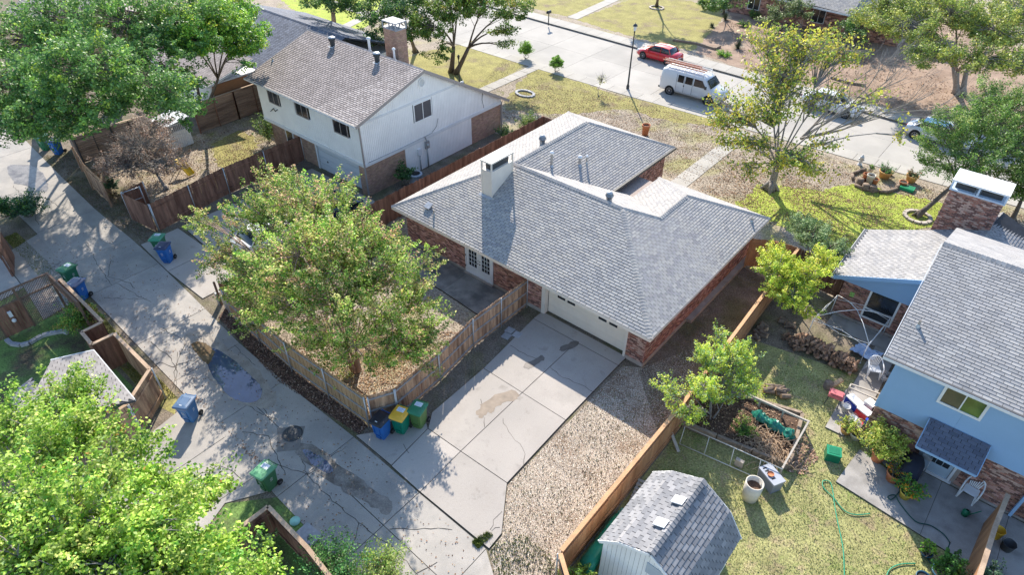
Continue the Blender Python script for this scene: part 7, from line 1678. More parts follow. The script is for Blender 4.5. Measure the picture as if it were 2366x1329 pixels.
M_st = mat('edging_stone', (0.36, 0.36, 0.37), 0.9, 0.15, 8); M_stp = mat('pale_stone', (0.46, 0.40, 0.34), 0.9, 0.2, 6)
ring_stones('stone_ring', 'oval grey stone ring on the shaded lawn between houses and street', (-33.332,41.673,0), 0.85, 0.6, 14, M_st)
ring_stones('stone_ring', 'pale stone ring around the leaning tree trunk by the blue house', (-2.693,42.743,0), 0.75, 0.75, 12, M_stp)
ring_stones('stone_ring', 'round stone ring under the tree at the top edge', (-37.627,70.845,0), 0.8, 0.7, 12, M_stp)
def pot(loc, r, h_, m, label, plant=None, soil=True, name='flower_pot', rimc=1.15, seed=0, ph=0.35, dens=500, pc=None, lsize=0.07, group=None, pr=1.25):
    t = thing(name, label, 'pot', loc, 0, group)
    q = MB(); q.lathe((0, 0, 0), [(0, 0.0), (r * 0.72, 0.0), (r * 0.95, h_ * 0.82), (r * 1.05, h_ * 0.84), (r * 1.07, h_), (r * 0.93, h_), (r * 0.88, h_ * 0.85)], 18); part('pot', q, m, t, True)
    q = MB(); q.disc((0, 0, h_ * 0.86), r * 0.90, 14, 1.0); part('soil', q, M_joint, t, True)
    if plant:
        p = Vector(loc) + Vector((0, 0, h_ * 0.8)); shrub('potted_plant', plant, p, r * pr, ph, dens, lsize, pc or G1, [4, 3, 2][:len(pc or G1)] + [1] * (len(pc or G1) - 3 if len(pc or G1) > 3 else 0), 70 + seed, 'plant')
    return t
M_terra = mat('terracotta', (0.50, 0.19, 0.09), 0.85, 0.12, 5); M_pot_t = mat('tan_pot', (0.62, 0.36, 0.13), 0.8, 0.12, 5); M_pot_w = mat('cream_pot', (0.60, 0.55, 0.47), 0.8, 0.1, 5); M_pot_b = mat('blue_pot', (0.03, 0.10, 0.16), 0.4, 0.1, 5)
pot((*(-21.564,41.567,0)[:2], 0), 0.30, 0.85, M_terra, 'terracotta urn standing on the dry lawn just beyond the main roof edge')
# front planter ring with pots and log ends
t = thing('log_edging', 'curved row of logs edging the front planting bed', 'edging', (-5.538,44.598,0))
M_log = mat('log_bark', (0.20, 0.15, 0.115), 0.95, 0.25, 8, fine=0.2); M_logend = mat('log_end', (0.46, 0.31, 0.19), 0.9, 0.2, 20)
lg = [(-7.27,44.764,0), (-7.572,45.52,0), (-7.345,46.356,0), (-7.062,46.843,0)]; lg2 = [(-6.928,44.145,0), (-6.304,43.938,0), (-5.452,44.305,0), (-4.983,44.563,0), (-4.651,45.51,0), (-4.718,46.051,0)]
for L_ in (lg, lg2):
    for a, b in zip(L_, L_[1:]):
        q = MB(); q.tube([(a[0], a[1], 0.1), (a[0] + (b[0] - a[0]) * 0.93, a[1] + (b[1] - a[1]) * 0.93, 0.1)], 0.11, 8); part('log', q, M_log, t)
pot((-5.803,46.653,0), 0.42, 0.5, M_pot_t, 'large tan pot on the front bed beside the white urn', 'dark green flowers in the large tan pot', seed=1, dens=900, pc=[(0.05, 0.14, 0.04), (0.10, 0.24, 0.05), (0.03, 0.08, 0.03)])
pot((-4.26,47.207,0), 0.38, 0.5, M_pot_t, 'tan pot with reddish plant at the right end of the front bed', 'green plant with red tips in the right tan pot', seed=2, dens=800, pc=[(0.08, 0.16, 0.06), (0.14, 0.20, 0.08), (0.45, 0.12, 0.06)])
pot((-6.302,44.835,0), 0.26, 0.8, M_pot_w, 'tall white urn in the middle of the front bed')
pot((-6.613,45.024,0), 0.22, 0.7, M_terra, 'tall terracotta pot left of the white urn'); pot((-6,44.945,0), 0.22, 0.55, M_terra, 'small terracotta pot right of the white urn')
pot((-6.704,46.429,0), 0.16, 0.5, M_pot_w, 'small white pot behind the tall urn', 'tuft of green in the small white pot', seed=3, dens=250)
pot((-4.519,46.223,0), 0.26, 0.35, M_terra, 'low terracotta pot beside the green basin'); pot((-5.595,47.307,0), 0.18, 0.22, M_terra, 'tiny terracotta pot lying beside the large tan pot')
for i, u in enumerate(((-6.801,44.632,0), (-6.274,44.111,0), (-5.853,44.179,0))):
    tag(part('log_stump', MB().lathe((u[0], u[1], 0), [(0.24, 0), (0.24, 0.4), (0, 0.4)], 12), M_log), ['dark stump at the left end of the front bed', 'grey stump below the white urn', 'grey stump below the small terracotta pot'][i], 'stump')
q = MB(); q.obox((*(-4.147,45.946,0)[:2], 0.1), (0.42, 0, 0), (0, 0.28, 0), (0, 0, 0.1)); q.obox((*(-4.147,45.946,0)[:2], 0.19), (0.36, 0, 0), (0, 0.22, 0), (0, 0, 0.02), 0.6)
tag(part('green_basin', q, mat('green_plastic', (0.02, 0.33, 0.14), 0.4, 0.08)), 'bright green plastic basin on the edge of the front bed', 'basin')
# AC unit, slide, utility post and box
t = thing('air_conditioner', 'grey round topped air conditioner beside the two-storey house', 'air conditioner', (-29.2, 25.2, 0))
M_ac = mat('ac_grey', (0.36, 0.40, 0.45), 0.5, 0.08)
q = MB(); q.lathe((0, 0, 0.05), [(0.42, 0), (0.42, 0.7), (0.44, 0.72), (0.44, 0.78), (0.30, 0.80)], 20); part('casing', q, M_ac, t, True)
q = MB(); q.lathe((0, 0, 0.83), [(0.30, 0.0), (0.0, -0.06)], 16, 0.3)
for k in range(10): a = k * 0.628; q.beam((0.04 * math.cos(a), 0.04 * math.sin(a), 0.86), (0.31 * math.cos(a), 0.31 * math.sin(a), 0.86), 0.01, 0.01)
part('fan_grille', q, M_dark, t, True)
q = MB(); q.box(-0.5, -0.5, 0, 0.5, 0.5, 0.05); part('pad', q, M_found, t, True)
t = thing('play_slide', 'yellow plastic slide beside the dead tree', 'slide', (-42.256,15.971,0))
M_yel = mat('yellow_plastic', (0.72, 0.50, 0.03), 0.45, 0.1, 3)
q = MB(); a = Vector((-42.637,15.873,0.95)); b = Vector((-42.139,15.998,0.75)); c_ = Vector((-41.486,16.131,0.08)); d_ = (c_ - b); s = Vector((-d_.y, d_.x, 0)).normalized() * 0.23
q.slabq([a - s, a + s, b + s, b - s], 0.03); q.slabq([b - s, b + s, c_ + s, c_ - s], 0.03); part('chute', q, M_yel, t)
q = MB()
for k in (-1, 1): q.beam(a + s * k + Vector((0, 0, .05)), b + s * k + Vector((0, 0, .05)), 0.04, 0.14); q.beam(b + s * k + Vector((0, 0, .05)), c_ + s * k + Vector((0, 0, .05)), 0.04, 0.14)
part('side_rails', q, M_yel, t)
q = MB()
for k in (-1, 1): q.tube([a + s * k, Vector((a.x - 0.25 + s.x * k, a.y + s.y * k, 0))], 0.03, 6); 
part('ladder', q, M_yel, t)
t = thing('utility_post', 'rusty steel post with a grey meter box at the alley corner', 'post', (-27.85, 10.15, 0))
q = MB(); q.beam((-27.85, 10.15, 0), (-27.85, 10.15, 1.5), 0.09, 0.09); part('post', q, mat('rusty_steel', (0.10, 0.07, 0.055), 0.8, 0.2), t)
q = MB(); q.box(-28.05, 10.05, 0.0, -27.9, 10.3, 0.75); part('meter_box', q, M_metal, t)
t = thing('utility_cabinet', 'beige utility cabinet with pale lid under the crape myrtle edge', 'cabinet', (-27.0, 10.45, 0))
M_bg = mat('beige_metal', (0.50, 0.43, 0.34), 0.6, 0.06)
q = MB(); q.box(-27.45, 10.1, 0, -26.6, 10.85, 0.72); part('cabinet', q, M_bg, t)
q = MB(); q.box(-27.5, 10.05, 0.72, -26.55, 10.9, 0.80); part('lid', q, M_pot_w, t)
tag(part('water_meter_lid', MB().lathe((*(-14.612,5.193,0)[:2], 0), [(0.19, 0), (0.19, 0.06), (0, 0.09)], 16), mat('mint_plastic', (0.33, 0.62, 0.52), 0.5, 0.05)), 'round mint green lid in the grass outside the bottom fence corner', 'lid')
q = MB(); q.obox((*(-13.759,5.144,0)[:2], 0.05), (0.42, 0.02, 0), (-0.02, 0.33, 0), (0, 0, 0.05)); q.disc((*(-13.628,5.122,0)[:2], 0.103), 0.09, 12, 0.35)
tag(part('concrete_box_lid', q, M_st), 'grey concrete box cover with a round hole beside the bottom fence corner', 'cover')
# manhole like patch in the alley
t = thing('manhole_cover', 'dark round cover set in a square patch of the wet alley', 'manhole cover', (-18.054,7.523,0))
q = MB(); q.add([(-18.81,7.291,0.035), (-17.77,6.579,0.035)[:2] + (0.0345,), (-17.192,7.211,0.035), (-18.006,8.125,0.035)], [(0, 1, 2, 3)]); part('patch', q, mat('patch_concrete', (0.22, 0.20, 0.18), 0.9, 0.15, 3), t)
q = MB(); q.lathe((*(-18.073,7.536,0)[:2], 0.036), [(0.42, 0), (0.42, 0.012), (0.36, 0.014), (0.34, 0.008), (0, 0.008)], 22); part('cover', q, M_dark, t)
# ---------------------------------------------------------------- behind the blue house
M_plw = mat('white_plastic', (0.74, 0.75, 0.76), 0.4, 0.04)
def chair(loc, rz, label):
    t = thing('plastic_chair', label, 'chair', loc, rz, 'white plastic garden chairs')
    q = MB(); n = 12
    vs = []
    for j, (y, z, w) in enumerate(((-0.24, 0.41, 0.22), (-0.2, 0.43, 0.25), (0.0, 0.40, 0.25), (0.2, 0.41, 0.23))): vs += [(-w, y, z + 0.02), (-w * 0.5, y, z), (w * 0.5, y, z), (w, y, z + 0.02)]
    fs = [(j * 4 + k, j * 4 + k + 1, (j + 1) * 4 + k + 1, (j + 1) * 4 + k) for j in range(3) for k in range(3)]
    q.add(vs, fs, 1, 0, True); q.add([(x, y, z - 0.02) for x, y, z in vs], [f[::-1] for f in fs], 1, 0, True); part('seat', q, M_plw, t, True)
    for sx, sy, tx, ty in ((-0.22, -0.22, -0.28, -0.30), (0.22, -0.22, 0.28, -0.30), (-0.20, 0.2, -0.26, 0.33), (0.20, 0.2, 0.26, 0.33)):
        q = MB(); q.beam((sx, sy, 0.42), (tx, ty, 0.0), 0.06, 0.035); part('leg', q, M_plw, t, True)
    q = MB()   # back rim and arms in one loop
    P_ = [(-0.28, -0.28, 0.0), (-0.30, -0.26, 0.40), (-0.31, -0.22, 0.63), (-0.31, 0.0, 0.66), (-0.29, 0.18, 0.70), (-0.24, 0.27, 0.80), (-0.12, 0.32, 0.88), (0, 0.33, 0.90), (0.12, 0.32, 0.88), (0.24, 0.27, 0.80), (0.29, 0.18, 0.70), (0.31, 0.0, 0.66), (0.31, -0.22, 0.63), (0.30, -0.26, 0.40), (0.28, -0.28, 0.0)]
    q.tube(P_, 0.028, 7); part('frame', q, M_plw, t, True)
    for k in range(7):
        u = (k - 3) / 3; q = MB(); q.beam((u * 0.15, 0.22, 0.42), (u * 0.22, 0.325 - abs(u) * 0.04, 0.87 - abs(u) * 0.06), 0.035, 0.012, up=(0, 1, 0)); part('back_slat', q, M_plw, t, True)
    return t
chair((*(-0.644,26.792,0)[:2], 0.06), R_(25), 'white plastic chair standing by the blue wall near the woodpile')
chair((*(4.194,22.483,0)[:2], 0.06), R_(-8), 'white plastic chair on the patio right of the back door')
# pop-up canopy frame
t = thing('canopy_frame', 'white folding canopy frame without cover over the narrow walk', 'canopy frame', (-2.5, 28.7, 0))
cA, cB, cC, cD = (-3.62, 29.95), (-3.9, 27.55), (-1.08, 29.95), (-1.3, 27.3); H_ = 1.25
q = MB()
for c_ in (cA, cB, cC, cD): q2 = MB(); q2.tube([(*c_, 0), (*c_, H_)], 0.022, 6); q2.box(c_[0] - 0.05, c_[1] - 0.05, 0, c_[0] + 0.05, c_[1] + 0.05, 0.02); part('leg', q2, M_white_trim, t)
pk = (-2.45, 28.7, 1.75)
for a, b in ((cA, cB), (cB, cD), (cD, cC), (cC, cA)):
    m = ((a[0] + b[0]) / 2, (a[1] + b[1]) / 2)
    q2 = MB()
    for z0_, z1_ in ((H_, H_ - 0.25), (H_ - 0.25, H_)):
        q2.tube([(*a, z0_), (a[0] * .5 + m[0] * .5, a[1] * .5 + m[1] * .5, (z0_ + z1_) / 2), (*m, z1_)], 0.014, 5); q2.tube([(*m, z0_), (*b, z1_)], 0.014, 5)
    part('scissor_bar', q2, M_white_trim, t, kind='stuff')
for c_ in (cA, cB, cC, cD): q2 = MB(); q2.tube([(*c_, H_), (c_[0] * .45 + pk[0] * .55, c_[1] * .45 + pk[1] * .55, 1.62), pk], 0.018, 5); part('rafter', q2, M_white_trim, t)
# log and firewood piles: each log on its own
logm = []
for k, (r, L_) in enumerate(((0.09, 0.42), (0.07, 0.38), (0.11, 0.45))):
    q = MB(); q.tube([(-L_ / 2, 0, 0), (L_ / 2, 0, 0)], r, 7, smooth=False, cap=False); n = 7
    for s in (-1, 1):
        q.add([(s * L_ / 2, r * math.cos(2 * math.pi * i / n), r * math.sin(2 * math.pi * i / n)) for i in range(n)], [tuple(range(n)) if s > 0 else tuple(range(n - 1, -1, -1))], 1.0, 1)
    logm.append(q.mesh('log', [M_log, M_logend]))
split = []
for k in range(3):
    q = MB(); L_ = 0.42; r = 0.10; tri = [(0, 0), (r * 1.6, 0.02), (r * 0.8, r * 1.4)]
    q.add([(-L_ / 2, y, z) for y, z in tri] + [(L_ / 2, y, z) for y, z in tri], [(2, 1, 0), (3, 4, 5)], 1.0, 1); q.add([(-L_ / 2, y, z) for y, z in tri] + [(L_ / 2, y, z) for y, z in tri], [(0, 1, 4, 3)], 1.0, 0); q.add([(-L_ / 2, y, z) for y, z in tri] + [(L_ / 2, y, z) for y, z in tri], [(1, 2, 5, 4), (2, 0, 3, 5)], rnd(0.7, 1.1), 1)
    split.append(q.mesh('firewood', [M_log, mat('split_wood', (0.27, 0.17, 0.115), 0.9, 0.3, 12, fine=0.25, fscale=40, objrand=0.55)]))
def pile(label, a, b, n, hgt, w, ms, name='firewood_pile', flat=False, pname='firewood', rot=None):
    t = thing(name, label, 'firewood', ((a[0] + b[0]) / 2, (a[1] + b[1]) / 2, 0)); a = Vector(a[:2]); b = Vector(b[:2]); d = (b - a).normalized(); s = Vector((-d.y, d.x)); ang = math.atan2(d.y, d.x)
    for i in range(n):
        f = rnd(0, 1); lv = rnd(0, 1); ww = w * (1 - lv * 0.6)
        p = a.lerp(b, f) + s * rnd(-ww, ww)
        inst(pname, random.choice(ms), t, (p.x, p.y, 0.08 + lv * hgt * (1 - abs(f - 0.5) * 0.5)), (rnd(-0.6, 0.6) if not flat else rnd(0, 6), rnd(-0.35, 0.35), ang + (math.pi / 2 if rot is None else rot) + rnd(-0.5, 0.5)))
    return t
pile('long untidy pile of split firewood beside the canopy frame', (-4.113,26.709,0), (-1.265,26.479,0), 210, 0.55, 0.38, split)
pile('loose scatter of split wood at the left end of the firewood pile', (-4.547,26.822,0), (-3.69,26.166,0), 26, 0.12, 0.3, split)
t1 = pile('grey weathered logs stacked at the foot of the cedar fence', (-5.53,25.499,0), (-5.79,26.924,0), 16, 0.18, 0.28, logm, 'log_pile', True, 'log', 1.0)
pile('small group of grey logs under the yellow green tree', (-5.216,27.713,0), (-4.636,27.488,0), 10, 0.15, 0.25, logm, 'log_pile', True, 'log', 0.6)
pile('pile of short cut logs at the corner of the garden bed', (-3.96,22.848,0), (-3.166,23.016,0), 14, 0.22, 0.3, logm, 'log_pile', True, 'log', 0.7)
t = thing('blue_tarp', 'crumpled pale blue tarp at the right end of the firewood pile', 'tarp', (-1.294,28.017,0)); q = MB(); rr = random.Random(3); vs = []; N_ = 9
for i in range(N_):
    for j in range(N_):
        a = i / (N_ - 1) * 2 - 1; b = j / (N_ - 1) * 2 - 1; vs.append((a * 0.55 + b * 0.15 + rr.uniform(-.05, .05), b * 0.42 + rr.uniform(-.05, .05), 0.06 + rr.uniform(0, 0.22)))
q.add(vs, [(i * N_ + j, (i + 1) * N_ + j, (i + 1) * N_ + j + 1, i * N_ + j + 1) for i in range(N_ - 1) for j in range(N_ - 1)]); part('tarp', q, mat('blue_tarp', (0.42, 0.52, 0.70), 0.5, 0.15, 4), t, True)
# garden bed with timber edges and pipe rails
t = thing('garden_bed', 'raised garden bed framed by old timbers beside the cedar fence', 'garden bed', (-3.4, 20.3, 0))
gb = [(-5.87,18.48), (-5.72,21.18), (-2.18,22.24), (-1.57,19.27)]
q = MB(); q.prism([p for p in gb], 0, 0.16); part('soil', q, M_mulch, t)
M_tim = mat('old_timber', (0.26, 0.20, 0.15), 0.95, 0.25, 5, fine=0.15)
for a, b in ((gb[0], gb[3]), (gb[1], gb[2]), (gb[2], gb[3])):
    for k in range(3):
        A = Vector(a).lerp(Vector(b), k / 3 + 0.005); B_v = Vector(a).lerp(Vector(b), (k + 1) / 3 - 0.005)
        for z in (0.09, 0.25): q = MB(); q.beam((A.x, A.y, z), (B_v.x, B_v.y, z), 0.14, 0.15, rnd(0.8, 1.2)); part('timber', q, M_tim, t)
t = thing('rail_fence', 'low grey timber rail around the far side of the garden bed', 'rail', (-2.5, 22, 0)); M_gt = mat('grey_timber', (0.42, 0.38, 0.33), 0.9, 0.15, 6)
r0, r1, r2, r3 = Vector((-4.678,21.415,0.55)), Vector((-1.784,21.613,0.6)), Vector((-1.712,18.763,0.5)), Vector((-1.619,17.221,0.1))
for a, b in ((r0, r1), (r1, r2)): q = MB(); q.beam(a, b, 0.07, 0.09); part('rail', q, M_gt, t)
for p in (r0, r0.lerp(r1, 0.3), r0.lerp(r1, 0.65), r1, r1.lerp(r2, 0.5), r2): q = MB(); q.beam((p.x, p.y, 0), (p.x, p.y, p.z + 0.05), 0.08, 0.08); part('post', q, M_gt, t)
t = thing('pipe_trellis', 'white pipe ladder shaped trellis leaning along the near edge of the bed', 'trellis', (-4, 18.6, 0)); M_wp = mat('white_pipe', (0.62, 0.60, 0.54), 0.5, 0.06)
a0, a1 = Vector((-5.564,17.94,0.75)), Vector((-1.669,18.487,0.75)); b0, b1 = Vector((-5.474,17.54,0.06)), Vector((-2.345,18.03,0.06))
q = MB(); q.tube([a0, a1], 0.02, 6); q.tube([b0, b1], 0.02, 6); part('pipe', q, M_wp, t, kind='stuff')
for f in (0, 0.33, 0.66, 1.0): q = MB(); q.tube([a0.lerp(a0.lerp(a1, 0.79), f), b0.lerp(b1, f)], 0.018, 6); part('crossbar', q, M_wp, t)
t = thing('plank', 'grey plank leaning against the cedar fence by the garden bed', 'plank', (-5.691,17.59,0)); q = MB(); q.beam((-5.306,17.172,0.03), (-6.068,17.63,0.5), 0.13, 0.04); part('board', q, M_gt, t)
t = thing('stone_block', 'upright pale concrete block leaning on the bed timbers', 'block', (-3.135,18.079,0)); q = MB(); q.obox((*(-3.153,18.118,0)[:2], 0.2), (0.16, 0, 0), (0, 0.06, 0.02), (0, -0.02, 0.22)); part('block', q, M_stp, t)
shrub('bed_plants', 'low green weeds growing in the middle of the garden bed', (*(-3.8,19.79), 0.15), 0.5, 0.4, 1500, 0.07, [(0.12, 0.26, 0.04), (0.24, 0.34, 0.06), (0.06, 0.13, 0.03)], [3, 2, 2], 90, 'plants')
t = thing('brush_heap', 'tangled heap of dry brown vines in the garden bed', 'brush', (*(-2.64,19.75), 0.15)); q = MB(); rr = random.Random(8)
for k in range(420):
    a = Vector((rr.gauss(0, 0.5), rr.gauss(0, 0.42), 0.03 + rr.random() * 0.2)); b = a + Vector((rr.uniform(-.5, .5), rr.uniform(-.5, .5), rr.uniform(-.1, .15))); q.tube([a, (a + b) / 2 + Vector((0, 0, rr.uniform(0, .12))), b], 0.013, 3, rr.uniform(0.6, 1.4), cap=False)
part('vines', q, mat('dry_vine', (0.50, 0.36, 0.24), 0.9, 0.2), t, True, kind='stuff')
litter('leaf_litter', 'brown leaves heaped at the corner of the garden bed', 'leaves', [(-1.59,19.12), (-1.73,21.55), (-0.83,20.58), (-0.92,19.42)], 900, 0.09, [(0.38, 0.23, 0.16), (0.25, 0.15, 0.10), (0.50, 0.36, 0.26)], [3, 2, 1])
litter('leaf_litter', 'dry leaves and stems over the soil of the garden bed', 'leaves', gb, 4500, 0.08, [(0.30, 0.19, 0.12), (0.15, 0.09, 0.06), (0.45, 0.32, 0.2)], [3, 3, 1], z=0.17)
# green tarp roll
t = thing('green_tarp', 'crumpled dark green tarp lying along the garden bed', 'tarp', (*(-3.05,21.18), 0.2)); q = MB(); rr = random.Random(4); n1, n2 = 26, 9
ga, gbv = Vector((-3.858,20.814,0.42)), Vector((-1.898,20.637,0.4)); dd = (gbv - ga); sd = Vector((-dd.y, dd.x, 0)).normalized(); vs = []
for i in range(n1):
    f = i / (n1 - 1); c_ = ga.lerp(gbv, f); rad_ = 0.24 * (0.75 + 0.45 * math.sin(f * 9.0) ** 2) * (1 if 0.04 < f < 0.96 else 0.5)
    for j in range(n2):
        a = math.pi * j / (n2 - 1); vs.append(c_ + sd * (math.cos(a) * rad_ * rr.uniform(0.85, 1.15)) + Vector((0, 0, math.sin(a) * rad_ * rr.uniform(0.75, 1.25) - 0.08)))
q.add(vs, [(i * n2 + j, (i + 1) * n2 + j, (i + 1) * n2 + j + 1, i * n2 + j + 1) for i in range(n1 - 1) for j in range(n2 - 1)]); part('tarp', q, mat('green_tarp', (0.012, 0.16, 0.115), 0.35, 0.2, 5, spec=0.5), t)
# barrel, step tool, box, grill, coolers, pots on the patio side
t = thing('concrete_barrel', 'tall cream concrete barrel with leaves inside, by the shed', 'barrel', (-2.2,17.059,0))
q = MB(); q.lathe((0, 0, 0), [(0, 0), (0.29, 0), (0.33, 0.5), (0.34, 0.95), (0.30, 0.95), (0.28, 0.7), (0, 0.7)], 22); part('barrel', q, M_pot_w, t, True)
q = MB(); q.disc((0, 0, 0.72), 0.27, 14); part('leaves', q, M_mulch, t, True)
t = thing('potting_crate', 'grey plastic compost box with slotted lid beside the cream barrel', 'box', (-1.893,18.13,0), R_(-28)); M_gp = mat('grey_plastic', (0.20, 0.21, 0.24), 0.5, 0.08)
q = MB(); q.box(-0.42, -0.25, 0, 0.42, 0.25, 0.55); part('body', q, M_gp, t, True); q = MB(); q.box(-0.45, -0.28, 0.55, 0.45, 0.28, 0.62, 1.8)
for k in range(5): q.box(-0.36 + k * 0.13, -0.18, 0.62, -0.30 + k * 0.13, 0.0, 0.624, 0.1)
part('lid', q, M_gp, t, True); tag(part('terracotta_dish', MB().lathe((*(-1.936,18.063,0.6)[:2], 0.64), [(0, 0), (0.11, 0), (0.13, 0.04)], 14), M_terra), 'small terracotta dish on top of the grey compost box', 'dish')
t = thing('green_box', 'dark green plastic box on the grass left of the potted shrub', 'box', (-0.442,20.969,0), R_(20)); M_dg = mat('dark_green_plastic', (0.01, 0.15, 0.075), 0.35, 0.08)
q = MB(); q.obox((0, 0, 0.2), (0.27, 0, 0), (0, 0.24, 0), (0, 0, 0.2)); part('box', q, M_dg, t, True); q = MB(); q.box(-0.28, -0.25, 0.4, 0.28, 0.25, 0.45, 1.6); q.box(-0.2, -0.17, 0.45, 0.2, 0.17, 0.46, 1.2); part('lid', q, M_dg, t, True)
t = thing('kettle_grill', 'faded pink red tabletop grill on dark legs', 'grill', (-1.407,23.852,0)); M_pk = mat('faded_red', (0.50, 0.14, 0.15), 0.45, 0.15, 5)
q = MB(); q.obox((0, 0, 0.62), (0.30, 0.04, 0), (-0.03, 0.2, 0), (0, 0, 0.07)); q.obox((0, 0, 0.72), (0.25, 0.03, 0), (-0.025, 0.16, 0), (0, 0, 0.05)); part('lid', q, M_pk, t, True)
for sx in (-1, 1):
    for sy in (-1, 1): q = MB(); q.beam((sx * 0.22, sy * 0.14, 0.56), (sx * 0.28, sy * 0.2, 0), 0.03, 0.03); part('leg', q, M_dark, t, True)
M_wc = M_plw
def cooler(loc, rz, w, d, h_, body, label, lid=M_plw, z=0.06):
    t = thing('cooler', label, 'cooler', (loc[0], loc[1], z), rz, 'coolers by the blue wall'); q = MB(); q.box(-w / 2, -d / 2, 0, w / 2, d / 2, h_); part('body', q, body, t, True)
    q = MB(); q.box(-w / 2 - 0.01, -d / 2 - 0.01, h_, w / 2 + 0.01, d / 2 + 0.01, h_ + 0.06); part('lid', q, lid, t, True); q = MB(); q.tube([(-w / 2 - 0.02, -0.1, h_ * 0.8), (-w / 2 - 0.05, 0, h_ * 0.75), (-w / 2 - 0.02, 0.1, h_ * 0.8)], 0.012, 5); part('handle', q, lid, t, True)
M_rp = mat('red_plastic', (0.60, 0.04, 0.05), 0.4, 0.06); M_bp = mat('blue_plastic', (0.02, 0.06, 0.45), 0.4, 0.06)
cooler((-0.695,24.296,0), R_(-28), 0.65, 0.36, 0.34, M_bp, 'long white lidded cooler at the back of the clutter')
cooler((-0.177,23.939,0), R_(-20), 0.55, 0.34, 0.36, M_rp, 'red cooler with white lid by the blue wall corner')
cooler((-0.107,24.474,0), R_(-20), 0.40, 0.36, 0.45, M_plw, 'plain white cooler against the blue wall corner')
tag(part('blue_jug', MB().box(0.0, 23.15, 0.42, 0.16, 23.3, 0.72), M_bp), 'small blue box on the red cooler lid', 'box')
def bucket(loc, r, h_, m, label, z=0.06, cat='bucket'):
    t = thing('bucket', label, cat, (loc[0], loc[1], z)); q = MB(); q.lathe((0, 0, 0), [(0, 0), (r * 0.8, 0), (r, h_), (r * 1.05, h_), (r * 0.92, h_ * 0.98), (r * 0.75, 0.04), (0, 0.04)], 16); part('pail', q, m, t, True)
    q = MB(); q.tube([(-r, 0, h_), (-r * 0.7, 0.1, h_ + r * 0.5), (0, 0.14, h_ + r * 0.75), (r * 0.7, 0.1, h_ + r * 0.5), (r, 0, h_)], 0.006, 4); part('handle', q, M_metal, t, True)
bucket((-0.856,23.773,0), 0.17, 0.32, M_plw, 'white bucket left of the red cooler'); bucket((-0.418,23.331,0), 0.17, 0.30, M_plw, 'white bucket in front of the red cooler'); bucket((-0.137,23.355,0), 0.14, 0.2, M_rp, 'red and white pail below the cooler')
t = thing('plastic_bag', 'white plastic bags heaped below the coolers', 'bag', (*(-0.26,23.25), 0.06)); q = MB(); q.lathe((0, 0, 0), [(0.0, 0.0), (0.25, 0.03), (0.28, 0.15), (0.12, 0.3), (0.03, 0.36), (0.06, 0.42)], 9); part('bag', q, M_plw, t, True)
t = thing('metal_frame', 'weathered white table frame without top by the blue wall', 'table frame', (-0.662,25.486,0)); c4 = [(-1.139,24.998,0.55), (0.077,25.233,0.55), (0.09,24.821,0.55), (-1.129,24.737,0.55)]
q = MB()
for a, b in zip(c4, c4[1:] + c4[:1]): q2 = MB(); q2.beam(a, b, 0.06, 0.06); part('rail', q2, M_gt, t)
for c_ in c4: q2 = MB(); q2.beam((c_[0], c_[1], 0), c_, 0.06, 0.06); part('leg', q2, M_gt, t)
t = thing('wire_tangle', 'tangle of white wire beside the white chair by the blue wall', 'wire', (-0.072,26.853,0)); q = MB(); rr = random.Random(2)
for k in range(16):
    a0_ = rr.uniform(0, 6.28); P_ = [Vector((0.22 * math.cos(a0_ + i * 0.7) + rr.uniform(-.05, .05), 0.22 * math.sin(a0_ + i * 0.7) + rr.uniform(-.05, .05), 0.1 + rr.random() * 0.35)) for i in range(8)]; q.tube(P_, 0.007, 4)
part('wire', q, M_white_trim, t, True)
t = thing('split_log', 'short pale split log standing beside the pink grill', 'log', (-1.796,24.862,0)); q = MB(); q.beam((0, 0, 0.05), (0.25, 0.45, 0.3), 0.2, 0.14); part('log', q, M_logend, t, True); q = MB(); q.lathe((-0.12, -0.15, 0), [(0.2, 0), (0.2, 0.35), (0, 0.35)], 10); part('stump', q, M_log, t, True)
# potted plants by the patio
YP = [(0.34, 0.43, 0.07), (0.50, 0.46, 0.12), (0.18, 0.30, 0.07)]
pot((-0.444,22.641,0), 0.24, 0.3, M_pot_t, 'square tan pot with yellowish fern at the left patio corner', 'yellow green fern in the left tan pot', seed=10, ph=0.5, dens=1100, pc=YP, pr=1.7); pot((-0.032,22.634,0), 0.26, 0.3, M_pot_w, 'white pot with yellowish plant next to the square tan pot', 'sparse plant in the white pot', seed=11, ph=0.3, dens=300, pc=YP)
pot((1.0, 22.0, 0.06), 0.28, 0.45, M_terra, 'terracotta pot under the tall bushy plant at the patio corner', 'tall bushy yellow green potted shrub at the patio corner', seed=12, ph=1.3, dens=6500, pc=YP, lsize=0.08, pr=2.5)
pot((1.75, 21.4, 0.06), 0.29, 0.45, M_terra, 'orange terracotta pot with marigolds', 'small orange marigolds in the terracotta pot', seed=13, ph=0.4, dens=450, pc=[(0.12, 0.24, 0.04), (0.65, 0.25, 0.02), (0.2, 0.3, 0.05)]); pot((2.35, 20.9, 0.06), 0.24, 0.35, mat('yellow_pot', (0.60, 0.45, 0.08), 0.7, 0.1), 'yellow pot at the front edge of the patio', 'bright green plant with orange flowers at the patio edge', seed=14, ph=0.7, dens=2200, pr=1.9, pc=[(0.14, 0.34, 0.05), (0.10, 0.24, 0.04), (0.7, 0.28, 0.02)])
bucket((1.75, 22.35), 0.17, 0.38, mat('pale_bucket', (0.55, 0.65, 0.64), 0.5, 0.06), 'pale blue green bucket beside the covered barbecue')
t = thing('covered_barbecue', 'barbecue under a black fabric cover beside the back door', 'barbecue', (2.15, 22.0, 0.06)); M_cov = mat('black_cover', (0.025, 0.028, 0.045), 0.6, 0.2, 4)
q = MB(); secs = []
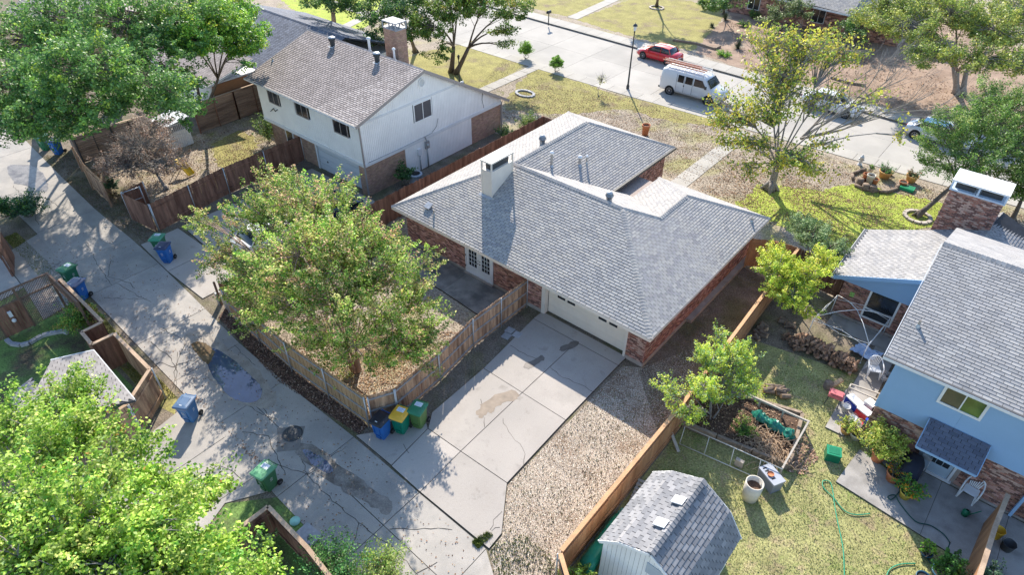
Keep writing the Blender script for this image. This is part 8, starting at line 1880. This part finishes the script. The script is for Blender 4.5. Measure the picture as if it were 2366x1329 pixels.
for y, w, zt in ((-0.75, 0.28, 0.5), (-0.6, 0.34, 0.78), (-0.2, 0.36, 0.98), (0.2, 0.36, 1.02), (0.5, 0.33, 0.85), (0.6, 0.28, 0.6)): secs.append([(-w * 1.1, y, 0.0), (-w, y, zt * 0.7), (-w * 0.55, y, zt), (w * 0.55, y, zt), (w, y, zt * 0.7), (w * 1.1, y, 0.0)])
loft(q, secs); part('cover', q, M_cov, t, True)
t = thing('work_bench', 'low black bench with bottles along the brick wall', 'bench', (1.3, 22.55, 0.06), R_(-2)); q = MB(); q.box(-0.55, -0.2, 0.45, 0.6, 0.12, 0.5); part('top', q, M_cov, t, True)
for sx in (-0.5, 0.55): q = MB(); q.box(sx - 0.03, -0.18, 0, sx + 0.03, 0.1, 0.45); part('leg', q, M_cov, t, True)
t = thing('spray_bottle', 'white jug on the black bench', 'bottle', (1.35, 22.5, 0.56)); q = MB(); q.lathe((0, 0, 0), [(0, 0), (0.09, 0), (0.1, 0.2), (0.04, 0.28), (0.04, 0.34), (0, 0.34)], 12); part('bottle', q, M_plw, t, True)
t = thing('folding_cart', 'folded grey hand cart leaning at the brick wall left of the back door', 'cart', (2.55, 22.45, 0.06)); q = MB()
for s in (0, 0.3): q.tube([(s - 0.25, -0.25, 0.05), (s - 0.25, 0.05, 0.95)], 0.02, 6)
q.tube([(-0.25, 0.05, 0.95), (0.05, 0.05, 0.95)], 0.02, 6); q.tube([(-0.25, -0.1, 0.5), (0.05, -0.1, 0.5)], 0.015, 6); q.box(-0.27, 0.0, 0.8, 0.07, 0.1, 0.98); part('frame', q, M_metal, t, True)
tag(part('watering_can', MB().lathe((4.3, 21.55, 0.06), [(0, 0), (0.12, 0), (0.13, 0.22), (0.05, 0.3)], 12).tube([(4.42, 21.6, 0.1), (4.7, 21.8, 0.4)], 0.02, 5), M_dg), 'green watering can by the wall right of the white chair', 'watering can')
# hose
def hose(pts, m, label, r=0.016):
    n = len(pts); out = []
    for i in range(n - 1):
        p0, p1, p2, p3 = [Vector(pts[max(0, min(n - 1, i + k))]) for k in (-1, 0, 1, 2)]
        for j in range(6):
            t_ = j / 6; out.append(0.5 * ((2 * p1) + (p2 - p0) * t_ + (2 * p0 - 5 * p1 + 4 * p2 - p3) * t_ * t_ + (3 * p1 - p0 - 3 * p2 + p3) * t_ ** 3))
    out.append(Vector(pts[-1])); q = MB(); q.tube(out, r, 6); o = part('garden_hose', q, m); tag(o, label, 'hose')
M_h1 = mat('green_hose', (0.03, 0.30, 0.17), 0.45, 0.05); M_h2 = mat('dark_green_hose', (0.01, 0.07, 0.06), 0.4, 0.05)
hz = 0.05
hose([(1.701,16.086,0.05), (1.287,17.194,0.05), (0.747,18.195,0.05), (0.362,18.943,0.05), (0.204,19.305,0.05), (-0.057,19.721,0.05), (-0.286,19.604,0.05), (-0.16,19.299,0.05), (0.271,19.112,0.05), (0.779,18.812,0.05), (1.152,18.89,0.05), (1.576,19.297,0.05)], M_h1, 'light green hose looping over the lawn behind the blue house', 0.02)
hose([(1.924,21.434,0.1), (2.132,21.023,0.1), (2.014,20.424,0.1), (1.873,20.477,0.1), (2.06,20.711,0.1), (2.321,20.44,0.1), (2.962,20.032,0.1), (3.44,20.206,0.1), (3.894,20.136,0.1), (4.159,19.916,0.1)], M_h2, 'dark green hose crossing the concrete patio', 0.02)
hose([(4.168,19.961,0.05), (4.131,19.174,0.05), (3.899,18.662,0.05), (3.638,18.863,0.05), (3.641,19.144,0.05)], M_h2, 'dark green hose end curled on the bare ground', 0.02)
hose([(2.802,16.917,0.05), (2.791,17.455,0.05), (3.022,17.919,0.05), (3.423,18.3,0.05)], M_h1, 'short piece of light green hose at the bottom edge of the lawn', 0.02)
# fence leaf at the patio, pots behind it
fence('short cedar fence with flat top dividing the patio at the right edge', [(4.95, 21.65), (4.85, 19.9), (4.8, 16.5)], mat('brown_cedar', (0.33, 0.17, 0.085), 0.85, 0.15, 2.5, fine=0.12, stretch=(2, 2, 0.3), objrand=0.15), side=1, cap=M_capw, rails=2, posts='none', hvar=0.01)
bucket((5.35, 21.3), 0.2, 0.42, mat('yellow_plastic_pail', (0.72, 0.45, 0.04), 0.45, 0.06), 'yellow topped bucket behind the patio fence'); bucket((5.75, 21.0), 0.22, 0.35, M_dark, 'black bucket behind the patio fence beside the yellow one')
pot((4.2, 18.35, 0.0), 0.34, 0.35, M_pot_b, 'large blue pot below the leafy plants at the lower right', 'leafy dark green plants in blue pots left of the divider fence', seed=20, ph=1.0, dens=2200, pc=[(0.07, 0.18, 0.04), (0.12, 0.28, 0.05), (0.04, 0.10, 0.03)], lsize=0.09)
pot((3.75, 17.75, 0.0), 0.24, 0.3, M_pot_b, 'empty round blue pot at the lower right'); pot((3.85, 17.2, 0.0), 0.25, 0.3, M_pot_w, 'empty white pot at the bottom right edge'); pot((3.6, 18.9, 0), 0.2, 0.2, M_pot_b, 'small pot hidden under leaves at the patio edge', 'low green leaves spreading at the patio edge', seed=21, ph=0.4, dens=700, pc=G1)
shrub('climbing_plant', 'grey green climbing plant hanging over the right side of the patio fence', (5.35, 18.3, 0.3), 0.5, 1.7, 1800, 0.08, [(0.08, 0.15, 0.08), (0.14, 0.24, 0.14), (0.05, 0.09, 0.05)], [3, 2, 2], 92, 'plant')
# shed side
t = thing('plastic_bin_store', 'long dark green plastic container between the cedar fence and the shed', 'container', (-5.35, 11.7, 0), R_(2)); q = MB(); secs = []
for y, w, zt in ((-1.25, 0.2, 0.5), (-1.15, 0.25, 0.62), (0.9, 0.25, 0.68), (1.2, 0.22, 0.6)): secs.append([(-w, y, 0.0), (-w * 1.05, y, zt * 0.8), (-w * 0.6, y, zt), (w * 0.6, y, zt), (w * 1.05, y, zt * 0.8), (w, y, 0)])
loft(q, secs); part('shell', q, mat('teal_plastic', (0.01, 0.20, 0.13), 0.35, 0.15, 3), t, True); q = MB(); q.tube([(-0.2, 1.3, 0.35), (0.2, 1.3, 0.35)], 0.13, 12); q.tube([(-0.2, 1.52, 0.3), (0.2, 1.52, 0.3)], 0.12, 12); part('rolls', q, mat('pale_teal', (0.10, 0.33, 0.28), 0.4, 0.1), t, True, kind='stuff')
t = thing('wooden_pallet', 'weathered wooden pallet behind the shed by the cedar fence', 'pallet', (-5.3, 14.5, 0), R_(12)); 
for k in range(6): q = MB(); q.box(-0.45, -0.55 + k * 0.2, 0.1, 0.45, -0.43 + k * 0.2, 0.13); part('slat', q, M_gt, t, True)
for x in (-0.4, 0, 0.4): q = MB(); q.box(x - 0.04, -0.55, 0, x + 0.04, 0.57, 0.1); part('bearer', q, M_gt, t, True)
tag(part('brick_loose', MB().box(-7.2, 24.0, 0.01, -7.0, 24.12, 0.09), M_terra), 'single loose pinkish brick on the grass of the side strip', 'brick')
for i, u in enumerate(((-15.27,18.284,0), (-14.793,18.279,0), (-15.137,17.864,0))):
    q = MB(); q.obox((u[0], u[1], 0.03), (0.2, 0.02, 0), (-0.02, 0.2, 0), (0, 0, 0.03), rnd(0.85, 1.1)); o = part('paving_stone', q, M_st); tag(o, ['grey paving stone nearest the fence post beside the driveway', 'grey paving stone touching the driveway edge', 'grey paving stone lowest of the small group beside the fence'][i], 'paving stone', 'paving stones by the fence')
# landscape timber in the far yard
t = thing('landscape_timber', 'dark landscape timber edging in the far bare yard above the red car', 'edging', (-29.034,63.221,0)); M_dt = M_tim
for a, b in (((-30.577,61.981,0.1), (-28.265,62.635,0.1)), ((-28.265,62.635,0.1), (-26.197,62.444,0.1)), ((-26.197,62.444,0.1), (-26.152,63.479,0.1))): q = MB(); q.beam(a, b, 0.18, 0.2); part('timber', q, M_dt, t)
t = thing('landscape_timber', 'low timber edging beside the white sedan across the street', 'edging', (-13.671,62.264,0))
for a, b in (((-14.909,62.454,0.1), (-13.318,62.234,0.1)), ((-13.318,62.234,0.1), (-11.965,62.63,0.1))): q = MB(); q.beam(a, b, 0.18, 0.2); part('timber', q, M_dt, t)

# end
